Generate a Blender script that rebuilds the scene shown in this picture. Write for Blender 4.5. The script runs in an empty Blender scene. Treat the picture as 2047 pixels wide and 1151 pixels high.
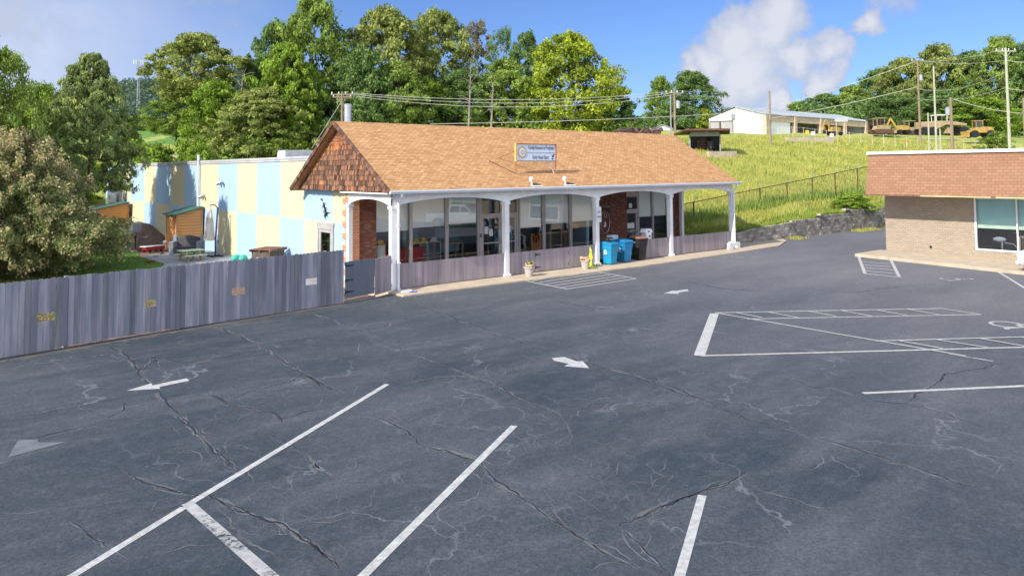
import bpy, bmesh, math, random
import numpy as np
from mathutils import Vector, Matrix
random.seed(7)
S = bpy.context.scene
COL = S.collection
R = math.radians
PI = math.pi
# ------------------------------------------------------------------ camera
CAM = np.array([-14.798, -24.924, 4.502]); FPX = 1493.15; PV = 260.9
YAW, PIT, ROL = 0.6939, -0.0533, -0.0068
_R = np.array([math.cos(YAW), -math.sin(YAW), 0]); _F = np.array([math.sin(YAW), math.cos(YAW), 0]); _Z = np.array([0, 0, 1.0])
_F2 = math.cos(PIT)*_F - math.sin(PIT)*_Z; _U2 = math.sin(PIT)*_F + math.cos(PIT)*_Z
_RV = math.cos(ROL)*_R + math.sin(ROL)*_U2; _UV = -math.sin(ROL)*_R + math.cos(ROL)*_U2
cd = bpy.data.cameras.new('camera'); cam = bpy.data.objects.new('camera', cd); COL.objects.link(cam)
m = Matrix.Identity(4)
for i in range(3):
    m[i][0] = _RV[i]; m[i][1] = _UV[i]; m[i][2] = -_F2[i]; m[i][3] = CAM[i]
cam.matrix_world = m
cd.sensor_width = 36; cd.lens = FPX/2047*36; cd.shift_x = 0; cd.shift_y = -(575.5-PV)/2047
cd.clip_start = .1; cd.clip_end = 3000
S.camera = cam
def rayd(u, v):
    a = (u-1023.5)/FPX; b = -(v-PV)/FPX
    return _F2 + a*_RV + b*_UV
def on(u, v, ax, c):                       # the point of the plane axis=c seen at (u, v)
    d = rayd(u, v); return CAM + d*((c-CAM[ax])/d[ax])
def far(u, v, D):                          # the point at forward distance D
    return CAM + rayd(u, v)*D
def X(u, y=3.8): return float(on(u, 400, 1, y)[0])
# ------------------------------------------------------------------ sky, sun, exposure
SUN_EL, SUN_AZ = R(35), R(6)             # light travels towards +x, a touch towards +y
to_sun = Vector((-math.cos(SUN_EL)*math.cos(SUN_AZ), -math.cos(SUN_EL)*math.sin(SUN_AZ), math.sin(SUN_EL)))
S.view_settings.view_transform = 'Standard'; S.view_settings.look = 'None'
S.view_settings.exposure = 1.04; S.view_settings.gamma = 1
W = bpy.data.worlds.new('World'); S.world = W; W.use_nodes = True
nt = W.node_tree; nt.nodes.clear()
def nn(nt, t, **k):
    n = nt.nodes.new(t)
    for a, b in k.items():
        if a[0] == '_': n.inputs[int(a[1:])].default_value = b
        else: setattr(n, a, b)
    return n
def ln(nt, a, b): nt.links.new(a, b)
sky = nn(nt, 'ShaderNodeTexSky', sky_type='NISHITA', sun_disc=False)
sky.sun_elevation = SUN_EL; sky.sun_rotation = math.atan2(to_sun.x, to_sun.y); sky.altitude = 200
sky.air_density = 1.0; sky.dust_density = .6; sky.ozone_density = 2.5
sc = nn(nt, 'ShaderNodeVectorMath', operation='SCALE'); sc.inputs[3].default_value = .15
tn = nn(nt, 'ShaderNodeVectorMath', operation='MULTIPLY'); tn.inputs[1].default_value = (.27, .34, .50); ln(nt, sky.outputs[0], tn.inputs[0]); ln(nt, tn.outputs[0], sc.inputs[0])
tc = nn(nt, 'ShaderNodeTexCoord')
noi = nn(nt, 'ShaderNodeTexNoise'); noi.inputs['Scale'].default_value = 9; noi.inputs['Detail'].default_value = 9; noi.inputs['Roughness'].default_value = .58
ln(nt, tc.outputs['Generated'], noi.inputs['Vector'])
blobs = [(1465,85,95),(1550,60,95),(1560,20,50),(1500,140,110),(1410,130,80),(1370,150,60),(1590,120,60),(1655,105,55),(1660,150,50),(1720,55,40),(1560,203,40)]
wn = nn(nt, 'ShaderNodeTexNoise'); wn.inputs['Scale'].default_value = 14; wn.inputs['Detail'].default_value = 8; wn.inputs['Roughness'].default_value = .6
ln(nt, tc.outputs['Generated'], wn.inputs['Vector'])
wv = nn(nt, 'ShaderNodeVectorMath', operation='MULTIPLY_ADD'); wv.inputs[1].default_value = (.085,.085,.085); ln(nt, wn.outputs[1], wv.inputs[0])
w0 = nn(nt, 'ShaderNodeVectorMath', operation='ADD'); w0.inputs[1].default_value = (-.0425,-.0425,-.0425); ln(nt, tc.outputs['Generated'], w0.inputs[0]); ln(nt, w0.outputs[0], wv.inputs[2])
acc = None
for (u, v, r) in blobs:
    d = Vector(rayd(u, v)).normalized()
    dist = nn(nt, 'ShaderNodeVectorMath', operation='DISTANCE'); dist.inputs[1].default_value = d
    ln(nt, wv.outputs[0], dist.inputs[0])
    mr = nn(nt, 'ShaderNodeMapRange'); mr.inputs[1].default_value = 0; mr.inputs[2].default_value = r/FPX*1.02
    mr.inputs[3].default_value = 1; mr.inputs[4].default_value = 0
    ln(nt, dist.outputs['Value'], mr.inputs[0])
    if acc is None: acc = mr.outputs[0]
    else:
        mx = nn(nt, 'ShaderNodeMath', operation='SMOOTH_MAX', _2=.15); ln(nt, acc, mx.inputs[0]); ln(nt, mr.outputs[0], mx.inputs[1]); acc = mx.outputs[0]
ma = nn(nt, 'ShaderNodeMath', operation='MULTIPLY_ADD', _1=1.5, _2=-.80); ln(nt, noi.outputs[0], ma.inputs[0])
ad = nn(nt, 'ShaderNodeMath', operation='ADD'); ln(nt, acc, ad.inputs[0]); ln(nt, ma.outputs[0], ad.inputs[1])
c1 = nn(nt, 'ShaderNodeMapRange', interpolation_type='SMOOTHSTEP'); c1.inputs[1].default_value = .10; c1.inputs[2].default_value = .42; c1.inputs[4].default_value = .88
ln(nt, ad.outputs[0], c1.inputs[0])
# thin veil over the left of the sky
dl = nn(nt, 'ShaderNodeVectorMath', operation='DISTANCE'); dl.inputs[1].default_value = Vector(rayd(60, 170)).normalized()
ln(nt, tc.outputs['Generated'], dl.inputs[0])
ml = nn(nt, 'ShaderNodeMapRange', interpolation_type='SMOOTHSTEP'); ml.inputs[1].default_value = .02; ml.inputs[2].default_value = .42; ml.inputs[3].default_value = 1; ml.inputs[4].default_value = 0
ln(nt, dl.outputs['Value'], ml.inputs[0])
n2 = nn(nt, 'ShaderNodeTexNoise'); n2.inputs['Scale'].default_value = 5; n2.inputs['Detail'].default_value = 6
ln(nt, tc.outputs['Generated'], n2.inputs['Vector'])
m2 = nn(nt, 'ShaderNodeMapRange'); m2.inputs[1].default_value = .3; m2.inputs[2].default_value = .65; m2.inputs[3].default_value = .35; m2.inputs[4].default_value = .95
ln(nt, n2.outputs[0], m2.inputs[0])
vm = nn(nt, 'ShaderNodeMath', operation='MULTIPLY'); ln(nt, ml.outputs[0], vm.inputs[0]); ln(nt, m2.outputs[0], vm.inputs[1])
mixv = nn(nt, 'ShaderNodeMix', data_type='RGBA'); ln(nt, vm.outputs[0], mixv.inputs[0]); ln(nt, sc.outputs[0], mixv.inputs[6])
mixv.inputs[7].default_value = (.31, .35, .45, 1)
# cumulus: brighter where the noise is high
cr = nn(nt, 'ShaderNodeMix', data_type='RGBA'); cr.inputs[6].default_value = (.20, .235, .33, 1); cr.inputs[7].default_value = (.385, .385, .40, 1)
c2 = nn(nt, 'ShaderNodeMapRange'); c2.inputs[1].default_value = .15; c2.inputs[2].default_value = .75
ln(nt, ad.outputs[0], c2.inputs[0]); ln(nt, c2.outputs[0], cr.inputs[0])
mixc = nn(nt, 'ShaderNodeMix', data_type='RGBA'); ln(nt, c1.outputs[0], mixc.inputs[0]); ln(nt, mixv.outputs[2], mixc.inputs[6]); ln(nt, cr.outputs[2], mixc.inputs[7])
# unseen broken bright cloud added behind the camera to lighten the shade
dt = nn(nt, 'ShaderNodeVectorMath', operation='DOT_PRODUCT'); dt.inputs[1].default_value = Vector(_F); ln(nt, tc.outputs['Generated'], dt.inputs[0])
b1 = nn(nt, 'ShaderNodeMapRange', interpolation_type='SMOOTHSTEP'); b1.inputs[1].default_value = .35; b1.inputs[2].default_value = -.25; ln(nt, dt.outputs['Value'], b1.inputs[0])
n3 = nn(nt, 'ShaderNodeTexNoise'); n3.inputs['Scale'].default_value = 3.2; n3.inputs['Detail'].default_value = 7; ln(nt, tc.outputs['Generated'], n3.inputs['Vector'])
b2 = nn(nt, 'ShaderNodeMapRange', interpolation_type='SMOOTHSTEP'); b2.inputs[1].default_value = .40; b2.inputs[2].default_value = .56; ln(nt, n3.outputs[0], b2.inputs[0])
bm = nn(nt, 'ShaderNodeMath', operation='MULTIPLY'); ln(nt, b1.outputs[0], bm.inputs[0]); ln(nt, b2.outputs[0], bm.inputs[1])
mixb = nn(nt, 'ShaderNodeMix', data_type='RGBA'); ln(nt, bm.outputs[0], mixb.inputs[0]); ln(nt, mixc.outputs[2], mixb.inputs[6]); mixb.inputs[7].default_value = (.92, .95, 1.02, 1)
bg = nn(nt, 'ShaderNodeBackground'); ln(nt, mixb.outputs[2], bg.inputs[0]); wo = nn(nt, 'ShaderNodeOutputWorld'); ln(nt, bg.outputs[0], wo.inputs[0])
sl = bpy.data.lights.new('sun', 'SUN'); sl.energy = 3.2; sl.angle = R(.5); sl.color = (1, .93, .82)
so = bpy.data.objects.new('sun', sl); COL.objects.link(so)
so.rotation_euler = to_sun.to_track_quat('Z', 'Y').to_euler()

# ------------------------------------------------------------------ helpers
def tag(o, label=None, cat=None, group=None, kind=None):
    if label: o['label'] = label
    if cat: o['category'] = cat
    if group: o['group'] = group
    if kind: o['kind'] = kind
    return o
def thing(name, label, cat, loc=(0,0,0), rz=0, group=None):
    o = bpy.data.objects.new(name, None); COL.objects.link(o); o.location = loc; o.rotation_euler = (0,0,rz)
    o.empty_display_size = .2
    return tag(o, label, cat, group)
class MB:
    def __init__(s): s.v = []; s.f = []; s.t = []; s.m = []
    def add(s, vs, fs, t=None, mi=0):
        b = len(s.v); s.v += [tuple(float(c) for c in v) for v in vs]
        t = random.random() if t is None else t
        for f in fs: s.f.append(tuple(b+i for i in f)); s.t.append(t); s.m.append(mi)
        return s
    def box(s, x0, x1, y0, y1, z0, z1, t=None, mi=0):
        return s.add([(x0,y0,z0),(x1,y0,z0),(x1,y1,z0),(x0,y1,z0),(x0,y0,z1),(x1,y0,z1),(x1,y1,z1),(x0,y1,z1)],
              [(0,3,2,1),(4,5,6,7),(0,1,5,4),(1,2,6,5),(2,3,7,6),(3,0,4,7)], t, mi)
    def cbox(s, c, sx, sy, sz, rz=0, t=None, mi=0, rx=0, ry=0):
        Mx = Matrix.Translation(c) @ Matrix.Rotation(rz,4,'Z') @ Matrix.Rotation(ry,4,'Y') @ Matrix.Rotation(rx,4,'X')
        P = [Mx @ Vector((a*sx/2,b*sy/2,d*sz/2)) for d in (-1,1) for a,b in ((-1,-1),(1,-1),(1,1),(-1,1))]
        return s.add(P, [(0,3,2,1),(4,5,6,7),(0,1,5,4),(1,2,6,5),(2,3,7,6),(3,0,4,7)], t, mi)
    def beam(s, p, q, w, h, t=None, mi=0):
        p = Vector(p); q = Vector(q); d = (q-p).normalized(); up = Vector((0,0,1)) if abs(d.z) < .95 else Vector((0,1,0))
        a = d.cross(up).normalized()*w/2; b = a.normalized().cross(d).normalized()*h/2
        P = [p-a-b, p+a-b, p+a+b, p-a+b, q-a-b, q+a-b, q+a+b, q-a+b]
        return s.add(P, [(0,3,2,1),(4,5,6,7),(0,1,5,4),(1,2,6,5),(2,3,7,6),(3,0,4,7)], t, mi)
    def prism(s, poly, ax, a, b, t=None, mi=0):
        n = len(poly)
        def P(p, c):
            return {0:(c,p[0],p[1]), 1:(p[0],c,p[1]), 2:(p[0],p[1],c)}[ax]
        ar = sum(poly[i][0]*poly[(i+1)%n][1]-poly[(i+1)%n][0]*poly[i][1] for i in range(n))
        if (ar > 0) == (ax == 1): poly = poly[::-1]
        vs = [P(p,a) for p in poly]+[P(p,b) for p in poly]
        fs = [tuple(range(n))[::-1], tuple(range(n,2*n))]+[(i,(i+1)%n,n+(i+1)%n,n+i) for i in range(n)]
        if b < a: fs = [f[::-1] for f in fs]
        return s.add(vs, fs, t, mi)
    def tube(s, pts, r, n=8, t=None, mi=0, cap=True):
        pts = [Vector(p) for p in pts]; k = len(pts); rr = r if isinstance(r,(list,tuple)) else [r]*k
        vs = []; up = None
        for i,p in enumerate(pts):
            d = (pts[min(i+1,k-1)]-pts[max(i-1,0)])
            d = d.normalized() if d.length > 1e-9 else Vector((0,0,1))
            if up is None: up = d.orthogonal().normalized()
            up = (up - d*up.dot(d)); up = up.normalized() if up.length > 1e-6 else d.orthogonal().normalized()
            w = d.cross(up)
            for j in range(n):
                a = 2*PI*j/n; vs.append(p+(up*math.cos(a)+w*math.sin(a))*rr[i])
        fs = [(i*n+j, i*n+(j+1)%n, (i+1)*n+(j+1)%n, (i+1)*n+j) for i in range(k-1) for j in range(n)]
        if cap: fs += [tuple(range(n))[::-1], tuple(range((k-1)*n,k*n))]
        return s.add(vs, fs, t, mi)
    def lathe(s, prof, c=(0,0,0), n=16, t=None, mi=0):
        return s.tube([(c[0],c[1],c[2]+z) for r,z in prof], [max(r,1e-4) for r,z in prof], n, t, mi)
    def ball(s, c, rx, ry=None, rz=None, n=10, t=None, mi=0):
        ry = ry or rx; rz = rz or rx; vs = []; m2 = n//2+1
        for i in range(m2+1):
            th = PI*i/m2
            for j in range(n): vs.append((c[0]+rx*math.sin(th)*math.cos(2*PI*j/n), c[1]+ry*math.sin(th)*math.sin(2*PI*j/n), c[2]+rz*math.cos(th)))
        fs = [(i*n+j,(i+1)*n+j,(i+1)*n+(j+1)%n,i*n+(j+1)%n) for i in range(m2) for j in range(n)]
        return s.add(vs, fs, t, mi)
    def build(s, name, mat, parent=None, smooth=False, bevel=0, loc=None, rz=0, sub=0):
        me = bpy.data.meshes.new(name); me.from_pydata(s.v, [], s.f)
        for mm in (mat if isinstance(mat,(list,tuple)) else [mat]): me.materials.append(mm)
        me.polygons.foreach_set('material_index', s.m)
        at = me.attributes.new('tint','FLOAT','FACE'); at.data.foreach_set('value', s.t)
        uv = me.uv_layers.new(name='UVMap')
        for p in me.polygons:
            n = p.normal
            if abs(n.z) > .995: tx = Vector((1,0,0)); ty = Vector((0,1,0))
            else: tx = Vector((-n.y,n.x,0)).normalized(); ty = n.cross(tx)
            for li in p.loop_indices:
                c = me.vertices[me.loops[li].vertex_index].co
                uv.data[li].uv = (c.dot(tx), c.dot(ty))
            p.use_smooth = smooth
        o = bpy.data.objects.new(name, me); COL.objects.link(o)
        if loc is not None: o.location = loc
        o.rotation_euler = (0,0,rz)
        if parent: o.parent = parent
        if bevel:
            b = o.modifiers.new('bevel','BEVEL'); b.width = bevel; b.segments = 2; b.limit_method = 'ANGLE'
        if sub:
            b = o.modifiers.new('sub','SUBSURF'); b.levels = sub; b.render_levels = sub
        return o
def copytree(o, parent=None):
    c = o.copy(); COL.objects.link(c)
    if parent: c.parent = parent
    for ch in o.children: copytree(ch, c)
    return c
# ------------------------------------------------------------------ materials
def newmat(name):
    mt = bpy.data.materials.new(name); mt.use_nodes = True; nt = mt.node_tree; nt.nodes.clear()
    out = nn(nt,'ShaderNodeOutputMaterial'); b = nn(nt,'ShaderNodeBsdfPrincipled'); ln(nt,b.outputs[0],out.inputs[0])
    return mt, nt, b, out
def rgb(c): return (c[0],c[1],c[2],1)
def noise_fac(nt, vec, scale, detail=4, lo=.35, hi=.65, rough=.55):
    n = nn(nt,'ShaderNodeTexNoise'); n.inputs['Scale'].default_value = scale; n.inputs['Detail'].default_value = detail; n.inputs['Roughness'].default_value = rough
    ln(nt, vec, n.inputs['Vector'])
    mr = nn(nt,'ShaderNodeMapRange'); mr.inputs[1].default_value = lo; mr.inputs[2].default_value = hi
    ln(nt, n.outputs[0], mr.inputs[0]); return mr.outputs[0], n.outputs[0]
def mixc_(nt, f, a, b):
    mx = nn(nt,'ShaderNodeMix', data_type='RGBA')
    if isinstance(f,(int,float)): mx.inputs[0].default_value = f
    else: ln(nt, f, mx.inputs[0])
    for s_, i in ((a,6),(b,7)):
        if isinstance(s_, tuple): mx.inputs[i].default_value = rgb(s_)
        else: ln(nt, s_, mx.inputs[i])
    return mx.outputs[2]
def vecin(nt, coord, stretch):
    t = nn(nt,'ShaderNodeTexCoord'); v = t.outputs[coord]
    if stretch != (1,1,1):
        mp = nn(nt,'ShaderNodeMapping'); mp.inputs['Scale'].default_value = stretch; ln(nt, v, mp.inputs[0]); v = mp.outputs[0]
    return v
def tintmul(nt, col, amt):
    a = nn(nt,'ShaderNodeAttribute', attribute_name='tint')
    mr = nn(nt,'ShaderNodeMapRange'); mr.inputs[3].default_value = 1-amt; mr.inputs[4].default_value = 1+amt
    ln(nt, a.outputs['Fac'], mr.inputs[0])
    v = nn(nt,'ShaderNodeVectorMath', operation='SCALE'); ln(nt, col, v.inputs[0]); ln(nt, mr.outputs[0], v.inputs[3])
    return v.outputs[0]
def Mt(name, c1, c2=None, scale=3, detail=5, rough=.75, bump=0, bs=None, tint=0, coord='Object', stretch=(1,1,1), metal=0, spec=.3, lo=.35, hi=.65, grime=0):
    mt, nt, b, out = newmat(name)
    v = vecin(nt, coord, stretch)
    if c2 is None: c2 = tuple(x*.8 for x in c1)
    f, raw = noise_fac(nt, v, scale, detail, lo, hi)
    col = mixc_(nt, f, c1, c2)
    if grime:
        f2, _ = noise_fac(nt, v, scale*7, 3, .3, .7)
        g = nn(nt,'ShaderNodeMath', operation='MULTIPLY', _1=grime); ln(nt, f2, g.inputs[0])
        col = mixc_(nt, g.outputs[0], col, tuple(x*.45 for x in c1))
    if tint: col = tintmul(nt, col, tint)
    ln(nt, col, b.inputs['Base Color']); b.inputs['Roughness'].default_value = rough; b.inputs['Metallic'].default_value = metal
    b.inputs['Specular IOR Level'].default_value = spec
    if bump:
        n = nn(nt,'ShaderNodeTexNoise'); n.inputs['Scale'].default_value = bs or scale*6; n.inputs['Detail'].default_value = 4; ln(nt, v, n.inputs['Vector'])
        bp = nn(nt,'ShaderNodeBump'); bp.inputs['Strength'].default_value = bump; bp.inputs['Distance'].default_value = .02
        ln(nt, n.outputs[0], bp.inputs['Height']); ln(nt, bp.outputs[0], b.inputs['Normal'])
    return mt
def Brick(name, c1, c2, mort, w, h, ms, bias=0, c3=None, rough=.85, bump=.4, off=.5, n_scale=1.2, speck=None):
    mt, nt, b, out = newmat(name); v = vecin(nt,'UV',(1,1,1))
    def br(a, c, mo, bi):
        t = nn(nt,'ShaderNodeTexBrick', offset=off); t.inputs['Scale'].default_value = 1; t.inputs['Brick Width'].default_value = w; t.inputs['Row Height'].default_value = h
        t.inputs['Mortar Size'].default_value = ms; t.inputs['Mortar Smooth'].default_value = .2; t.inputs['Bias'].default_value = bi
        t.inputs['Color1'].default_value = rgb(a); t.inputs['Color2'].default_value = rgb(c); t.inputs['Mortar'].default_value = rgb(mo); ln(nt, v, t.inputs['Vector']); return t
    t = br(c1, c2, mort, bias); col = t.outputs[0]
    f, _ = noise_fac(nt, v, n_scale, 5, .35, .7)
    if c3: 
        g = nn(nt,'ShaderNodeMath', operation='MULTIPLY', _1=.6); ln(nt, f, g.inputs[0]); col = mixc_(nt, g.outputs[0], col, c3)
    if speck:
        t2 = br((0,0,0),(1,1,1),(0,0,0),-.55); 
        sp = nn(nt,'ShaderNodeMath', operation='MULTIPLY', _1=.75); ln(nt, t2.outputs[0], sp.inputs[0])
        col = mixc_(nt, sp.outputs[0], col, speck)
    ln(nt, col, b.inputs['Base Color']); b.inputs['Roughness'].default_value = rough; b.inputs['Specular IOR Level'].default_value = .2
    bp = nn(nt,'ShaderNodeBump', invert=True); bp.inputs['Strength'].default_value = bump; bp.inputs['Distance'].default_value = .015
    ln(nt, t.outputs['Fac'], bp.inputs['Height']); ln(nt, bp.outputs[0], b.inputs['Normal'])
    return mt
def Glass(name, tint, base, rough=.01):
    mt = bpy.data.materials.new(name); mt.use_nodes = True; nt = mt.node_tree; nt.nodes.clear()
    out = nn(nt,'ShaderNodeOutputMaterial'); tr = nn(nt,'ShaderNodeBsdfTransparent'); tr.inputs[0].default_value = rgb(tint)
    gl = nn(nt,'ShaderNodeBsdfGlossy'); gl.inputs['Roughness'].default_value = rough; gl.inputs[0].default_value = (.95,.97,1,1)
    fr = nn(nt,'ShaderNodeFresnel'); fr.inputs[0].default_value = 1.5
    a = nn(nt,'ShaderNodeMath', operation='ADD', _1=base); ln(nt, fr.outputs[0], a.inputs[0])
    mx = nn(nt,'ShaderNodeMixShader'); ln(nt, a.outputs[0], mx.inputs[0]); ln(nt, tr.outputs[0], mx.inputs[1]); ln(nt, gl.outputs[0], mx.inputs[2]); ln(nt, mx.outputs[0], out.inputs[0])
    return mt
def Worn(name, c, cover=.5, scale=14, rough=.7, soft=.1, c2=None, stretch=(1,1,1)):       # paint or dust that has partly worn away
    mt, nt, b, out = newmat(name); v = vecin(nt,'Object',stretch)
    n = nn(nt,'ShaderNodeTexNoise'); n.inputs['Scale'].default_value = scale; n.inputs['Detail'].default_value = 8; n.inputs['Roughness'].default_value = .7; ln(nt, v, n.inputs['Vector'])
    n3 = nn(nt,'ShaderNodeTexNoise'); n3.inputs['Scale'].default_value = scale*.09; n3.inputs['Detail'].default_value = 3; ln(nt, v, n3.inputs['Vector'])
    ad = nn(nt,'ShaderNodeMath', operation='ADD'); ln(nt, n.outputs[0], ad.inputs[0]); ln(nt, n3.outputs[0], ad.inputs[1])
    mr = nn(nt,'ShaderNodeMapRange'); mr.inputs[1].default_value = 2*(1-cover)*.5+.25; mr.inputs[2].default_value = 2*(1-cover)*.5+.25+soft
    ln(nt, ad.outputs[0], mr.inputs[0])
    f, _ = noise_fac(nt, v, scale*.5, 4); ln(nt, mixc_(nt, f, c, c2 or tuple(x*.7 for x in c)), b.inputs['Base Color']); b.inputs['Roughness'].default_value = rough
    tr = nn(nt,'ShaderNodeBsdfTransparent'); mx = nn(nt,'ShaderNodeMixShader'); ln(nt, mr.outputs[0], mx.inputs[0]); ln(nt, tr.outputs[0], mx.inputs[1]); ln(nt, b.outputs[0], mx.inputs[2]); ln(nt, mx.outputs[0], out.inputs[0])
    return mt
def Leaf(name, c, c2, amt=.45):
    mt = bpy.data.materials.new(name); mt.use_nodes = True; nt = mt.node_tree; nt.nodes.clear(); out = nn(nt,'ShaderNodeOutputMaterial')
    v = vecin(nt,'Object',(1,1,1))
    a = nn(nt,'ShaderNodeAttribute', attribute_name='tint')
    col = mixc_(nt, a.outputs['Fac'], c, c2)
    col = tintmul(nt, col, amt)
    d = nn(nt,'ShaderNodeBsdfDiffuse'); t = nn(nt,'ShaderNodeBsdfTranslucent'); ln(nt, col, d.inputs[0]); ln(nt, col, t.inputs[0])
    mx = nn(nt,'ShaderNodeMixShader', _0=.38); ln(nt, d.outputs[0], mx.inputs[1]); ln(nt, t.outputs[0], mx.inputs[2]); ln(nt, mx.outputs[0], out.inputs[0])
    return mt
def Asphalt():
    mt, nt, b, out = newmat('asphalt'); v = vecin(nt,'Object',(1,1,1))
    f1, _ = noise_fac(nt, v, .16, 6, .36, .66, .6)
    v2 = vecin(nt,'Object',(.35,1.3,1)); f2, _ = noise_fac(nt, v2, .55, 7, .45, .8, .65)
    f3, r3 = noise_fac(nt, v, 26, 3, .25, .75)
    f4, _ = noise_fac(nt, v, 3.1, 8, .5, .8, .75)
    col = mixc_(nt, f1, (.030,.043,.052), (.066,.075,.080))
    g = nn(nt,'ShaderNodeMath', operation='MULTIPLY', _1=.8); ln(nt, f2, g.inputs[0]); col = mixc_(nt, g.outputs[0], col, (.125,.13,.125))
    g = nn(nt,'ShaderNodeMath', operation='MULTIPLY', _1=.38); ln(nt, f4, g.inputs[0]); col = mixc_(nt, g.outputs[0], col, (.17,.17,.18))
    # asphalt paler towards the shop, partly far sheen painted into the colour
    sep = nn(nt,'ShaderNodeSeparateXYZ'); ln(nt, v, sep.inputs[0])
    mr = nn(nt,'ShaderNodeMapRange'); mr.inputs[1].default_value = -4; mr.inputs[2].default_value = 20; mr.inputs[4].default_value = .75; ln(nt, sep.outputs[0], mr.inputs[0])
    mrr = nn(nt,'ShaderNodeMath', operation='MULTIPLY'); ln(nt, mr.outputs[0], mrr.inputs[0]); fq, _ = noise_fac(nt, v2, .22, 6, .3, .62, .6); mq = nn(nt,'ShaderNodeMapRange'); mq.inputs[3].default_value = .55; mq.inputs[4].default_value = 1; ln(nt, fq, mq.inputs[0]); ln(nt, mq.outputs[0], mrr.inputs[1]); col = mixc_(nt, mrr.outputs[0], col, (.215,.20,.195))
    sc_ = nn(nt,'ShaderNodeMapRange'); sc_.inputs[1].default_value = .2; sc_.inputs[2].default_value = .8; sc_.inputs[3].default_value = .55; sc_.inputs[4].default_value = 1.5
    ln(nt, r3, sc_.inputs[0]); vm = nn(nt,'ShaderNodeVectorMath', operation='SCALE'); ln(nt, col, vm.inputs[0]); ln(nt, sc_.outputs[0], vm.inputs[3]); col = vm.outputs[0]
    # fine hairline crazing in places
    w = nn(nt,'ShaderNodeTexNoise'); w.inputs['Scale'].default_value = 1.3; w.inputs['Detail'].default_value = 5; ln(nt, v, w.inputs['Vector'])
    va = nn(nt,'ShaderNodeVectorMath', operation='MULTIPLY_ADD'); va.inputs[1].default_value = (1.6,1.6,0); ln(nt, w.outputs[1], va.inputs[0]); ln(nt, v, va.inputs[2])
    vo = nn(nt,'ShaderNodeTexVoronoi', feature='DISTANCE_TO_EDGE'); vo.inputs['Scale'].default_value = .38; ln(nt, va.outputs[0], vo.inputs['Vector'])
    k = nn(nt,'ShaderNodeMapRange'); k.inputs[1].default_value = .0; k.inputs[2].default_value = .010; k.inputs[3].default_value = 1; k.inputs[4].default_value = 0; ln(nt, vo.outputs['Distance'], k.inputs[0])
    fm, _ = noise_fac(nt, v, .35, 4, .46, .60)
    km = nn(nt,'ShaderNodeMath', operation='MULTIPLY'); ln(nt, k.outputs[0], km.inputs[0]); ln(nt, fm, km.inputs[1])
    k2 = nn(nt,'ShaderNodeMath', operation='MULTIPLY', _1=.75); ln(nt, km.outputs[0], k2.inputs[0])
    col = mixc_(nt, k2.outputs[0], col, (.21,.21,.215))
    tn_ = nn(nt,'ShaderNodeVectorMath', operation='MULTIPLY'); tn_.inputs[1].default_value = (.81,.85,.96); ln(nt, col, tn_.inputs[0]); col = tn_.outputs[0]
    ln(nt, col, b.inputs['Base Color']); b.inputs['Roughness'].default_value = .8; b.inputs['Specular IOR Level'].default_value = .35
    n = nn(nt,'ShaderNodeTexNoise'); n.inputs['Scale'].default_value = 60; n.inputs['Detail'].default_value = 3; ln(nt, v, n.inputs['Vector'])
    bp = nn(nt,'ShaderNodeBump'); bp.inputs['Strength'].default_value = .35; bp.inputs['Distance'].default_value = .01; ln(nt, n.outputs[0], bp.inputs['Height']); ln(nt, bp.outputs[0], b.inputs['Normal'])
    return mt
m_asph = Asphalt()
m_conc = Mt('concrete', (.52,.43,.32), (.40,.335,.26), 1.5, 6, .85, .2, 30, grime=.2)
m_pav = Mt('pavement_grey', (.30,.31,.33), (.20,.21,.23), 1.2, 6, .85, .2, 30, grime=.2)
m_white = Mt('white_paint', (.78,.79,.80), (.68,.69,.71), 1.4, 5, .55, .05, 20)
m_gutter = Mt('gutter_paint', (.66,.70,.76), (.58,.62,.68), 1, 4, .4)
m_shingle = Brick('roof_shingles', (.37,.20,.088), (.58,.36,.18), (.22,.115,.05), .26, .125, .011, 0, (.43,.23,.115), .9, .8, n_scale=2.2)
m_shingle2 = Brick('mansard_shingles', (.26,.14,.085), (.33,.185,.115), (.15,.085,.055), .30, .145, .010, 0, (.26,.14,.085), .9, .5, n_scale=.5)
m_shake = Mt('cedar_shake', (.23,.11,.065), (.09,.055,.04), 5, 6, .85, .5, 40, tint=.65, stretch=(1,3,.5))
m_shake_hot = Mt('fresh_cedar', (.44,.17,.065), (.32,.12,.05), 5, 5, .8, .4, 40, tint=.4, stretch=(1,3,.5))
m_rake = Mt('rake_board', (.20,.105,.075), (.10,.055,.04), 6, 5, .85, .3, tint=.4)
m_brick = Brick('red_brick', (.22,.075,.045), (.11,.042,.030), (.085,.065,.058), .22, .075, .011, .0, (.15,.05,.035), .9, .5, speck=(.48,.34,.26))
m_quoin = Brick('orange_brick', (.62,.22,.09), (.42,.13,.06), (.50,.38,.28), .22, .075, .012, 0, None, .9, .4)
m_tan = Brick('tan_brick', (.38,.315,.24), (.29,.245,.19), (.21,.18,.145), .24, .095, .012, 0, (.35,.29,.225), .9, .35, n_scale=.8)
def Block(name, c):
    return Brick(name, c, tuple(x*.97 for x in c), tuple(x*.93 for x in c), .4, .2, .008, 0, tuple(x*.93 for x in c), .7, .15, n_scale=.6)
m_blue = Block('blue_block', (.35,.50,.68)); m_yel = Block('yellow_block', (.57,.53,.36))
m_cap = Mt('parapet_cap', (.50,.51,.54), (.38,.39,.42), .9, 6, .6, grime=.3)
m_frame = Mt('aluminium_frame', (.50,.48,.48), (.40,.39,.40), 2, 3, .45, metal=.3)
m_dark = Mt('dark_rubber', (.02,.02,.022), None, 4, 3, .6)
m_black = Mt('black_metal', (.012,.013,.016), (.02,.02,.022), 4, 3, .45)
m_glass = Glass('window_glass', (.95,.98,.98), .085)
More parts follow.
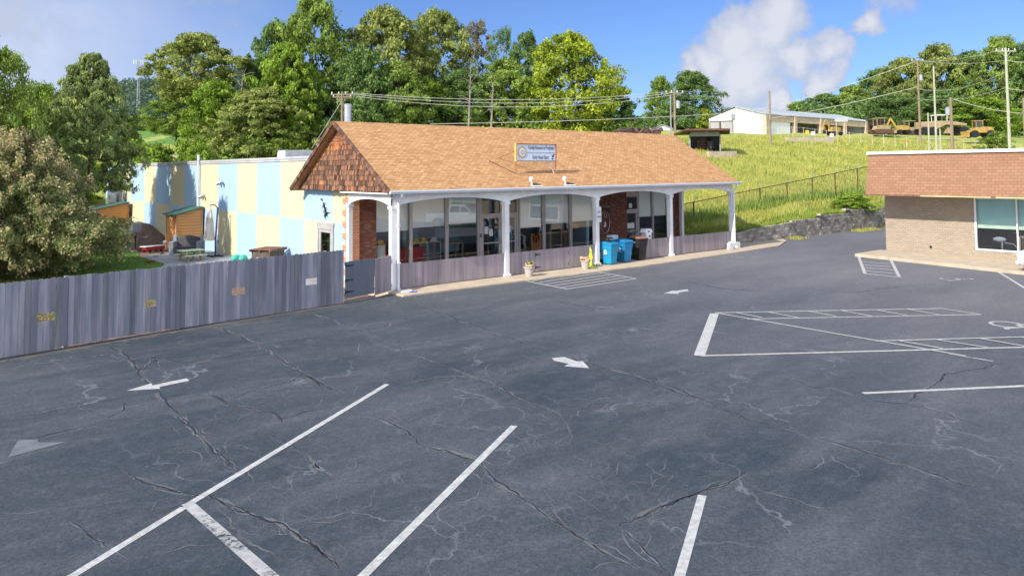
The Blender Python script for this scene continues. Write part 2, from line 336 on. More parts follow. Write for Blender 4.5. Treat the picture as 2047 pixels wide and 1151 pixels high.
m_blind = Mt('roller_blind', (.93,.95,.93), (.88,.91,.89), .8, 3, .9)
m_blind2 = Mt('green_blind', (.50,.74,.70), (.46,.70,.66), .8, 3, .9)
m_soffit = Mt('soffit', (.85,.84,.82), None, 1, 3, .8)
m_room = Mt('room_wall', (.34,.58,.72), (.30,.52,.66), .8, 3, .85)
m_roomf = Mt('room_floor', (.15,.14,.13), None, 1, 3, .6)
m_tar = Mt('flat_roofing', (.32,.32,.33), (.22,.22,.24), .6, 6, .9)
m_fence = Mt('painted_fence', (.195,.205,.245), (.33,.32,.355), .9, 6, .8, .25, 30, tint=.30, stretch=(6,6,.45), lo=.44, hi=.66, grime=.14)
m_fence_w = Mt('porch_fence_stain', (.33,.285,.31), (.24,.215,.24), .7, 5, .75, .2, 30, tint=.13, stretch=(6,6,.4), lo=.4, hi=.62, grime=.1)
m_gate = Mt('gate_paint', (.14,.16,.195), (.12,.14,.175), 1, 4, .7, .1, tint=.06, stretch=(5,5,.5))
m_line = Worn('worn_white_paint', (.46,.47,.46), .685, 24, soft=.2, c2=(.32,.33,.33))
m_line2 = Worn('badly_worn_paint', (.40,.41,.41), .50, 16, soft=.2)
m_ghost = Worn('ghost_paint', (.15,.165,.18), .74, 10, soft=.35)
m_crack = Worn('crack_dark', (.014,.017,.022), .60, 14, soft=.3)
m_crackl = Worn('crack_dust', (.155,.165,.175), .57, 14, soft=.5)
m_stain = Worn('oil_stain', (.035,.032,.036), .50, 5, soft=.5)
m_pale = Worn('dry_dust', (.22,.19,.165), .50, 3, soft=.6)
m_grass = Mt('meadow', (.36,.38,.085), (.22,.27,.06), .12, 9, 1, .8, 6, lo=.4, hi=.62)
m_lawn = Mt('lawn_grass', (.10,.20,.035), (.07,.13,.03), 1.2, 8, 1, .8, 30)
m_mulch = Mt('mulch', (.22,.145,.105), (.10,.065,.05), 6, 8, 1, 1, 25, lo=.42, hi=.58)
m_stone = Brick('wall_block', (.20,.185,.165), (.15,.14,.125), (.07,.065,.06), .4, .2, .014, 0, (.10,.095,.085), .95, .8, n_scale=1.0)
m_bark = Mt('bark', (.14,.11,.085), (.07,.055,.045), 3, 6, .95, .6, 12, stretch=(3,3,.6))
m_barkl = Mt('pale_bark', (.32,.29,.25), (.16,.14,.12), 2, 6, .95, .6, 12)
m_pole = Mt('utility_pole_wood', (.30,.23,.17), (.20,.15,.11), 2, 5, .9, stretch=(3,3,.3))
m_poleg = Mt('treated_pole', (.42,.44,.33), (.34,.35,.27), 2, 5, .9, stretch=(3,3,.3))
m_wire = Mt('wire', (.50,.50,.45), None, 2, 2, .6)
m_galv = Mt('galvanised', (.50,.52,.55), (.40,.42,.45), 3, 4, .4, metal=.6)
m_rust = Mt('rusty_metal', (.16,.085,.055), (.08,.05,.04), 3, 5, .8, metal=.2)
m_binb = Mt('blue_plastic', (.010,.20,.42), (.012,.17,.37), 2, 4, .4, spec=.5)
m_bing = Mt('teal_blue_plastic', (.012,.27,.47), (.012,.23,.42), 2, 4, .4, spec=.5)
m_binbr = Mt('brown_plastic', (.26,.145,.105), (.20,.11,.08), 2, 4, .5)
m_bink = Mt('black_plastic', (.022,.020,.022), (.03,.027,.03), 2, 4, .45)
m_terr = Mt('planter_clay', (.46,.41,.36), (.38,.34,.30), 3, 4, .7)
m_lime = Mt('lime_plastic', (.62,.68,.06), (.50,.60,.08), 3, 3, .5)
m_petal = Mt('petals', (.72,.30,.16), (.70,.50,.38), 20, 2, .8)
m_wood = Mt('orange_siding', (.66,.31,.10), (.58,.29,.11), 2, 5, .7, .15, tint=.12, stretch=(.5,.5,4))
m_woodt = Mt('wood_trim', (.50,.28,.13), (.38,.20,.09), 2, 5, .7)
m_green = Mt('green_roofing', (.05,.12,.10), (.04,.09,.08), 2, 5, .9)
m_fab = Mt('beige_canvas', (.66,.61,.54), (.52,.48,.43), 3, 4, .9)
m_greyp = Mt('grey_plastic', (.24,.27,.32), (.20,.22,.27), 2, 4, .6)
m_lidp = Mt('dark_grey_plastic', (.09,.085,.10), (.07,.07,.08), 2, 4, .6)
m_red = Mt('red_plastic', (.36,.02,.03), (.28,.02,.03), 2, 3, .5)
m_mint = Mt('mint_plastic', (.46,.60,.36), (.40,.54,.32), 2, 3, .6)
m_turq = Mt('turquoise_plastic', (.05,.45,.33), None, 2, 3, .5)
m_yplas = Mt('yellow_plastic', (.75,.52,.03), None, 3, 3, .5)
m_cat = Mt('machine_yellow', (.50,.33,.08), (.34,.22,.08), 2, 5, .6, grime=.3)
m_cattan = Mt('faded_machine_paint', (.44,.33,.20), (.30,.22,.14), 2, 5, .7, grime=.3)
m_metalw = Mt('white_metal_siding', (.78,.78,.78), (.70,.70,.70), .5, 3, .6, stretch=(4,4,.2))
m_door = Mt('roller_door_grey', (.33,.33,.34), (.28,.28,.29), 1, 3, .6)
m_metalr = Mt('metal_roof', (.34,.38,.40), (.42,.46,.48), .08, 3, .5)
m_brown = Mt('brown_siding', (.13,.085,.075), (.10,.065,.06), 1, 3, .8)
m_timber = Mt('pale_timber', (.52,.42,.31), (.42,.33,.24), 1, 4, .8)
m_car = Mt('white_car_paint', (.80,.81,.83), None, 1, 1, .2, spec=.6)
m_carglass = Mt('car_glass', (.02,.025,.03), None, 1, 1, .05, spec=.8)
m_sign = Mt('sign_face', (.62,.70,.80), (.58,.66,.77), 1, 3, .5)
m_gold = Mt('gold_paint', (.62,.42,.10), (.45,.30,.08), 12, 3, .6)
m_navy = Mt('navy_ink', (.03,.05,.16), None, 3, 2, .6)
m_ink = Mt('grey_ink', (.13,.17,.24), None, 3, 2, .6)
m_paper = Mt('paper', (.72,.74,.74), (.62,.64,.64), 8, 3, .8)
m_copper = Mt('copper_trim', (.42,.12,.06), None, 3, 3, .6)
L_mid = Leaf('leaf_mid', (.16,.25,.05), (.28,.37,.09)); L_dark = Leaf('leaf_dark', (.105,.19,.055), (.19,.28,.09))
L_olive = Leaf('leaf_olive', (.20,.26,.065), (.32,.35,.11)); L_lime = Leaf('leaf_lime', (.24,.33,.04), (.41,.46,.06))
L_bright = Leaf('leaf_bright', (.16,.27,.035), (.27,.38,.06)); L_brown = Leaf('leaf_brown', (.18,.16,.075), (.27,.23,.13))
L_pine = Leaf('needle', (.17,.25,.08), (.32,.38,.14)); L_myr = Leaf('leaf_myrtle', (.20,.31,.10), (.50,.38,.23), .35)
L_hazed = Leaf('leaf_hazed', (.08,.13,.085), (.12,.18,.12), .3)  # distant haze is put into this bluish leaf colour
L_grass = Leaf('grass_blade', (.36,.40,.07), (.52,.49,.17), .25)
# ------------------------------------------------------------------ terrain
def sstep(a, b, x):
    t = np.clip((x-a)/(b-a), 0, 1); return t*t*(3-2*t)
def H(x, y):
    x = np.asarray(x, float); y = np.asarray(y, float)
    hr = 1.55+.05*(x-36)+.15*(y-6); hr = np.where(hr > 9, 9+(hr-9)*.5, hr)
    hr = np.where(hr > 16, 16+(hr-16)*.35, hr)
    hr = np.maximum(hr, .7+.02*(x-24))
    hl = np.where(y > 45, .13*(y-45), 0); hl = np.where(hl > 14, 14+(hl-14)*.11, hl); hl = hl-.3
    w = sstep(0, 1, (x-(22+np.maximum(0, y-40)*.5)+(2+np.maximum(0, y-20)*.25))/(4+np.maximum(0, y-20)*.5))
    w = np.where((y < 45) & (x > 22.9), 1, np.where((y < 45) & (x < 22.5), 0, w))
    h = hl*(1-w)+hr*w
    return np.where(y < 1.42, -.32, h)
def h1(x, y): return float(H(x, y))
def struct(o): o['kind'] = 'structure'; return o
def npmesh(name, V, F, mats, tint=None, smooth=False, parent=None):
    me = bpy.data.meshes.new(name); V = np.ascontiguousarray(V, dtype=np.float32); F = np.ascontiguousarray(F, dtype=np.int32)
    k = F.shape[1]; me.vertices.add(len(V)); me.vertices.foreach_set('co', V.ravel())
    me.loops.add(F.size); me.loops.foreach_set('vertex_index', F.ravel())
    me.polygons.add(len(F)); me.polygons.foreach_set('loop_start', np.arange(0, F.size, k, dtype=np.int32)); me.polygons.foreach_set('loop_total', np.full(len(F), k, dtype=np.int32))
    if tint is not None:
        at = me.attributes.new('tint', 'FLOAT', 'FACE'); at.data.foreach_set('value', np.asarray(tint, dtype=np.float32))
    for mm in (mats if isinstance(mats, (list, tuple)) else [mats]): me.materials.append(mm)
    me.update(calc_edges=True)
    if smooth: me.polygons.foreach_set('use_smooth', np.ones(len(F), dtype=bool))
    o = bpy.data.objects.new(name, me); COL.objects.link(o)
    if parent: o.parent = parent
    return o
rng = np.random.default_rng(3)
def grid(xs, ys, zf):
    gx, gy = np.meshgrid(xs, ys); V = np.stack([gx, gy, zf(gx, gy)], -1).reshape(-1, 3)
    n = len(xs); i = np.arange(len(ys)-1)[:, None]*n+np.arange(n-1)[None]
    F = np.stack([i, i+1, i+n+1, i+n], -1).reshape(-1, 4); return V, F
xs = np.unique(np.concatenate([np.arange(-300, -20, 20.), np.arange(-20, 22, 2.), [22.4, 22.85, 22.95], np.arange(23, 90, 1.), np.arange(90, 240, 4.), np.arange(240, 900, 25.)]))
ys = np.unique(np.concatenate([np.arange(-200, -12, 20.), [-12, -6, 0, 1.40, 1.44], np.arange(2, 90, 1.), np.arange(90, 240, 4.), np.arange(240, 900, 25.)]))
def HT(x, y):
    b = H(x, y); far_ = np.hypot(x, y)
    return b + np.where((b > .4), .12*np.sin(x*.9+y*.35)*np.cos(y*.7-x*.2)+.2*np.sin(x*.21)*np.sin(y*.17+1), 0) + np.where((y > 250) & (x < y*.45), 60*sstep(260, 620, y)*(1-.35*np.sin(x*.012+1)), 0)
V, F = grid(xs, ys, HT)
struct(npmesh('ground', V, F, m_grass, smooth=True))
# asphalt lot
lot = [(-60,-70),(95,-70),(95,1.2),(23.2,1.2),(23.2,-.9),(20.7,-1.2),(12.7,-1.5),(8.8,-1.45),(5.3,-1.3),(-.2,-1.2),(-.12,-.2),(-1.17,-.7),(-2.55,-.95),(-8.29,-1.6),(-12.6,-2.3),(-30,-5.2),(-60,-10)]
lo = MB().prism(lot, 2, -.7, -.06, .5).build('parking_lot', m_asph); struct(lo)
walk = [(-.35,-1.31),(5.3,-1.40),(8.8,-1.55),(12.7,-1.62),(20.7,-1.32),(25.4,-1.02),(28.5,.3),(29.5,1.1),(22.9,1.15),(22.9,3.8),(-.35,3.8)]
struct(MB().prism(walk, 2, -.5, .0, .5).build('sidewalk', m_conc, bevel=.015))
walk2 = [(23.7,-6.3),(26.6,-6.3),(26.6,-60),(21.9,-60),(22.2,-14.1),(22.6,-12),(22.9,-10.5)]
struct(MB().prism(walk2, 2, -.5, .08, .5).build('sidewalk', m_conc, bevel=.015))
# paint on the asphalt (sheets 4 mm and more above it)
ZP = -.054
def G(u, v, z=-.06): p = on(u, v, 2, z); return Vector((p[0], p[1], 0))
class Flat(MB):
    def line(s, a, b, w, z=ZP, n=None):
        a = G(*a); b = G(*b); d = (b-a).normalized(); p = Vector((-d.y, d.x, 0))*w/2
        return s.add([(*(a-p).xy, z), (*(b-p).xy, z), (*(b+p).xy, z), (*(a+p).xy, z)], [(0,1,2,3)])
    def poly(s, pts, z=ZP):
        P = [(*G(*p).xy, z) for p in pts]
        if sum(P[i][0]*P[(i+1)%len(P)][1]-P[(i+1)%len(P)][0]*P[i][1] for i in range(len(P))) < 0: P = P[::-1]
        return s.add(P, [tuple(range(len(P)))])
def ext(a, b, k): return (a[0]+(b[0]-a[0])*k, a[1]+(b[1]-a[1])*k)
f = Flat(); f.line((774,768),(372,1011),.115); f.line((368,1014),(60,1203),.115); f.line((1028,851),(640,1236),.125); f.line((1404,990),(1335,1236),.12)
f.line((1428,627),(1398,711),.27); f.line((1400,711.5),(2200,690.3),.11,ZP+.004); f.line((1428,625.3),(1880,616.6),.09); f.line((1494,638),(1961,629),.09,ZP+.004); f.line((1878,616.5),(1961,629),.09,ZP+.008)
f.line((1432,626),(1930,712),.09,ZP+.008)
for a, b in [((1468,624.8),(1523,635.5)),((1533,624),(1595,635.5)),((1611,622),(1672,633)),((1680,621),(1742,632.5)),((1751,619.8),(1813,631)),((1810,618.2),(1878,629.8))]: f.line(a, b, .085, ZP+.012)
f.line((1751,682.6),(2200,670),.09,ZP+.012)
for a, b in [((1794,681.5),(1885,697.5)),((1869,679.5),(1976,696)),((1957,677.2),(2051,693.5)),((2040,675),(2150,691)) ]: f.line(a, b, .09, ZP+.016)
f.line((1725,786),(2200,764.5),.12)
f.line((1982,535),(2052,578),.11)
for a, b in [((1715,509),(1729,547)),((1729,547),(1798,554)),((1779,516),(1798,554)),((1717,509.5),(1777,513.5))]: f.line(a, b, .13 if a[0]-b[0] not in (-60,) else .06)
for a, b in [((1724,523.5),(1776,527)),((1724,529.5),(1781,533.5)),((1726,535),(1787,540)),((1728,541.5),(1793,547.5))]: f.line(a, b, .12, ZP+.004)
# access hatch before the porch
f.line((1050,561.5),(1135,578),.11); f.line((1135,577.8),(1271,557.3),.10,ZP+.004); f.line((1178,540.5),(1271,557.3),.10,ZP+.008)
for a, b in [((1064,562.5),(1178,540.5)),((1078,565.5),(1203,546)),((1092,568.5),(1220,549.5)),((1108,571.5),(1238,552)),((1124,574.8),(1254,554.6))]: f.line(a, b, .10, ZP+.012)
struct(f.build('parking_lines', m_line))
f = Flat(); f.line((374,1006),(600,1205),.16,ZP+.004); f.line((1895,707),(1985,722),.08); struct(f.build('worn_parking_lines', m_line2))
f = Flat()
f.poly([(253,781),(303,766),(304,770.5),(373,756),(378,761),(318,773.5),(321,777)]); f.poly([(1103,716),(1128,713.5),(1152,722),(1165,722),(1178,736),(1128,732),(1137,727.5),(1108,721)])
f.poly([(1327,586.5),(1346,580.5),(1347,582),(1374,578.3),(1377,581.5),(1356,585),(1358,587.5)])
struct(f.build('painted_arrows', m_line))
f = Flat(); f.poly([(16,914),(36,880),(76,878),(77,884),(130,884)])
struct(f.build('faded_arrow', m_ghost))
# wheelchair symbols
def wheelchair(name, c, s, ang, mt, z=ZP):
    mb = MB(); cx, cy = c; ca, sa = math.cos(ang), math.sin(ang)
    def T(p): return (cx+s*(p[0]*ca-p[1]*sa), cy+s*(p[0]*sa+p[1]*ca))
    def strip(pts, w, zz):
        for p, q in zip(pts, pts[1:]):
            p = Vector((*T(p),0)); q = Vector((*T(q),0)); d = (q-p).normalized(); e = Vector((-d.y,d.x,0))*w*s/2
            mb.add([(*(p-e).xy,zz),(*(q-e).xy,zz),(*(q+e).xy,zz),(*(p+e).xy,zz)], [(0,1,2,3)])
    strip([(-.05+.28*math.cos(a), -.12+.28*math.sin(a)) for a in np.linspace(R(110), R(390), 16)], .07, z)
    strip([(-.08,.38),(-.05,.05),(.2,.05),(.33,-.32),(.45,-.32)], .09, z+.004); strip([(-.07,.22),(.14,.22)], .07, z+.008)
    mb.add([(*T((-.1+.08*math.cos(a), .5+.08*math.sin(a))), z) for a in np.linspace(0, 2*PI, 12, endpoint=False)], [tuple(range(12))])
    return struct(mb.build(name, mt))
gp = G(2030,650); wheelchair('wheelchair_symbol', gp.xy, 1.5, R(-140), m_line, ZP)
gp = G(1910,558); wheelchair('faded_wheelchair_symbol', gp.xy, 1.3, R(-140), m_line2, ZP)
# cracks
cr6 = lambda P: [(x*.5136, 560+y*.5136) for x, y in P]; cr7 = lambda P: [(600+x*.5135, 560+y*.5135) for x, y in P]; cr8 = lambda P: [(1300+x*.392, 700+y*.392) for x, y in P]
def ribbon(mb, P, w, z, rr, jit=.05):
    P = [G(*p) for p in P]; Q = []
    for a, b in zip(P, P[1:]):
        n = max(3, int((b-a).length/.09)); d = (b-a).normalized(); e = Vector((-d.y, d.x, 0)); ph = rr.uniform(0,6); l_ = (b-a).length
        for i in range(n):
            s_ = i/n*l_; en_ = min(1, 4*min(i, n-i)/n)
            Q.append(a+(b-a)*i/n+e*(en_*jit*(.9*math.sin(s_*2.3+ph)+.6*math.sin(s_*6.1+ph*2)+.35*math.sin(s_*15+ph))+rr.gauss(0, .006)))
    Q.append(P[-1]); k = len(Q); vs = []; ww0 = rr.uniform(0,6)
    for i, q in enumerate(Q):
        d = (Q[min(i+1,k-1)]-Q[max(i-1,0)]).normalized(); e = Vector((-d.y, d.x, 0)); wv_ = .8+.35*math.sin(i*.37+ww0)+.2*math.sin(i*1.1); ww = w*max(.3,wv_)*rr.uniform(.75,1.15)*min(1, .15+i*.12, .15+(k-1-i)*.12)
        vs += [(*(q-e*ww/2).xy, z), (*(q+e*ww/2).xy, z)]
    mb.add(vs, [(2*i, 2*i+2, 2*i+3, 2*i+1) for i in range(k-1)])
dk = [cr6(p) for p in [[(430,255),(500,300),(545,370),(600,420),(650,480),(740,570),(800,630),(860,680),(925,740)],[(820,175),(930,215),(1040,270),(1100,310),(1180,365),(1270,415),(1340,440)],[(640,310),(730,318),(870,300),(1040,268)],[(0,622),(160,610),(290,580),(400,545),(475,510),(485,480),(450,470)],[(640,450),(740,440),(850,455),(890,485),(1000,500),(1070,520),(1110,565)],[(880,470),(1000,425),(1130,395),(1165,365)],[(470,730),(520,765),(600,795),(700,825),(790,835),(860,860),(960,905),(1080,940),(1200,1020),(1320,1120)],[(270,940),(340,990),(420,1040)],[(520,350),(560,345),(600,300),(620,340)],[(1040,600),(1130,640)],[(1075,545),(1160,520),(1250,500)]]]
dk += [cr7(p) for p in [[(400,70),(520,120),(640,165),(790,215),(920,260)],[(1050,300),(1300,370),(1400,410),(1558,465)],[(190,515),(300,535),(420,590),(470,640),(560,660),(690,700),(760,780),(880,860),(960,920),(1060,980),(1150,1040),(1350,1140)],[(1558,830),(1400,880),(1280,940),(1240,960)],[(1260,970),(1340,1050),(1450,1150)],[(0,990),(80,1060),(180,1130)],[(660,370),(740,400),(840,450),(930,490)],[(0,355),(60,390),(130,430)],[(20,120),(120,150),(200,185)]]]
dk += [cr8(p) for p in [[(0,145),(150,200),(350,290),(500,350),(600,380)],[(600,380),(900,460),(1200,550),(1280,580),(1500,650),(1680,700)],[(1830,60),(1640,100),(1500,120),(1480,150),(1400,205),(1290,270)],[(700,140),(820,185),(900,190),(1100,250),(1280,270),(1450,310),(1700,390)],[(0,830),(150,760),(290,710),(410,670),(500,610)]]]
dk += [[(1340,500),(1420,515),(1500,520)],[(1360,560),(1450,578),(1540,582)],[(1600,575),(1700,585),(1830,570)],[(1100,600),(1180,612)],[(1900,690),(1960,700),(2047,708)]]
lt = [cr6(p) for p in [[(1000,500),(1070,470)],[(1215,480),(1290,520),(1320,555)],[(1130,640),(1210,690),(1260,735),(1340,775)],[(420,1040),(500,1090)],[(590,900),(610,860),(690,825)],[(0,905),(130,905),(250,880)],[(290,690),(380,700),(460,715)],[(840,870),(900,960),(930,1000),(980,1030),(1060,1060),(1110,1090)],[(890,960),(950,975),(1050,1000)],[(450,1080),(560,1080),(740,1030),(860,1030)],[(880,640),(1000,605)],[(940,550),(1000,560)],[(900,800),(1020,745)],[(860,830),(920,810)]]]
lt += [cr7(p) for p in [[(200,185),(400,265),(520,320),(660,370),(760,410),(860,465),(980,505),(1000,515),(1045,570),(1050,640)],[(1050,640),(900,670),(800,700)],[(350,410),(500,385),(640,370)],[(700,360),(760,315)],[(410,555),(520,520)],[(490,630),(560,640),(620,660),(700,695),(760,720),(900,715)],[(620,700),(640,730),(700,770),(800,820),(870,850)],[(900,850),(960,830),(1000,870),(900,870)],[(1000,870),(1130,860),(1160,830)],[(1020,900),(1100,930),(1180,930),(1250,965),(1270,1020),(1390,1110)],[(960,880),(1060,990),(1180,1030),(1290,1090)],[(1100,830),(1180,850),(1280,870)],[(1010,500),(1120,490)],[(1100,610),(1200,640),(1290,700)],[(0,670),(60,710),(100,745),(180,780)],[(300,1040),(480,1000),(600,980)],[(990,760),(1180,710)],[(1060,830),(1200,920),(1240,965)],[(1130,1130),(1190,1100),(1250,1090)]]]
lt += [cr8(p) for p in [[(450,670),(540,700),(640,735),(700,750),(860,805),(980,800)],[(380,640),(470,640),(560,670)],[(935,285),(960,265),(1020,245),(1150,265)],[(1010,325),(1100,290)],[(1250,400),(1300,385),(1420,420),(1490,410)],[(30,80),(120,85),(260,70)],[(250,1040),(350,1070),(370,1120)]]]
mbd = MB(); rr = random.Random(5)
for p in dk: ribbon(mbd, p, .030, ZP-.0030, rr, .035)
for p in dk[::2]: ribbon(mbd, [(a+rr.uniform(-3,3), b+rr.uniform(-2,2)) for a, b in p], .016, ZP-.0032, rr, .04)
struct(mbd.build('asphalt_cracks', m_crack))
mbl = MB()
for p in lt: ribbon(mbl, p, .045, ZP-.0015, rr, .035)
for p in dk: ribbon(mbl, p, .075, ZP-.0045, rr, .035)
for p in dk: ribbon(mbl, [(a+rr.uniform(-4,4), b+rr.uniform(-3,4)) for a, b in p], .03, ZP-.0050, rr, .05)
for (u, v, s_, n_) in [(1200,1010,160,80),(1180,985,90,40),(480,870,170,34),(650,1000,180,44),(1000,860,150,24),(850,640,160,10),(1500,850,200,14),(300,1050,160,14),(1000,900,110,12),(560,1080,140,10),(300,750,90,8),(960,760,120,8),(700,820,90,7),(1180,830,110,6),(1400,980,80,7)]:
    for q_ in range(n_):
        a0 = rr.uniform(0, 6.28); x_, y_ = u+rr.uniform(-s_,s_), v+rr.uniform(-s_,s_)*.4; P_ = [(x_,y_)]
        for k_ in range(rr.randint(2,4)): a0 += rr.uniform(-.9,.9); l_ = rr.uniform(18,48); x_ += l_*math.cos(a0); y_ += l_*.45*math.sin(a0); P_.append((x_,y_))
        ribbon(mbl, P_, .024, ZP-.0042-.0001*(q_%5), rr, .02)
struct(mbl.build('dusty_cracks', m_crackl))
mb = MB(); rr2 = random.Random(9)
for x0, y0, x1, y1, w in [(-16,-3.15,-2.7,-1.2,.20)]:
    k = 90; vs = []
    for i in range(k+1):
        t = i/k; x = x0+(x1-x0)*t; y = y0+(y1-y0)*t; y += .16*math.sin(t*PI)*(1 if 0 else .3)
        vs += [(x, y+.15, ZP-.002), (x+.03, y-w*rr2.uniform(.3,1.6), ZP-.002)]
    mb.add(vs, [(2*i, 2*i+1, 2*i+3, 2*i+2) for i in range(k)])
struct(mb.build('leaf_litter', m_pale))
# yard surfaces behind the fence
def sheet(name, pts, z, mt, h=.04):
    return struct(MB().prism(pts, 2, z-h, z, .5).build(name, mt))
sheet('lawn', [(-8.6,14),(-7.6,8),(-6.6,3.2),(-5.4,1.2),(-4.4,1.6),(-4.6,13),(-3.6,17),(-3.7,22),(-2.9,25.3),(-5,27),(-8,26)], -.26, m_lawn)
sheet('mulch_bed', [(-12.4,-1.9),(-8.4,-1.3),(-2.5,-.7),(0,.2),(.2,3.6),(.2,50),(-40,50),(-40,-3)], -.29, m_mulch, .02)
sheet('patio', [(-4.4,15),(-3.6,17),(-3.7,21.2),(-3,22.2),(.28,22.2),(.28,3),(-2.2,3),(-3,9)], -.24, m_pav, .08)
# mulch mound against the painted wall
gx = np.linspace(-3.6, .35, 22); gy = np.linspace(27, 46, 50)
def mz(x, y):
    return -.33+1.15*np.exp(-((x+.3)/1.5)**2-((y-36.5)/4.6)**2)+.05*np.sin(x*9+y*3)*np.sin(y*5)
V, F = grid(gx, gy, mz); struct(npmesh('mulch_mound', V, F, m_mulch, smooth=True))
# gravel strip and road behind, seen over the flat roof
def drape(name, poly, mt, n=14):
    (a, b, c, d) = [np.array(p, float) for p in poly]; V = []
    for i in range(n+1):
        for j in range(n+1):
            s, t = i/n, j/n; p = a*(1-s)*(1-t)+b*s*(1-t)+c*s*t+d*(1-s)*t; V.append((p[0], p[1], float(HT(p[0], p[1]))+.05))
    F = [(i*(n+1)+j, (i+1)*(n+1)+j, (i+1)*(n+1)+j+1, i*(n+1)+j+1) for i in range(n) for j in range(n)]
    return struct(npmesh(name, np.array(V), np.array(F), mt))
drape('gravel_path', [(18,99),(40,92),(42,95),(20,103)], m_conc)
drape('far_lawn', [(5,122),(40,122),(40,190),(5,190)], Mt('far_lawn_grass',(.12,.24,.04),(.10,.2,.04),.2,4,1))

# ================================================================== the main building
B = thing('childcare_building', 'long low building with tan shingled porch roof and blue and yellow checkered side wall', 'building')
L = 22.18; YW = 3.8
def bp(name, mb, mt, par=None, **k): return mb.build(name, mt, par or B, **k)
# roof
ze, zr, ye, yr, yb = 3.72, 6.62, -.36, 4.3, 8.62; x0, x1 = -.36, L+.36; th = .10
mb = MB(); mb.prism([(ye,ze),(yr,zr),(yr,zr-th),(ye,ze-th)], 0, x0, x1, .5); mb.prism([(yr+.001,zr),(yb,ze),(yb,ze-th),(yr+.001,zr-th)], 0, x0, x1, .5)
roof = bp('roof', mb, m_shingle)
mb = MB(); r_ = random.Random(2)
x = x0
while x < x1-.1:
    mb.prism([(yr-.13,zr-.078),(yr,zr+.022),(yr+.13,zr-.078)], 0, x, min(x+.3, x1), r_.random()); x += .303
rc = mb.build('ridge_cap', m_shingle, roof)
# rake boards and the sawtooth shingle edge
sl_ = (zr-ze)/(yr-ye)
for (ya, za, yb_, zb_) in ((ye-.02, ze, yr, zr), (yb+.02, ze, yr, zr)):
    mb = MB()
    for k in range(24):
        t0, t1 = k/24, (k+1)/24-.004
        P = (0, ya+(yb_-ya)*t0, za+(zb_-za)*t0); Q = (0, ya+(yb_-ya)*t1, za+(zb_-za)*t1)
        mb.beam((x0-.02, P[1], P[2]-.03), (x0-.02, Q[1], Q[2]-.03), .07, .16, r_.random())
    bp('rake_board', mb, m_rake)
# shake gable: courses of single shakes
mb = MB(); mh = []; yg = -.02; r_ = random.Random(4)
def gab(z): return (ye+(z-ze)/sl_+.10, yb-(z-ze)/((zr-ze)/(yb-yr))-.10)
course = .215; z = ze-.02; k = 0
while z < 5.72:
    a, b = gab(z+.06); y = a-.02+r_.uniform(0,.06)
    while y < b:
        w = r_.uniform(.085,.17); zz = z+r_.uniform(-.03,.025)
        hot = (z > 4.4 and (y < a+.55 or y > b-.55) and r_.random() < .75) or (z > 5.25 and r_.random() < .65) or r_.random() < .06
        yl = min(y+w-.012, b); ztop = z+course+.1
        ymid = (y+yl)/2; lim = min(ze+(ymid-ye)*sl_, ze+(yb-ymid)*(zr-ze)/(yb-yr))-.14
        zt = min(ztop, lim)
        if zt > zz+.05:
            vs = [(-.09,y,zz),(-.09,yl,zz),(-.045,yl,zz),(-.045,y,zz),(-.055,y,zt),(-.055,yl,zt),(-.035,yl,zt),(-.035,y,zt)]
            mb.add(vs, [(0,1,2,3),(4,7,6,5),(0,4,5,1),(1,5,6,2),(2,6,7,3),(3,7,4,0)], r_.random(), 1 if hot else 0)
        y += w
    z += course; k += 1
gb = bp('gable_wall', mb, [m_shake, m_shake_hot])
mb = MB(); mb.prism([(ye+.15,ze-.02),(yb-.15,ze-.02),(yr,zr-.16)], 0, -.03, .12, .3); mb.build('gable_backing', m_rake, gb)
mb = MB()
for i in range(7):
    z = 5.79+i*.065; a, b = gab(z+.05); mb.cbox((-.06,(a+b)/2,z), .05, max(.05, b-a-.05), .045, ry=R(35))
a, b = gab(5.75); mb.box(-.10,-.05,a,b,5.71,5.76)
mb.build('gable_vent', Mt('vent_boards',(.30,.13,.075),(.2,.09,.05),4,4,.8,tint=.3), gb)
# fascia with arches, frieze and gutter
def arch_strip(p0, p1, ax, fixed, th_, zs=3.17, rise=.235, top=3.62, mb=None, n=22, post=.14):
    mb = mb or MB(); vs = []
    a, b = p0+post, p1-post
    pts = [(p0, zs), (a, zs)]+[(a+(b-a)*i/n, zs+.015+rise*(1-abs(2*i/n-1)**2.3)) for i in range(1, n)]+[(b, zs), (p1, zs)]
    for s_ in (-th_/2, th_/2):
        for t_, zz in pts:
            for q in (zz, top): vs.append((t_, fixed+s_, q) if ax == 0 else (fixed+s_, t_, q))
    k = len(pts); F = []
    for i in range(k-1):
        a0 = 2*i; c0 = 2*k+2*i
        F += [(a0, a0+2, a0+3, a0+1), (c0, c0+1, c0+3, c0+2), (a0, c0, c0+2, a0+2)]
    if ax == 1: F = [f_[::-1] for f_ in F]
    return mb.add(vs, F, .5)
mb = MB()
for i in range(4): arch_strip(L*i/4, L*(i+1)/4, 0, 0, .12, mb=mb)
arch_strip(.06, 3.5, 1, 0, .12, mb=mb, rise=.21); arch_strip(.06, 3.5, 1, L, .12, mb=mb, rise=.21)
fa = bp('arched_fascia', mb, m_white)
mb = MB(); mb.box(-.09,L+.09,-.095,-.062,3.46,3.49); mb.box(-.095,-.062,-.06,3.6,3.46,3.49)
n = 150
for i in range(n): mb.box(-.06+i*(L+.12)/n, -.06+i*(L+.12)/n+.07, -.085, -.062, 3.545, 3.59)
for i in range(26): mb.box(-.085, -.062, -.02+i*.14, .05+i*.14, 3.545, 3.59)
mb.build('dentil_trim', m_white, fa)
bp('soffit', MB().box(-.3, L+.3, -.34, YW, 3.62, 3.66), m_soffit)
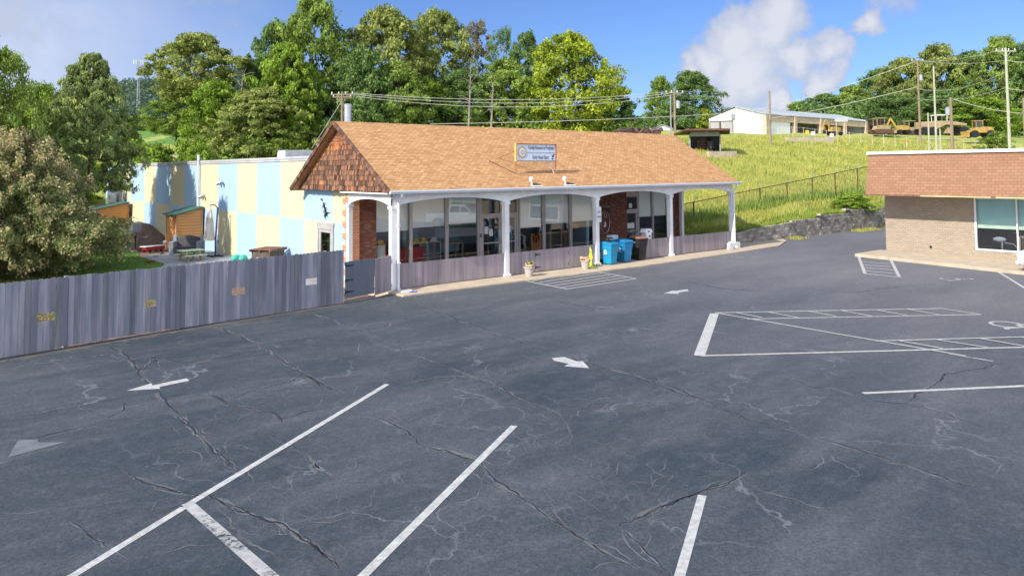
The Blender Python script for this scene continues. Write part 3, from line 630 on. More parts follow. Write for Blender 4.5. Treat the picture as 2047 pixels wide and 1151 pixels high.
mb = MB(); mb.prism([(-.36,3.63),(-.36,3.76),(-.49,3.76),(-.50,3.72),(-.46,3.63)], 0, x0-.03, x1+.06, .5); gt = bp('gutter', mb, m_gutter)
for gx_ in (.13, L-.02):
    mb = MB(); mb.tube([(gx_,-.43,3.64),(gx_,-.43,3.55),(gx_+.0,-.20,3.28),(gx_,-.19,3.1),(gx_,-.19,.22),(gx_-.06,-.30,.10),(gx_-.10,-.42,.06)], .055, 8)
    for zz in (1.0, 2.4): mb.box(gx_-.07,gx_+.07,-.25,-.12,zz,zz+.04)
    bp('downspout', mb, m_white)
# porch posts
def post(x, y, w=.23):
    mb = MB(); mb.box(x-w/2,x+w/2,y-w/2,y+w/2,.10,3.04); mb.box(x-w/2-.035,x+w/2+.035,y-w/2-.035,y+w/2+.035,3.04,3.17); mb.box(x-w/2-.05,x+w/2+.05,y-w/2-.05,y+w/2+.05,.001,.10)
    return bp('porch_post', mb, m_white, bevel=.008)
for i in range(5): post(L*i/4, 0)
post(0, 3.5, .2); post(L, 3.5, .2)
mb = MB(); mb.box(L-.75, L+.35, -.30, -.16, .002, .34); mb.prism([(L-.9,.002),(L-.9,.30),(L-.72,.45),(L-.54,.30),(L-.54,.002)], 1, -.42, -.31, .5); mb.box(L+.13,L+.42,-.16,.2,.002,.34)
bp('plinth', mb, m_white, bevel=.01)
# painted side wall, flat roof and parapet
ubs = [213,236.6,261,287.7,311,340,368,399.7,435,474,513,560,608,665]
ybs = [float(on(u,425,0,.3)[1]) for u in ubs]; ybs[0] = 50.8; ybs.append(YW-.02)
mbB, mbY = MB(), MB()
mb = MB(); zm = 2.26; xw = .3
for i in range(len(ybs)-1):
    ya, yb2 = ybs[i], ybs[i+1]
    top = 5.02
    segs = [(ya, yb2, -.6, zm, 1-(i%2)), (ya, yb2, zm, top, i%2)]
    for (a, b, za, zb, c) in segs:
        parts = [(a, b, za, zb)]
        if b < 6.9:   # only the low front stretch under the gable
            zb2 = min(zb, 3.72); parts = [(a, max(b, 6.9), za, zb)] if a > 6.9 else []
            lo_a = min(a, 6.9); parts.append((lo_a, b, za, zb2))
        dy0, dy1, dz = 5.50, 7.12, 2.12     # opening of the side door
        out_ = []
        for (a_, b_, z0_, z1_) in parts:
            if a_ > dy0 and b_ < dy1 and z0_ < dz:
                hi, lo_ = min(a_, dy1), max(b_, dy0)
                if a_ > dy1: out_.append((a_, dy1, z0_, z1_))
                if b_ < dy0: out_.append((dy0, b_, z0_, z1_))
                if z1_ > dz: out_.append((hi, lo_, max(z0_, dz), z1_))
            else: out_.append((a_, b_, z0_, z1_))
        for (a_, b_, z0_, z1_) in out_:
            if a_-b_ > .001 and z1_ > z0_: mb.add([(xw,a_,z0_),(xw,b_,z0_),(xw,b_,z1_),(xw,a_,z1_)], [(0,1,2,3)], .5, c)
mb.add([(xw,50.8,-.6),(22.7,50.8,-.6),(22.7,50.8,5.02),(xw,50.8,5.02)], [(3,2,1,0)], .5, 0)
mb.add([(22.7,50.8,-.6),(22.7,3.8,-.6),(22.7,3.8,3.6),(22.7,6.9,3.6),(22.7,6.9,5.02),(22.7,50.8,5.02)], [(0,1,2,3,4,5)[::-1]], .5, 1)
mb.add([(xw,6.9,3.6),(22.7,6.9,3.6),(22.7,6.9,5.02),(xw,6.9,5.02)], [(0,1,2,3)], .5, 1)
sw = bp('painted_side_wall', mb, [m_blue, m_yel])
mb = MB(); mb.box(.26,.62,6.3,50.84,5.02,5.24); mb.box(.621,22.74,50.5,50.84,5.02,5.24); mb.box(.621,22.74,6.3,6.6,5.02,5.238); mb.box(22.4,22.74,6.601,50.499,5.02,5.239); mb.box(.235,.2585,6.3,50.84,5.13,5.2)
mb.build('parapet_cap', m_cap, sw)
bp('flat_roof', MB().box(.4,22.6,6.6,50.6,4.80,4.95), m_tar)
# quoin of brick at the corner
mb = MB(); mb.box(.24,.60,3.76,4.35,-.3,3.60)
for i in range(7): mb.box(.24,.5,4.351,4.62,.12+i*.5,.12+i*.5+.23)
bp('brick_quoin', mb, m_quoin)
# side door in the painted wall
mb = MB(); mb.box(.24,.36,5.50,5.66,-.25,2.12); mb.box(.24,.36,6.96,7.12,-.25,2.12); mb.box(.24,.36,5.661,6.959,1.93,2.12); mb.box(.23,.29,5.46,7.16,2.12,2.22)
sd = bp('side_door', mb, Mt('grey_door_frame',(.40,.39,.38),None,2,3,.6))
mb = MB(); mb.box(.27,.32,5.66,5.84,-.25,1.92); mb.box(.27,.32,6.78,6.96,-.25,1.92); mb.box(.27,.32,5.841,6.779,1.78,1.92); mb.box(.27,.32,5.841,6.779,-.25,.0); mb.build('door_leaf', m_frame, sd)
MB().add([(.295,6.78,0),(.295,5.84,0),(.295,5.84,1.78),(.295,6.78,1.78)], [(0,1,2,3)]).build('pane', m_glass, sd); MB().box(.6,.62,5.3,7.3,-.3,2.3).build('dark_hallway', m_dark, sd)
mb = MB(); mb.tube([(.26,6.7,.78),(.18,6.7,.80),(.18,6.6,.80)], .02, 6); mb.build('handle', m_galv, sd)
# front wall
xa = X(752); xb = X(1194); xc = X(1252); xd_ = X(1339)
for (a, b) in ((.601, xa), (xb, xc), (xd_, 22.65)): bp('brick_pier', MB().box(a, b, YW-.02, YW+.28, -.05, 3.62), m_brick)
bp('window_header', MB().box(xa, xd_, YW+.16, YW+.3, 3.32, 3.63), m_soffit)
rm = MB(); rm.add([(.9,YW+.35,.03),(22,YW+.35,.03),(22,12.5,.03),(.9,12.5,.03)], [(0,1,2,3)]); bp('floor', rm, m_roomf)
mb = MB(); mb.add([(.9,12.5,0),(22,12.5,0),(22,12.5,3.4),(.9,12.5,3.4)], [(0,1,2,3)]); mb.add([(.9,YW+.3,0),(.9,12.5,0),(.9,12.5,3.4),(.9,YW+.3,3.4)], [(0,1,2,3)]); mb.add([(22,12.5,0),(22,YW+.3,0),(22,YW+.3,3.4),(22,12.5,3.4)], [(0,1,2,3)])
mb.box(6.05,7.0,9.2,9.4,.03,3.39); mb.box(8.1,9.7,9.2,9.4,.03,3.39); mb.box(7.0,8.1,9.2,9.4,2.1,3.39); mb.box(14.6,14.8,YW+.3,12.4,.03,3.38)
bp('room_walls', mb, m_room); bp('ceiling', MB().box(.9,22,YW+.3,12.5,3.4,3.44), m_soffit)
def window(a, b, zb, z0=.10, z1=3.32, hem=False, mt=None, fr=.06):
    y = YW+.20; mb = MB(); mb.box(a,a+fr,y-.06,y+.06,z0,z1); mb.box(b-fr,b,y-.06,y+.06,z0,z1); mb.box(a+fr,b-fr,y-.06,y+.06,z0,z0+fr); mb.box(a+fr,b-fr,y-.06,y+.06,z1-fr,z1)
    w = bp('window', mb, m_frame)
    MB().add([(a+fr,y,z0+fr),(b-fr,y,z0+fr),(b-fr,y,z1-fr),(a+fr,y,z1-fr)], [(0,1,2,3)]).build('pane', m_glass, w)
    if zb:
        MB().box(a+fr+.01,b-fr-.01,y+.08,y+.09,zb,z1-.02).build('blind', mt or m_blind, w)
        if hem: MB().box(a+fr+.01,b-fr-.01,y+.075,y+.095,zb-.05,zb).build('blind_hem', m_white, w)
    return w
Xs = [X(752), X(825), X(897.5), X(961)]
window(Xs[0]+.005, Xs[1]-.005, 1.84); window(Xs[1], Xs[2]-.005, 1.93, fr=.09); window(Xs[2], Xs[3]-.005, 2.0, fr=.08)
Xs2 = [X(1041), X(1091), X(1145), xb]
window(Xs2[0], Xs2[1]-.005, 1.62, hem=True, fr=.08); window(Xs2[1], Xs2[2]-.005, 1.69, fr=.10); window(Xs2[2], Xs2[3]-.005, 1.72, fr=.07)
Xs3 = [X(1280), X(1309), xd_]
window(Xs3[0], Xs3[1]-.005, 1.73, fr=.05); window(Xs3[1], Xs3[2], 1.73, fr=.06)
# double entrance door with transom
def doorleaf(par, a, b, z1, hx, notices, sill=.95):
    y = YW+.20; mb = MB(); fr = .11; mb.box(a,a+fr,y-.03,y+.03,.03,z1); mb.box(b-fr,b,y-.03,y+.03,.03,z1); mb.box(a+fr,b-fr,y-.03,y+.03,z1-.11,z1); mb.box(a+fr,b-fr,y-.03,y+.03,.03,.25)
    d = mb.build('door', m_frame, par); MB().add([(a+fr,y,.25),(b-fr,y,.25),(b-fr,y,z1-.11),(a+fr,y,z1-.11)], [(0,1,2,3)]).build('pane', m_glass, d)
    MB().box(a+fr,b-fr,y-.07,y-.04,sill,sill+.06).build('push_bar', m_frame, d)
    mb = MB(); mb.tube([(hx,y-.03,.9),(hx,y-.09,.92),(hx,y-.09,1.2),(hx,y-.03,1.22)], .014, 6); mb.build('handle', m_galv, d)
    for (nx, nz, w, h) in notices: MB().box(nx,nx+w,y-.012,y-.007,nz,nz+h).build('notice', m_paper, d)
    return d
da, db, dm = X(963), X(1040), X(1004.5); y = YW+.20
mb = MB(); mb.box(da-.05,da+.12,y-.07,y+.07,.0,3.32); mb.box(db-.12,db-.02,y-.07,y+.07,.0,3.32); mb.box(da+.12,db-.12,y-.07,y+.07,2.28,2.40); mb.box(da+.12,db-.12,y-.07,y+.07,3.2,3.32); mb.box(dm-.03,dm+.03,y-.06,y+.06,2.4,3.2)
en = bp('entrance', mb, m_frame)
for (pa_, pb2) in ((da+.12,dm-.03),(dm+.03,db-.12)): MB().add([(pa_,y,2.4),(pb2,y,2.4),(pb2,y,3.2),(pa_,y,3.2)], [(0,1,2,3)]).build('transom_pane', m_glass, en)
doorleaf(en, da+.125, dm-.004, 2.275, dm-.06, [(da+.30,1.42,.24,.36),(da+.60,1.30,.22,.34)])
doorleaf(en, dm+.004, db-.125, 2.275, dm+.06, [(dm+.42,1.42,.25,.34)])
# single door on the right
ea, eb = X(1252.5), X(1279.5)
mb = MB(); mb.box(ea,ea+.08,y-.07,y+.07,0,3.32); mb.box(eb-.08,eb,y-.07,y+.07,0,3.32); mb.box(ea+.08,eb-.08,y-.07,y+.07,2.10,2.22); mb.box(ea+.08,eb-.08,y-.07,y+.07,2.92,3.32)
e2 = bp('entrance', mb, m_frame); MB().add([(ea+.08,y,2.22),(eb-.08,y,2.22),(eb-.08,y,2.92),(ea+.08,y,2.92)], [(0,1,2,3)]).build('transom_pane', m_glass, e2)
d = doorleaf(e2, ea+.085, eb-.085, 2.095, eb-.16, [(ea+.25,1.12,.6,.32)]); MB().box(ea+.4,ea+.66,y-.02,y-.008,2.28,2.55).build('notice', m_paper, e2)
# interior things
def box_thing(name, label, cat, pieces, mt, **k):
    t = MB()
    for q in pieces: t.box(*q)
    o = t.build(name, mt, **k); return tag(o, label, cat)
# ================================================================== fences
FL = [(-21,-4.05),(-12.58,-2.42),(-8.29,-1.72),(-2.60,-1.08)]
def along(pts):
    out = []; s = 0
    for a, b in zip(pts, pts[1:]):
        a = Vector(a); b = Vector(b); out.append((s, (b-a).length, a, (b-a).normalized())); s += (b-a).length
    return out, s
segs, tot = along(FL)
def atS(s):
    for s0, l, a, d in segs:
        if s <= s0+l or (s0, l, a, d) == segs[-1]: return a+d*(s-s0), d
def s_of(x):
    for s0, l, a, d in segs:
        b = a+d*l
        if a.x <= x <= b.x: return s0+(x-a.x)/d.x
holes = []
for (u, v, w, h) in [(94,633,32,17),(300,606,29,15),(475,582,24,14),(620,563,22,13)]:
    yq = -1.2
    for _ in range(8):
        p = on(u, v, 1, yq); s = s_of(p[0]); q, d = atS(s); yq = q.y
    p1 = on(u-w/2, v, 1, yq); p2 = on(u+w/2, v, 1, yq); t = on(u, v-h/2, 1, yq); b_ = on(u, v+h/2, 1, yq)
    holes.append((s_of(p1[0]), s_of(p2[0]), b_[2], t[2]))
PF = thing('picket_fence', 'tall weathered blue-grey board fence with four small square cutouts, along the left of the lot', 'fence')
mb = MB(); r_ = random.Random(11); s = 0; wd = .142
def board(mb, p, d, w, z0, z1, th_, off, t, ear=True):
    e = Vector((-d.y, d.x)); q = p+e*off; a = q; b = q+d*w; c = .025 if ear else 0
    prof = [(0,z0),(w,z0),(w,z1-c),(w-c,z1),(c,z1),(0,z1-c)]
    P = [(*(q+d*x_+e*k).xy, zz) for k in (0, th_) for x_, zz in prof]
    n = 6
    mb.add(P, [tuple(range(n)), tuple(range(n,2*n))[::-1]]+[(i,n+i,n+(i+1)%n,(i+1)%n) for i in range(n)], t)
while s < tot-.02:
    p, d = atS(s); w = min(wd-.003-r_.uniform(0,.010)*(r_.random()<.6), tot-s); z0 = -.04+r_.uniform(0,.015)+.03*(math.sin(s*.7)>.5); z1 = 1.79+r_.uniform(-.014,.014); t = r_.random(); off = r_.uniform(-.007,.007)
    hh = [h for h in holes if s+wd*.5 > h[0] and s+wd*.5 < h[1]]
    if hh: board(mb, p, d, w, z0, hh[0][2], .018, off, t, False); board(mb, p, d, w, hh[0][3], z1, .018, off, t)
    else: board(mb, p, d, w, z0, z1, .018, off, t)
    s += wd
mb.build('boards', m_fence, PF)
mb = MB()
for s0, l, a, d in segs:
    e = Vector((-d.y, d.x))
    for zz in (.30, 1.55):
        p = a+e*.055; q = a+d*l+e*.055; MB().beam((*p,zz), (*q,zz), .04, .09).build('rail', m_fence_w, PF)
s = .3
while s < tot:
    if any(h[0]-.25 < s < h[1]+.25 for h in holes): s += .6
    p, d = atS(s); e = Vector((-d.y, d.x)); p = p+e*.12; MB().cbox((0,0,.75), .09,.09,2.1).build('fence_post', m_fence_w, PF, loc=(p.x,p.y,0), rz=math.atan2(d.y,d.x)); s += 2.44
# gate beside the first porch post
GT = thing('fence_gate', 'blue-grey board gate with three black strap hinges between the tall fence and the porch', 'gate')
g0 = Vector((-2.54,-1.06)); g1 = Vector((-1.17,-.72)); d = (g1-g0).normalized(); gl = (g1-g0).length
mb = MB(); s = .02
while s < gl-.04: board(mb, g0+d*s, d, min(.115, gl-.03-s), .10, 1.36, .02, 0, r_.random(), False); s += .1165
mb.build('gate_panel', m_gate, GT)
mb = MB(); e = Vector((-d.y,d.x))
for zz in (.2, 1.28): MB().beam((*(g0+d*.03+e*.05),zz), (*(g1-d*.03+e*.05),zz), .04, .09).build('rail', m_gate, GT)
MB().beam((*(g0+d*.0),.0),(*(g1),.0), .05, .05).build('threshold', m_gate, GT)
def hinge(par, p, d, z, L_=.34, name='strap_hinge'):
    mb = MB(); e = Vector((-d.y,d.x)); q = p-e*.012
    mb.beam((*(q-d*.035),z-.07), (*(q-d*.035),z+.07), .035, .012)
    a = q; b = q+d*L_; mb.add([(*a,z-.028),(*(b),z-.010),(*(b),z+.010),(*a,z+.028),(*(a-e*.008),z-.028),(*(b-e*.008),z-.010),(*(b-e*.008),z+.010),(*(a-e*.008),z+.028)], [(4,5,6,7),(0,1,5,4),(3,7,6,2),(1,2,6,5),(0,4,7,3)])
    mb.ball((*(b-d*.02-e*.006),z), .018, n=6)
    return mb.build(name, m_black, par)
for zz in (1.22,.72,.32): hinge(GT, g0+d*.05, d, zz)
# short fence piece between gate and post
SF = thing('board_fence', 'short stretch of purplish-grey boards between the gate and the first white porch post', 'fence')
h0 = g1; h1_ = Vector((-.14,-.14)); d = (h1_-h0).normalized(); s = .01; hl_ = (h1_-h0).length; mb = MB()
while s < hl_-.05: board(mb, h0+d*s, d, min(.135, hl_-s), .02, 1.33+r_.uniform(-.01,.01), .018, 0, r_.random()); s += .14
mb.build('boards', m_fence_w, SF); mb = MB(); e = Vector((-d.y,d.x))
for zz in (.25, 1.15): MB().beam((*(h0+e*.05),zz), (*(h1_+e*.05),zz), .04, .09).build('rail', m_fence_w, SF)
def lowfence(x0_, x1_, label, gate=None, skip=None):
    o = thing('low_porch_fence', label, 'fence', (0,0,0), 0, 'low stained board fences between the porch posts'); mb = MB(); x = x0_
    while x < x1_-.02:
        w = min(.138, x1_-x-.002); board(mb, Vector((x,0)), Vector((1,0)), w, .035, .965-(.0)+r_.uniform(-.004,.004), .02, -.02+r_.uniform(-.002,.002), r_.random(), False); x += .1405
    mb.build('boards', m_fence_w, o); mb = MB()
    for zz in (.2,.82): MB().box(x0_,x1_,.004,.045,zz-.045,zz+.045).build('rail', m_fence_w, o)
    return o
q = L/4
lowfence(.12, q-.12, 'low grey board fence across the first porch bay, left of the entrance doors')
o = lowfence(q+.12, 2*q-.12, 'low grey board fence with black gate hinges across the second porch bay')
gx0 = X(1070,0); gx1 = X(1133,0)
hinge(o, Vector((gx0,-.03)), Vector((1,0)), .78, .26); hinge(o, Vector((gx0,-.03)), Vector((1,0)), .22, .26)
hinge(o, Vector((gx1,-.03)), Vector((-1,0)), .72, .26); hinge(o, Vector((gx1,-.03)), Vector((-1,0)), .22, .26)
lowfence(14.55, 3*q-.12, 'short low grey fence piece just right of the brown rubbish bin')
lowfence(3*q+.12, 4*q-.12, 'low board fence across the last porch bay, the right end of the porch')
# ================================================================== bins, planters, small things at the porch
def wheelie(label, x, y, rz, body, lid, logo, h=1.0, kind='blue', grp=None):
    t = thing('wheelie_bin', label, 'bin', (x, y, .0), rz, grp)
    mb = MB(); w0, w1, d0, d1 = .21, .29, .26, .36
    pr = [(-w0,-d0),(w0,-d0),(w0,d0),(-w0,d0)]; 
    lv = [(.04,w0,d0),(.55*h,.245,.30),(.72*h,.265,.33),(.74*h,.28,.345),(.97*h,w1,d1)]
    vs = []
    for z_, w_, d_ in lv: vs += [(-w_,-d_,z_),(w_,-d_,z_),(w_,d_,z_),(-w_,d_,z_)]
    F = [(3,2,1,0)]+[(4*i+j,4*i+(j+1)%4,4*i+4+(j+1)%4,4*i+4+j) for i in range(4) for j in range(4)]+[(16,17,18,19)]
    mb.add(vs, F, .5); mb.box(-w1-.02,w1+.02,-d1-.02,d1+.02,.93*h,.975*h); mb.box(-.12,.12,-d0-.035,-d0-.0,.28*h,.32*h)
    mb.build('body', body, t, bevel=.02)
    mb = MB(); mb.add([(-w1-.03,-d1-.04,.98*h),(w1+.03,-d1-.04,.98*h),(w1+.03,d1+.06,.98*h),(-w1-.03,d1+.06,.98*h),(-w1+.03,-d1+.04,1.05*h),(w1-.03,-d1+.04,1.05*h),(w1-.03,d1-.02,1.09*h),(-w1+.03,d1-.02,1.09*h)],
        [(0,3,2,1),(4,5,6,7),(0,1,5,4),(1,2,6,5),(2,3,7,6),(3,0,4,7)], .5)
    mb.build('lid', lid, t, bevel=.02)
    mb = MB(); mb.tube([(-.26,d1+.07,.93*h),(.26,d1+.07,.93*h)], .016, 6); mb.build('handle', body, t)
    for sx in (-1, 1):
        mb = MB(); mb.tube([(sx*.24,d0+.05,.13),(sx*.30,d0+.05,.13)], .125, 14); mb.build('wheel', m_dark, t)
    mb = MB()
    xx = -.262
    if logo == 'recycle':            # three chasing arrows round a triangle, on the side that faces the gate
        for k in range(3):
            a = k*2*PI/3+PI/2
            for (ra, da, sb) in ((.055,-.5,.03),(.055,.5,.03)):
                mb.cbox((xx-.016, .02+.07*math.cos(a+da), .62*h+.07*math.sin(a+da)), .006, .055, .045, rx=a)
        mb.box(xx-.014,xx-.008,-.10,.14,.50*h,.53*h)
    else:
        mb.box(xx-.022,xx-.016,-.05,.06,.76*h,.83*h)
    mb.build('logo', m_paper, t)
    return t
wheelie('blue recycling bin with black crate on top, beside the third porch post', 11.72, -.26, R(3), m_bing, m_binb, 'recycle', 1.0, grp='wheeled bins in front of the brick wall')
wheelie('blue recycling bin in the middle, white box standing behind its lid', 12.92, -.10, R(-4), m_binb, m_binb, 'recycle', 1.02, grp='wheeled bins in front of the brick wall')
wheelie('black rubbish bin with faded brown top, right-hand of the bins', 14.08, -.06, R(-8), m_bink, m_binbr, 'n', 1.10, grp='wheeled bins in front of the brick wall')
mb = MB(); 
for (a, b, c, d2) in ((-.2,.2,-.14,-.12),(-.2,.2,.12,.14)): mb.box(a,b,c,d2,0,.05); mb.box(a,b,c,d2,.13,.17)
for a in (-.2,.18): 
    mb.box(a,a+.02,-.12,.12,0,.05); mb.box(a,a+.02,-.12,.12,.13,.17)
    for b in (-.14,.12): mb.box(a,a+.02,b,b+.02,.05,.13)
mb.box(-.18,.18,-.12,.12,0,.012); o = mb.build('crate', m_bink, loc=(11.75,-.2,1.075), rz=R(12)); tag(o, 'small black open crate lying on the lid of the first blue bin', 'crate')
mb = MB(); mb.box(-.26,.26,-.16,.16,0,.24); mb.box(-.27,.27,-.17,.17,.24,.27); o = mb.build('storage_box', Mt('pale_blue_box',(.50,.64,.74),None,2,3,.6), loc=(12.75,.48,1.0), rz=R(8), bevel=.01); tag(o, 'pale blue box on a stand behind the middle blue bin', 'box')
mb = MB(); mb.box(12.45,13.05,.34,.62,.002,.035)
for a in (12.47,12.99):
    for b in (.36,.56): mb.box(a,a+.04,b,b+.04,.035,.96)
mb.box(12.45,13.05,.34,.62,.96,.998); o = mb.build('box_stand', m_galv); tag(o, 'metal stand carrying the pale blue box behind the bins', 'stand')
mb = MB(); mb.prism([(-.2,0),(.2,0),(.2,.34),(.3,.34),(.22,.52),(-.22,.52),(-.3,.34),(-.2,.34)], 1, -.18, .18, .5); o = mb.build('mail_box', m_white, loc=(15.0,.22,.95), bevel=.012)
tag(o, 'white lidded box with dark marks standing above the low fence right of the bins', 'box')
mb = MB(); mb.box(-.09,.03,-.186,-.181,.36,.44); mb.ball((.04,-.185,.16), .07,.006,.06, n=8); mb.build('printed_mark', m_navy, o)
mb = MB(); mb.box(14.85,15.15,.12,.34,.002,.95); o = mb.build('pedestal', m_galv); tag(o, 'grey pedestal under the white lidded box', 'stand')
# planters
def planter(label, x, y, succ):
    t = thing('flower_pot', label, 'planter', (x, y, .001), 0, 'clay pots of flowers on the sidewalk')
    mb = MB(); mb.lathe([(.15,0),(.205,.34),(.205,.345),(.235,.35),(.24,.42),(.215,.42),(.205,.38)], n=20); mb.build('pot', m_terr, t, smooth=False)
    MB().lathe([(.0,.385),(.205,.386)], n=16).build('soil', m_mulch, t)
    mb = MB(); rq = random.Random(int(x*10))
    for i in range(26):
        a = rq.uniform(0, 2*PI); r0 = rq.uniform(.02,.22); mb.ball((r0*math.cos(a), r0*math.sin(a), .43+rq.uniform(0,.10)), rq.uniform(.03,.055), n=6, t=rq.random())
    mb.build('flowers', m_petal, t)
    mb = MB()
    for i in range(50 if succ else 22):
        a = rq.uniform(0, 2*PI); l = rq.uniform(.08,.24 if succ else .14); r0 = rq.uniform(0,.12); c = Vector((r0*math.cos(a)+ (.05 if succ else 0), r0*math.sin(a), .42+(.05 if succ else 0)))
        e = c+Vector((math.cos(a)*l*.7, math.sin(a)*l*.7, l*rq.uniform(.4,1))); w = Vector((-math.sin(a), math.cos(a), 0))*.03
        mb.add([c-w*.6, (c+e)/2-w, e, (c+e)/2+w, c+w*.6], [(0,1,2,3,4)], rq.random())
    mb.build('leaves', L_bright, t)
planter('clay pot of orange flowers with a green succulent, nearer the entrance doors', 6.23, -.72, True)
planter('clay pot of pink and orange flowers beside the lime figure', 9.62, -.72, False)
# lime green safety figure (flat cut-out on a foot)
t = thing('safety_figure', 'narrow lime-green child-shaped caution figure leaning by the second flower pot', 'caution sign', (10.28,-.42,.001), R(70))
pr = [(-.10,.06),(-.03,.06),(0,.3),(.03,.06),(.10,.06),(.10,.5),(.17,.42),(.2,.46),(.10,.62),(.06,.66),(.08,.72),(.07,.80),(0,.84),(-.07,.80),(-.08,.72),(-.06,.66),(-.12,.6),(-.18,.42),(-.14,.4),(-.09,.5)]
mb = MB(); mb.prism(pr, 1, -.02, .02, .5); mb.build('figure', m_lime, t); MB().prism([(-.16,0),(.16,0),(.14,.06),(-.14,.06)], 1, -.12, .12).build('foot', m_lime, t)
mb = MB(); mb.tube([(.05,0,.8),(.05,0,.92)], .03, 6); mb.build('flag', m_lime, t)
# weeds by the third post
mb = MB(); rq = random.Random(3)
for i in range(90):
    x = rq.uniform(10.4,10.95); y = rq.uniform(-.5,-.15); h = rq.uniform(.05,.16); a = rq.uniform(0,6.3); mb.add([(x,y,.0),(x+.03*math.cos(a),y+.03*math.sin(a),.0),(x+.08*math.cos(a+1),y+.08*math.sin(a+1),h)], [(0,1,2)], rq.random())
o = mb.build('weeds', L_bright); tag(o, 'small green weeds growing at the foot of the third porch post', 'weeds', kind='stuff')
# blue rag by corner post
mb = MB(); mb.ball((0,0,.0),.16,.06,.025,n=10); mb.ball((.12,-.03,0),.07,.05,.03,n=8); o = mb.build('blue_rag', Mt('blue_rag',(.05,.06,.5),None,3,3,.7), loc=(.30,-.95,.01)); tag(o, 'small bright blue rag on the sidewalk by the corner downspout', 'rag')
mb = MB(); mb.prism([(-.1,-.18),(.35,-.2),(.45,.1),(-.1,.12)], 2, 0, .05); o = mb.build('splash_block', m_white, loc=(.02,-.6,.0)); tag(o, 'white splash block under the left downspout at the corner post', 'splash block')
# sign on the second post
t = thing('post_sign', 'small white notice with two lines of blue print on the third porch post', 'sign', (2*q+.02,-.13,0))
MB().box(-.13,.20,-.02,0,2.02,2.75).build('sign_panel', m_paper, t)
mb = MB(); rq = random.Random(1)
for zz, n in ((2.50,4),(2.27,5)):
    for i in range(n):
        x_ = -.05+i*.05; mb.box(x_,x_+.030,-.024,-.021,zz-.045,zz+.045)
mb.build('print', m_ink, t)
# wire hoop with bird and shelf on the brick
t = thing('wall_hoop', 'thin wire oval hoop with a small white bird, hung on the brick below a shelf', 'ornament')
cx_, cz_ = X(1211,3.6), float(on(1210,444,1,3.6)[2])
mb = MB(); mb.tube([(cx_+.36*math.cos(a), 3.66, cz_+.62*math.sin(a)) for a in np.linspace(0,2*PI,33)], .014, 5); mb.tube([(cx_+.02+.10*math.cos(a), 3.66, cz_+.36+.13*math.sin(a)) for a in np.linspace(0,2*PI,17)], .012, 5); mb.build('hoop', m_galv, t)
mb = MB(); mb.ball((cx_-.03,3.64,cz_-.12),.06,.03,.15,n=8); mb.ball((cx_-.06,3.64,cz_-.22),.10,.03,.06,n=8); mb.build('bird', m_white, t)
mb = MB(); mb.box(cx_-.38,cx_+.34,3.44,3.77,cz_+.74,cz_+.79); mb.box(cx_-.3,cx_-.25,3.6,3.77,cz_+.58,cz_+.74); mb.box(cx_+.2,cx_+.25,3.6,3.77,cz_+.58,cz_+.74); o = mb.build('wall_shelf', m_bark); tag(o, 'dark wooden shelf on the brick wall above the wire hoop', 'shelf')
mb = MB(); rq = random.Random(4)
for i in range(14): a = Vector((cx_+rq.uniform(-.2,.1),3.6,cz_+.80)); mb.tube([a, a+Vector((rq.uniform(-.2,.2),rq.uniform(-.08,.05),rq.uniform(.05,.22)))], .012, 4)
mb.ball((cx_+.22,3.6,cz_+.84),.12,.06,.04,n=8); o = mb.build('driftwood', m_barkl); tag(o, 'pale twigs and driftwood lying on the wall shelf', 'ornament')
mb = MB(); mb.tube([(cx_+.47,3.74,.0),(cx_+.47,3.74,3.6)], .018, 6); mb.build('conduit', m_rust, B)
# red shovel handle by the first brick pier
mb = MB(); mb.tube([(.62,.55,.01),(.44,1.2,1.15)], .022, 6); mb.tube([(.36,1.2,1.18),(.52,1.22,1.18)], .022, 6); mb.box(.5,.76,.46,.58,.0,.30); o = mb.build('red_broom', m_red); tag(o, 'red broom leaning inside the porch corner behind the gate', 'broom')
# keypad
MB().box(da-.0,da+.07,y_d-.09,y_d-.07,1.28,1.46).build('keypad', m_black, en) if (y_d := YW+.20) else None
# interior things seen through the glass
def T_(name, label, cat, fn, mt, loc=(0,0,0), rz=0):
    mb = MB(); fn(mb); o = mb.build(name, mt, loc=loc, rz=rz); return tag(o, label, cat)
def tbl(w, d, h):
    def f(mb):
        mb.box(-w/2,w/2,-d/2,d/2,h-.04,h)
        for a in (-1,1):
            for b in (-1,1): mb.box(a*(w/2-.06)-.03,a*(w/2-.06)+.03,b*(d/2-.06)-.03,b*(d/2-.06)+.03,0,h-.04)
    return f
T_('table', 'pale worktop table inside, left of the entrance doors', 'table', tbl(1.9,.7,.98), m_timber, (6.0,5.3,.03))
T_('low_shelf', 'grey open toy shelf standing inside the third window', 'shelf', lambda mb: (mb.box(-.8,.8,-.2,.2,0,.05), mb.box(-.8,.8,-.2,.2,.55,.6), mb.box(-.8,.8,-.2,.2,1.1,1.15), *[mb.box(a,a+.04,-.2,.2,.05,1.1) for a in (-.8,-.4,0,.4,.76)], mb.box(-.8,.8,.201,.22,0,1.15)), m_galv, (4.6,4.9,.03))
for i, (x_, lab, mt_) in enumerate([(4.15,'yellow toy helmet on the toy shelf, left',m_yplas),(4.55,'yellow toy truck in the middle of the toy shelf',m_yplas),(5.1,'white cloth toy on the right of the toy shelf',m_white)]):
    T_('toy', lab, 'toy', lambda mb: (mb.ball((0,0,.09),.15,.12,.1,n=8), mb.box(-.2,.16,-.1,.1,0,.07)), mt_, (x_,4.9,1.18))
T_('toy_helmet', 'bright yellow helmet on a white bucket inside the first window', 'toy', lambda mb: (mb.ball((0,0,0),.2,.18,.15,n=10), mb.box(-.22,.22,-.22,.1,-.05,-.01)), m_yplas, (2.0,4.5,1.32))
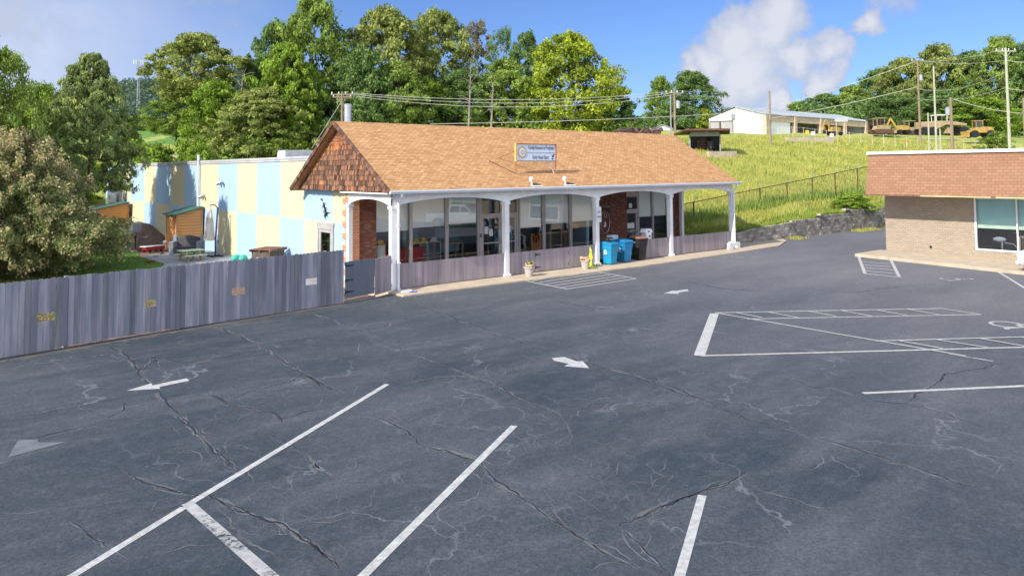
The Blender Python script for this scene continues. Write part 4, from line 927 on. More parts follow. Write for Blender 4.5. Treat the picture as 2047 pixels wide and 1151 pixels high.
T_('white_bucket', 'white bin holding up a yellow helmet inside the first window', 'bucket', lambda mb: mb.lathe([(.2,0),(.26,.75),(.26,1.2),(.1,1.22)], n=14), m_white, (2.0,4.5,.03))
T_('red_mat', 'red cushion block inside the second window', 'cushion', lambda mb: mb.box(-.8,.8,-.3,.3,0,.98), m_red, (3.45,4.75,.03))
T_('cabinet', 'brown cabinet inside behind the second window', 'cabinet', lambda mb: (mb.box(-.7,.7,-.25,.25,0,1.35), mb.box(-.68,-.01,-.27,-.251,.05,1.3), mb.box(.01,.68,-.27,-.251,.05,1.3)), m_bark, (3.2,6.8,.03))
T_('chair', 'blue chair with pale back inside the first window', 'chair', lambda mb: (mb.box(-.25,.25,-.25,.25,.42,.95), mb.box(-.25,.25,.2,.25,.95,1.75), *[mb.box(a,a+.03,b,b+.03,0,.42) for a in (-.24,.21) for b in (-.24,.21)]), m_binb, (1.65,4.7,.03))
T_('fan', 'small round wire fan hanging inside the second window', 'fan', lambda mb: (mb.tube([(.15*math.cos(a),0,.15*math.sin(a)) for a in np.linspace(0,6.283,17)], .015, 5), mb.tube([(-.15,0,0),(.15,0,0)],.012,4), mb.tube([(0,0,-.15),(0,0,.6)],.012,4)), m_galv, (3.6,4.9,2.0))
def playhouse(mb):
    for a in (-.9,.9):
        mb.box(a-.04,a+.04,-.04,.04,0,1.0)
        mb.box(a-.04,a+.04,.76,.84,0,1.0)
    mb.box(-.04,.04,-.04,.04,0,1.4)
    mb.beam((-1.0,0,.95),(0,0,1.5),.06,.07); mb.beam((1.0,0,.95),(0,0,1.5),.06,.07); mb.beam((-1.0,.8,.95),(0,.8,1.5),.06,.07); mb.beam((1.0,.8,.95),(0,.8,1.5),.06,.07); mb.box(-.9,.9,-.03,.03,.3,.36)
T_('playhouse_frame', 'wooden playhouse frame with a pitched top inside, right of the doors', 'playhouse', playhouse, m_timber, (9.9,4.9,.03))
def wheelp(mb):
    mb.box(-.35,.35,-.02,.02,0,1.15)
ACP = T_('activity_panel', 'tan activity panel with a red toy wheel inside the middle window', 'toy', wheelp, m_wood, (11.35,4.6,.03))
TWH = T_('steering_wheel', 'round red toy steering wheel on the tan activity panel', 'toy', lambda mb: (mb.tube([(.2*math.cos(a),0,.2*math.sin(a)) for a in np.linspace(0,6.283,17)], .03, 6), mb.tube([(-.2,0,0),(.2,0,0)],.025,5), mb.tube([(0,0,-.2),(0,0,0)],.025,5)), m_red, (11.3,4.52,.95))
TWH.parent = ACP; TWH.location = (-.05,-.08,.92)
for k_ in ('label','category'): del TWH[k_]
def pen(mb):
    for i in range(4): mb.box(-1.2+i*.8-.04,-1.2+i*.8+.04,-.04,.04,0,1.25); mb.ball((-1.2+i*.8,0,1.29),.06,n=8)
    mb.box(-1.2,1.2,-.02,.02,1.08,1.15); mb.box(-1.2,1.2,-.02,.02,.1,.16)
    for i in range(24): mb.box(-1.18+i*.1,-1.165+i*.1,-.006,.006,.16,1.08)
T_('play_gate', 'slatted wooden play fence with ball-topped posts inside the middle window', 'fence', pen, m_timber, (12.9,4.75,.03))
T_('toy_rack', 'jumbled rack of pale toys inside the window left of the brick wall', 'rack', lambda mb: (mb.box(-.5,.5,-.2,.2,.9,.94), mb.box(-.5,.5,-.2,.2,.4,.44), *[mb.box(a,a+.03,-.2,.2,0,1.2) for a in (-.5,.47)], *[mb.ball((-.4+.16*i,0,1.02+.04*(i%2)),.09,n=6) for i in range(6)]), m_timber, (14.6,5.2,.03))
T_('cork_board', 'square tan notice board inside the window left of the brick wall', 'notice board', lambda mb: mb.box(-.4,.4,-.01,.01,0,.45), m_wood, (14.1,4.6,1.28))
T_('desk', 'dark desk inside the windows right of the single door', 'desk', tbl(2.2,.8,1.0), m_bark, (18.9,5.6,.03))
T_('desk_chair', 'dark chair at the desk inside the right-hand windows', 'chair', lambda mb: (mb.ball((0,0,1.2),.22,.1,.3,n=10), mb.box(-.25,.25,-.25,.25,.45,.55), mb.tube([(0,0,0),(0,0,.5)],.04,6), mb.box(-.03,.03,.05,.1,.5,1.1)), m_bink, (19.2,4.9,.03))
# ================================================================== roof sign, floodlights, wall fittings
ys_ = .62
c0, c1_ = X(1031,ys_), X(1112,ys_); zb_, zt_ = float(on(1031,322.5,1,ys_)[2]), float(on(1031,286.5,1,ys_)[2]); zroof = ze+(ys_-ye)*sl_
SG = thing('roof_sign', 'pale blue sign reading Family Resource Program Early Head Start, standing on the shingled roof', 'sign', (0,0,0))
MB().box(c0+.05,c1_-.05,ys_-.02,ys_+.05,zb_+.04,zt_-.04).build('sign_panel', m_sign, SG)
mb = MB(); mb.box(c0,c0+.05,ys_-.05,ys_+.08,zb_,zt_,.5,1); mb.box(c1_-.05,c1_,ys_-.05,ys_+.08,zb_,zt_,.5,0); mb.box(c0+.05,c1_-.05,ys_-.05,ys_+.08,zt_-.04,zt_,.5,0); mb.box(c0+.05,c1_-.05,ys_-.05,ys_+.08,zb_,zb_+.04,.5,2); mb.build('sign_frame', [m_copper, m_gold, m_greyp], SG)
for xx in (c0+.02, c1_-.03):
    mb = MB(); mb.tube([(xx,ys_,zb_+.02),(xx,ys_,zroof-.02)], .022, 6); mb.tube([(xx,ys_+.08,zt_-.35),(xx-.05,ys_+1.2,zroof+1.2*sl_-.01)], .018, 6); mb.build('support', m_copper, SG)
mb = MB(); mb.tube([(c0+.02,ys_,zroof+.02),(c0-.75,ys_+.95,zroof+.95*sl_+.02)], .016, 5); mb.build('guy_strut', m_rust, SG)
mb = MB(); mb.tube([(c1_-.1,ys_+.02,zroof+.02),(c1_-.5,ys_+.06,zb_+.03)], .024, 5); mb.build('guy_strut', m_white, SG)
lx = c0+.38; lz = (zb_+zt_)/2
mb = MB(); pts = []
for k in range(28):
    a = 2*PI*k/28; rr_ = .30 if k % 2 == 0 else .22; pts.append((lx+rr_*math.cos(a), lz+rr_*math.sin(a)*1.0))
mb.prism(pts, 1, ys_-.030, ys_-.021, .5); lg = mb.build('sun_emblem', m_gold, SG)
mb = MB(); mb.prism([(lx+.19*math.cos(a), lz+.19*math.sin(a)) for a in np.linspace(0,2*PI,24,endpoint=False)], 1, ys_-.036, ys_-.031, .5); mb.build('emblem_centre', m_paper, lg)
mb = MB()
for k in range(9):
    a = 2*PI*k/9; mb.prism([(lx+.07*math.cos(a)+.03*math.cos(b), lz+.08*math.sin(a)+.03*math.sin(b)) for b in np.linspace(0,2*PI,8,endpoint=False)], 1, ys_-.041, ys_-.037, .5)
mb.build('emblem_faces', Mt('muted_pink',(.48,.36,.42),(.42,.42,.55),8,3,.7), lg)
mb = MB(); mb.box(c0+.66,c1_-.09,ys_-.030,ys_-.021,lz-.012,lz+.006); mb.build('rule', m_greyp, SG)
def text(body, x, z, size, name='lettering', par=SG, mt=m_ink, y_=ys_-.024, align='LEFT', sx=.86):
    cu = bpy.data.curves.new(name, 'FONT'); cu.body = body; cu.size = size; cu.align_x = align; cu.extrude = .002; cu.offset = .004
    o = bpy.data.objects.new(name, cu); COL.objects.link(o); bpy.context.view_layer.update()
    me = bpy.data.meshes.new_from_object(o); COL.objects.unlink(o); bpy.data.objects.remove(o)
    me.materials.clear(); me.materials.append(mt)
    o = bpy.data.objects.new(name, me); COL.objects.link(o); o.parent = par; o.location = (x, y_, z); o.rotation_euler = (R(90), 0, 0); o.scale = (sx, 1, 1)
    return o
def fit(o, w): o.scale = (w/max(v.co.x for v in o.data.vertices), 1, 1)
a = text('Family Resource Program', c0+.74, lz+.14, .24); fit(a, c1_-c0-.88)
b_ = text('Early Head Start', c0+.99, lz-.29, .24); fit(b_, 1.0)
mb = MB(); mb.prism([(c1_-.29,lz-.20),(c1_-.19,lz-.24),(c1_-.15,lz-.14),(c1_-.22,lz-.10)], 1, ys_-.03, ys_-.021, .5); mb.prism([(c1_-.22,lz-.10),(c1_-.14,lz-.12),(c1_-.11,lz-.05),(c1_-.17,lz-.06)], 1, ys_-.03, ys_-.021, .5); mb.prism([(c1_-.31,lz-.30),(c1_-.2,lz-.32),(c1_-.18,lz-.27),(c1_-.28,lz-.26)], 1, ys_-.03, ys_-.021, .5); mb.build('small_emblem', m_navy, SG)
for i, (u, lab) in enumerate([(1067,'left of two small white floodlights at the porch eave, aimed at the roof sign'),(1134,'right of two small white floodlights at the porch eave, aimed at the roof sign')]):
    x_ = X(u,-.25); t = thing('flood_light', lab, 'floodlight', (x_,-.2,ze+.10), R(-20), 'floodlights at the eave')
    mb = MB(); mb.tube([(-.05,0,.0),(-.05,0,.12),(-.08,0,.24)], .03, 6); mb.box(-.12,.42,-.06,.06,-.03,.015); mb.build('bracket', m_white, t)
    mb = MB(); mb.tube([(-.13,-.02,.24),(-.02,.12,.30)], [.06,.10], 10); mb.build('lamp_head', m_white, t)
    MB().box(.05,.36,-.055,.055,.02,.07).build('lamp_shadow', m_bink, t)  # black slab standing in for the shadow of the lamp head
# floodlights and ornaments on the painted wall
def wallflood(label, u, v, s=1):
    p = on(u, v, 0, .25); t = thing('wall_light', label, 'floodlight', (.30,p[1],p[2]), 0, 'floodlights on the painted wall')
    mb = MB(); mb.cbox((-.04,0,0),.08,.12,.12); mb.build('mount', m_galv, t)
    for k in (-1,1): mb = MB(); mb.tube([(-.08,k*.05,0),(-.24,k*.30,-.10)], [.05,.11], 10); mb.build('lamp_head', m_galv, t)
wallflood('twin-head floodlight high on the painted wall near the porch gable', 444, 364)
wallflood('twin-head floodlight on the painted wall behind the closed parasol', 407, 391)
t = thing('wall_ornament', 'dark metal lizard-shaped ornaments on the blue wall above the side door', 'ornament')
for (u, v, s, a) in [(643,399,.10,.3),(649,416,.3,1.0),(652,428,.27,-.5)]:
    p = on(u, v, 0, .27); mb = MB(); c = Vector(p)
    dv = Vector((0, math.cos(a), math.sin(a)))*s; w_ = Vector((0, -math.sin(a), math.cos(a)))*s
    mb.tube([c-dv*1.3-w_*.4, c-dv*.5, c+dv*.4, c+dv], [.008,.03,.045,.012], 6)
    if s > .12:
        for k, l in ((-.35,1),(-.35,-1),(.45,1),(.45,-1)): mb.tube([c+dv*k, c+dv*(k+.2)+w_*.45*l, c+dv*(k-.1)+w_*.65*l], [.02,.014,.01], 5)
    mb.build('ornament_figure', m_black, t)
# AC unit, pipes, on wall and roof
def ac(p, label):
    t = thing('heat_pump', label, 'air conditioner', tuple(p), 0)
    MB().box(-.42,.0,-.55,.55,0,.78).build('casing', m_white, t, bevel=.02)
    mb = MB()
    for k in range(4): mb.tube([(-.43,.18+(.07+k*.06)*math.cos(a),.4+(.07+k*.06)*math.sin(a)) for a in np.linspace(0,2*PI,19)], .008, 4)
    mb.build('fan_grille', m_galv, t)
    mb = MB(); mb.beam((-.42,-.5,-.04),(.1,-.5,-.04),.04,.05); mb.beam((-.42,.5,-.04),(.1,.5,-.04),.04,.05); mb.build('wall_bracket', m_galv, t)
p = on(232,404,0,.2); ac((.12,p[1],p[2]), 'white outdoor air conditioner unit fixed to the far end of the painted wall')
p = on(250,402,0,.26); t = thing('meter_box', 'grey meter box with cable on the painted wall right of the air conditioner', 'meter box', (.30,p[1],p[2]))
MB().box(-.2,0,-.3,.3,0,.7).build('case', m_greyp, t, bevel=.01); mb = MB(); mb.tube([(-.06,-.5,1.4),(-.06,-.5,.0),(-.2,-.1,-.25),(-.3,.5,.0)],.03,5); mb.build('cable', m_dark, t)
p = on(398,310,0,.2); mb = MB(); mb.tube([(.17,p[1],-.3),(.17,p[1],5.6)], .06, 8); mb.tube([(.17,p[1],5.25),(.17,p[1],5.62)], .085, 8); o = mb.build('vent_pipe', m_gutter); tag(o, 'tall pale pipe running up the painted wall past the roof edge', 'pipe')
p = far(695,243,44); t = thing('flue', 'large silver flue pipe rising behind the gable peak', 'flue', (p[0],p[1],4.95)); mb = MB(); zt2 = float(far(695,210,44)[2])-4.95; mb.lathe([(.21,0),(.21,zt2-.15),(.23,zt2-.15),(.23,zt2)], n=16); mb.build('pipe', m_galv, t, smooth=False); MB().lathe([(.245,zt2),(.245,zt2+.04),(.0,zt2+.08)], n=16).build('cap', m_galv, t)
for i, (u, w, v, lab) in enumerate([(585,1.5,301,'wide pale rooftop unit on the flat roof, just left of the gable'),(571,.9,305,'small pale rooftop unit left of the wide one on the flat roof'),(617,.8,301,'boxy rooftop unit touching the gable edge on the flat roof')]):
    p = far(u, 318, 48+i*2); zt3 = float(far(u, v, 48+i*2)[2]); t = thing('rooftop_unit', lab, 'rooftop unit', (p[0],p[1],4.951), 0, 'units on the flat roof')
    MB().box(-w/2,w/2,-w*.4,w*.4,0,zt3-4.95).build('casing', m_cap, t, bevel=.02)
    mb = MB(); mb.box(-w/2+.1,w/2-.1,-w*.4-.02,-w*.4,.2,zt3-5.1); mb.build('louvre', m_galv, t)
# ================================================================== yard things
def shed(label, x, y, w, d, hf, hb, rz=0):
    # low side towards -x (front, with doors); ridge side against the wall
    t = thing('storage_shed', label, 'shed', (x, y, -.3), rz, 'garden sheds along the painted wall')
    mb = MB(); mb.prism([(-w/2,0),(w/2,0),(w/2,hb),(-w/2,hf)], 1, -d/2, d/2, .5); mb.build('walls', m_wood, t)
    mb = MB()
    for k in range(int(hb/.18)):
        zz = .12+k*.18
        lim = hf+(hb-hf)*.0
        mb.box(-w/2+.06,w/2-.02,-d/2-.012,-d/2-.002,zz,zz+.012) if zz < hf-.05 else mb.box(-w/2+(zz-hf)/(hb-hf)*w+.08,w/2-.02,-d/2-.012,-d/2-.002,zz,zz+.012)
    mb.build('siding_grooves', m_bark, t)
    for (a, b) in ((-w/2,-d/2),(-w/2,d/2),(w/2,-d/2)): MB().box(a-.03,a+.05,b-.03,b+.05,0,(hf if a < 0 else hb)-.03).build('corner_trim', m_woodt, t)
    mb = MB(); mb.add([(-w/2-.22,-d/2-.15,hf-.07),(w/2+.05,-d/2-.15,hb+.0),(w/2+.05,d/2+.15,hb+.0),(-w/2-.22,d/2+.15,hf-.07),(-w/2-.22,-d/2-.15,hf-.01),(w/2+.05,-d/2-.15,hb+.07),(w/2+.05,d/2+.15,hb+.07),(-w/2-.22,d/2+.15,hf-.01)], [(0,3,2,1),(4,5,6,7),(0,1,5,4),(1,2,6,5),(2,3,7,6),(3,0,4,7)], .5)
    mb.build('roof', m_green, t)
    for k in (-1, 1):
        a = 0 if k > 0 else -d*.38; mb = MB(); mb.box(-w/2-.05,-w/2-.005,a+.01,a+d*.38-.01,.1,hf-.15); dd = mb.build('door', m_wood, t)
        mb = MB(); mb.box(-w/2-.065,-w/2-.051,a+.01,a+.09,.1,hf-.15); mb.box(-w/2-.065,-w/2-.051,a+d*.38-.09,a+d*.38-.01,.1,hf-.15); mb.box(-w/2-.065,-w/2-.051,a+.09,a+d*.38-.09,hf-.25,hf-.15); mb.build('door_trim', m_woodt, dd)
    return t
pc = on(388,500,2,-.3); pb = on(318,495,2,-.3)
shed('orange wooden shed with sloping green roof behind the grey garden bench', -.60, 24.2, 1.5, 2.1, 2.25, 2.62)
shed('orange wooden shed with green roof further back at the left end of the painted wall', -1.1, 42.4, 2.2, 2.6, 2.0, 2.4)
mb = MB()
for i in range(16): mb.box(-3.1-.0,-3.05,36+i*.15-.0,36+i*.15+.14,-.3,1.55+.04*math.sin(i*1.7),(i*37%10)/10)
o = mb.build('brown_fence', m_rake); tag(o, 'weathered brown board fence panel left of the farther shed', 'fence')
# bench with storage seat
t = thing('storage_bench', 'grey plastic garden bench with dark back and lidded seat box by the shed', 'bench', (-1.42,20.75,-.24), R(-38))
for k in (-1,1): mb = MB(); mb.box(k*.78-.13,k*.78+.13,-.32,.34,0,.72); mb.box(k*.78-.14,k*.78+.14,-.34,.36,.72,.76); mb.box(k*.78-.1,k*.78+.1,.2,.34,.76,1.12); mb.build('arm', m_greyp, t, bevel=.03)
mb = MB(); n = 14; vs = [(-.65+1.3*i/n, .95+.13*math.sin(PI*i/n)) for i in range(n+1)]; mb.prism([(-.65,.42),(.65,.42)]+vs[::-1], 1, .26, .33, .5)
for zz in (.55,.7,.85): mb.box(-.63,.63,.25,.259,zz,zz+.012)
mb.build('backrest', m_lidp, t)
MB().box(-.65,.65,-.28,.24,.04,.40).build('seat_box', m_lidp, t); MB().box(-.65,.65,-.30,.25,.42,.46).build('seat_lid', m_lidp, t)
# parasol
t = thing('garden_parasol', 'closed beige cantilever parasol on a dark leaning pole before the blue wall', 'parasol', (-.55,18.45,-.24), R(-42))
mb = MB(); mb.tube([(0,0,.05),(.0,0,1.0),(.10,0,2.75)], .05, 8); mb.build('pole', m_navy, t); mb = MB(); mb.tube([(.10,0,2.72),(-.1,0,2.93),(-.36,0,2.88)], .03, 6); mb.build('arm', m_navy, t)
mb = MB(); n = 24; vs = []
for (zz, r0, am) in ((.92,.25,.07),(1.4,.22,.05),(1.9,.19,.04),(2.1,.17,.03),(2.55,.10,.02),(2.86,.03,.0)):
    for j in range(n): a = 2*PI*j/n; r_ = r0+am*math.cos(a*8); vs.append((-.36+r_*math.cos(a), r_*math.sin(a), zz+(.03*math.sin(a*3) if zz < 1 else 0)))
mb.add(vs, [(i*n+j,i*n+(j+1)%n,(i+1)*n+(j+1)%n,(i+1)*n+j) for i in range(5) for j in range(n)]+[tuple(range(n))[::-1]], .5); mb.tube([(-.36+.21*math.cos(a),.21*math.sin(a),2.16) for a in np.linspace(0,2*PI,13)], .02, 5); mb.build('canopy', m_fab, t)
mb = MB(); mb.tube([(.1,0,.85),(.16,-.03,.95),(.16,-.03,.75),(.08,0,.75)], .02, 5); mb.build('crank', m_navy, t); mb = MB(); mb.box(-.45,.45,-.05,.05,0,.08); mb.box(-.05,.05,-.45,-.051,0,.08); mb.box(-.05,.05,.051,.45,0,.08); mb.build('base', m_bink, t)
# child picnic table
t = thing('picnic_table', 'small mint-green plastic picnic table with benches in the fenced yard', 'picnic table', (-2.15,17.6,-.24), R(8))
MB().box(-.62,.62,-.34,.34,.50,.57).build('tabletop', m_mint, t, bevel=.05)
for k in (-1,1): MB().box(-.6,.6,k*.62-.13,k*.62+.13,.28,.33).build('bench_seat', m_mint, t, bevel=.03)
for k in (-1,1):
    MB().prism([(-.58,0),(-.46,0),(-.2,.5),(-.32,.5)], 0, k*.36-.04, k*.36+.04).build('leg', m_woodt, t); MB().prism([(.46,0),(.58,0),(.32,.5),(.2,.5)], 0, k*.36-.04, k*.36+.04).build('leg', m_woodt, t)
# wagon
t = thing('toy_wagon', 'small red toy wagon on the ground left of the shed', 'toy wagon', (-2.45,23.9,-.28), R(20))
mb = MB(); mb.prism([(-.55,.14),(.5,.14),(.62,.36),(-.65,.36)], 1, -.26, .26); mb.build('tub', m_red, t, bevel=.03); mb = MB(); mb.box(-.68,.65,-.29,.29,.36,.39); mb.build('rim', m_paper, t)
for a in (-.38,.38):
    for b in (-.27,.27): mb = MB(); mb.tube([(a,b-.03,.09),(a,b+.03,.09)], .09, 10); mb.build('wheel', m_dark, t)
mb = MB(); mb.tube([(.6,0,.3),(.85,0,.55),(.9,0,.6)], .02, 5); mb.ball((.78,0,.52),.12,n=8); mb.build('handle', m_paper, t)
# play post with grey tub
t = thing('play_tub', 'dark grey tub on a black post on the mulch, a blue cloth over it', 'tub', (-2.75,26.9,-.3), R(10))
mb = MB(); mb.tube([(0,0,0),(0,0,1.1)], .05, 8); mb.build('leg', m_black, t); mb = MB(); mb.prism([(-.22,1.05),(.22,1.05),(.34,1.62),(-.28,1.62)], 1, -.25, .25); mb.build('tub', m_greyp, t, bevel=.02); mb = MB(); mb.prism([(-.36,1.2),(-.25,1.0),(-.2,1.7),(-.34,1.8)], 1, -.2, .2); mb.build('cloth', m_sign, t)
# overturned ribbed boat-like slide on the mulch
t = thing('overturned_canoe', 'tan ribbed overturned canoe shape lying on the mulch by the farther shed', 'canoe', (-2.3,35.3,-.25), R(50))
mb = MB(); n = 10; k = 18; vs = []
for i in range(k+1):
    x_ = -2.3+4.6*i/k; w = .42*math.sqrt(max(0,1-(x_/2.35)**2))+.02; h = .42*(1-.4*abs(x_/2.3)**3)+.35*max(0,(x_-.0)/2.3)
    for j in range(n+1): a = PI*j/n; vs.append((x_, w*math.cos(a), .02+h*math.sin(a)**.8 if 0 < j < n else .02+.35*max(0,x_/2.3)*.6))
mb.add(vs, [(i*(n+1)+j,(i+1)*(n+1)+j,(i+1)*(n+1)+j+1,i*(n+1)+j+1) for i in range(k) for j in range(n)], .5); mb.build('hull', m_fab, t, smooth=True)
mb = MB()
for j in (2,4,6,8): mb.tube([(vs[i*(n+1)+j][0], vs[i*(n+1)+j][1], vs[i*(n+1)+j][2]+.012) for i in range(1,k)], .02, 5)
mb.build('ribs', m_timber, t)
for i, (x_, y_, lab) in enumerate([(.0,16.9,'turquoise plastic toy shell poking above the fence boards, left one'),(-.25,17.5,'turquoise plastic toy shell poking above the fence boards, right one')]):
    mb = MB(); mb.ball((0,0,0),.34,.22,.24,n=12); pp = on(472+i*14, 514, 0, -.45); o = mb.build('toy_shell', m_turq, loc=(-.45,pp[1],pp[2]-.1), rz=R(30+i*20)); tag(o, lab, 'toy', 'turquoise toys')
t = MB()
for i in range(9): t.box(-.7+i*.17,-.6+i*.17,-.6,.6,.09,.115)
for b in (-.55,0,.5): t.box(-.7,.76,b,b+.06,0,.088)
o = t.build('pallet', m_rake, loc=(-.75,10.3,.74), rz=R(35)); tag(o, 'worn wooden slatted deck top just above the fence near the side door', 'pallet')
mb = MB(); mb.box(-.6,.6,-.5,.5,-1.0,.0); o2 = mb.build('sand_box', m_bark, loc=(-.75,10.3,.74), rz=R(35)); tag(o2, 'dark timber box under the slatted deck top', 'box')
rq = random.Random(8); 
for i in range(6):
    u = 268+i*11 if i < 10 else rq.uniform(400, 470); v = 497+(330-u)*.05+rq.uniform(-3, 26) if i < 10 else rq.uniform(505, 512); p = on(u, v, 2, -.24)
    mb = MB(); mb.box(-.2,.2,-.09,.09,0,.1); o = mb.build('loose_brick', m_brick if i % 2 else m_pav, loc=(p[0],p[1],-.24), rz=rq.uniform(0,3)); tag(o, ['leftmost','second from left','third from left','third from right','second from right','rightmost'][i]+' of six loose bricks along the left edge of the yard patio', 'brick', 'loose bricks around the yard patio')
# ================================================================== right-hand building
RB = thing('brick_shop', 'tan brick building with reddish shingled mansard overhang and white roof edge, at the right', 'building')
xr = 26.58; yN = -6.64; yS = -60
w0, w1_ = -10.97, -14.6
mb = MB()
mb.box(xr, xr+.25, w0, yN, .05, 3.6); mb.box(xr, xr+.25, w1_, w0, .05, .42); mb.box(xr, xr+.25, w1_, w0, 3.02, 3.6); mb.box(xr, xr+.25, -22, w1_, .05, 3.6); mb.box(xr, xr+.25, yS, -26, .05, 3.6); mb.box(xr, xr+.25, -26, -22, .05, .42); mb.box(xr, xr+.25, -26, -22, 3.02, 3.6)
mb.box(xr+.251, 60, yN-.25, yN-.002, .0, 3.6)
mb.build('brick_wall', m_tan, RB)
def shopwin(a, b, items=True):
    mb = MB(); mb.box(xr-.03,xr+.10,b-.08,b,.42,3.02); mb.box(xr-.03,xr+.10,a,a+.08,.42,3.02); mb.box(xr-.03,xr+.10,a+.08,b-.08,.42,.50); mb.box(xr-.03,xr+.10,a+.08,b-.08,2.94,3.02); mb.box(xr-.02,xr+.09,(a+b)/2-.03+.0,(a+b)/2+.03,.5,2.94)
    w = mb.build('window', m_white, RB); MB().add([(xr+.03,b-.08,.5),(xr+.03,a+.08,.5),(xr+.03,a+.08,2.94),(xr+.03,b-.08,2.94)], [(0,1,2,3)]).build('pane', m_glass, w)
    MB().box(xr+.16,xr+.17,a,b,1.66,3.0).build('blind', m_blind2, w); MB().box(xr+.15,xr+.18,a,b,1.50,1.66).build('blind_hem', Mt('pale_hem',(.55,.66,.56),None,2,2,.8), w)
shopwin(w1_, w0); shopwin(-26, -22)
mb = MB(); mb.add([(xr+.3,yS,.1),(xr+.3,yN-.3,.1),(xr+9,yN-.3,.1),(xr+9,yS,.1)], [(0,3,2,1)]); mb.add([(xr+6,yS,.1),(xr+6,yN-.3,.1),(xr+6,yN-.3,3.4),(xr+6,yS,3.4)], [(3,2,1,0)]); mb.build('shop_room', m_roomf, RB)
# mansard: sloping shingled face that overhangs the wall, with its end face
xm, xt, ym_ = 24.78, 25.30, -6.44; zs, ztp = 3.12, 5.22
mb = MB(); mb.add([(xm,yS,zs),(xm,ym_,zs),(xt,ym_,ztp),(xt,yS,ztp)], [(3,2,1,0)]); mb.add([(xm,ym_,zs),(60,ym_,zs),(60,ym_,ztp),(xt,ym_,ztp)], [(3,2,1,0)])
mn = mb.build('mansard_roof', m_shingle2, RB)
mb = MB(); mb.box(xm+.02,60,yS,ym_-.02,zs-.02,zs+.03); mb.build('soffit', m_soffit, mn)
mb = MB(); mb.box(xm-.015,xm+.03,yS,ym_+.01,zs-.07,zs+.0); mb.build('drip_edge', m_rake, mn)
mb = MB(); mb.box(xm-.03,xm-.016,-12.3,-9.2,zs-.06,zs-.01); mb.box(xm-.03,xm-.016,-18,-12.5,zs-.06,zs-.01); mb.build('strip_light', m_yplas if False else Mt('strip_light_yellow',(.70,.55,.26),None,2,2,.7), mn)  # strip light of the soffit, only coloured yellow, no lamp in it
mb = MB(); mb.box(xt-.09,xt+.35,yS,ym_+.06,ztp+.0,ztp+.13); mb.box(xt+.35,60,ym_-.3,ym_+.06,ztp+.0,ztp+.128); mb.box(xt-.12,xt-.09,yS,ym_+.08,ztp-.02,ztp+.07); mb.build('roof_edge', m_white, mn, bevel=.01)
MB().box(xt+.351,60,yS,ym_-.301,ztp-.3,ztp-.05).build('flat_roof', m_tar, mn)
mb = MB(); mb.tube([(xr-.03,-8.9,.42),(xr-.06,-8.9,.42)],.06,8); mb.build('hose_tap', m_dark, RB)
# things inside the shop window
T_('workbench', 'pale timber frame bench inside the shop window at the right edge', 'bench', lambda mb: (mb.box(-.25,.25,-.8,.8,1.1,1.2), *[mb.box(a,a+.06,b,b+.08,.1,1.1) for a in (-.25,.19) for b in (-.78,.7)]), m_timber, (27.5,-13.4,.0))
T_('white_lamp', 'white shaded machine lamp inside the shop window', 'lamp', lambda mb: (mb.tube([(0,0,.1),(0,0,.85)],.03,6), mb.ball((0,.1,.95),.1,.3,.13,n=10), mb.tube([(0,-.1,.8),(0,-.5,.75),(0,-.7,.5)],.02,5)), m_greyp, (27.3,-11.9,.0))
# ================================================================== retaining wall, chain link fence
RW = thing('retaining_wall', 'grey weathered block retaining wall stepping up along the grassy bank', 'wall')
mb = MB(); r_ = random.Random(6)
courses = 9
for i in range(122):
    xx = 22.95+i*.405; top = .62+(xx-23)*.045+ (0.0)
    if xx > 30.5: top = 1.05
    if xx > 34.5: top = 1.22
    if xx > 38.2: top = 1.42
    if xx > 52: top = 1.6
    k = 0; z = -.1
    while z < top:
        yo = r_.uniform(-.012,.012); zc = min(z+.186, top+.02); xo = (.2 if k % 2 else 0)
        mb.box(xx+xo, xx+xo+.398, 1.18+yo+k*.012, 1.44, z, zc, r_.random()); z += .2; k += 1
m_blk = Mt('weathered_block', (.40,.37,.325), (.29,.27,.24), 1.2, 6, .95, .3, 14, tint=.35, lo=.38, hi=.6)
mb.build('blocks', m_blk, RW); MB().box(23.2,71,1.26,1.42,-.1,.75).build('wall_core', m_bink, RW)
mb = MB()
for (a, b, z) in ((34.4,34.9,1.22),(38.0,38.7,1.42),(42,42.5,1.42)): mb.box(a,b,1.16,1.46,z+.03,z+.17,r_.random())
mb.build('loose_capstone', Mt('pale_block',(.42,.36,.30),(.3,.26,.22),3,5,.9,.5), RW)
CF = thing('chain_link_fence', 'rusty brown chain-link fence with angled top arms climbing the grassy bank', 'fence'); yf = 6.0
def zr_(x): return 3.02+(x-34.7)*.092
pxs = [float(on(u,380,1,yf)[0]) for u in (1519,1573.5,1624,1670,1715)]; st = (pxs[-1]-pxs[0])/4
allx = [pxs[0]-st*3.05, pxs[0]-st*2.1, pxs[0]-st]+pxs+[pxs[-1]+st*k for k in (1,2,3)]
for i, x_ in enumerate(allx):
    mb = MB(); mb.tube([(x_,yf,h1(x_,yf)-.4),(x_,yf,zr_(x_)+.03)], .05, 7, mi=0); p_ = mb.build('fence_post', m_rust, CF)
    mb = MB(); mb.beam((x_,yf,zr_(x_)),(x_+.34,yf-.10,zr_(x_)+.36),.05,.03); mb.build('angled_arm', m_galv, p_)
mb = MB(); mb.tube([(x_,yf,zr_(x_)) for x_ in allx], .034, 6); mb.build('top_rail', m_rust, CF)
mt, nt_, b_, out_ = newmat('chain_link'); v = vecin(nt_,'Object',(1,1,1)); s_ = nn(nt_,'ShaderNodeSeparateXYZ'); ln(nt_,v,s_.inputs[0]); fs = []
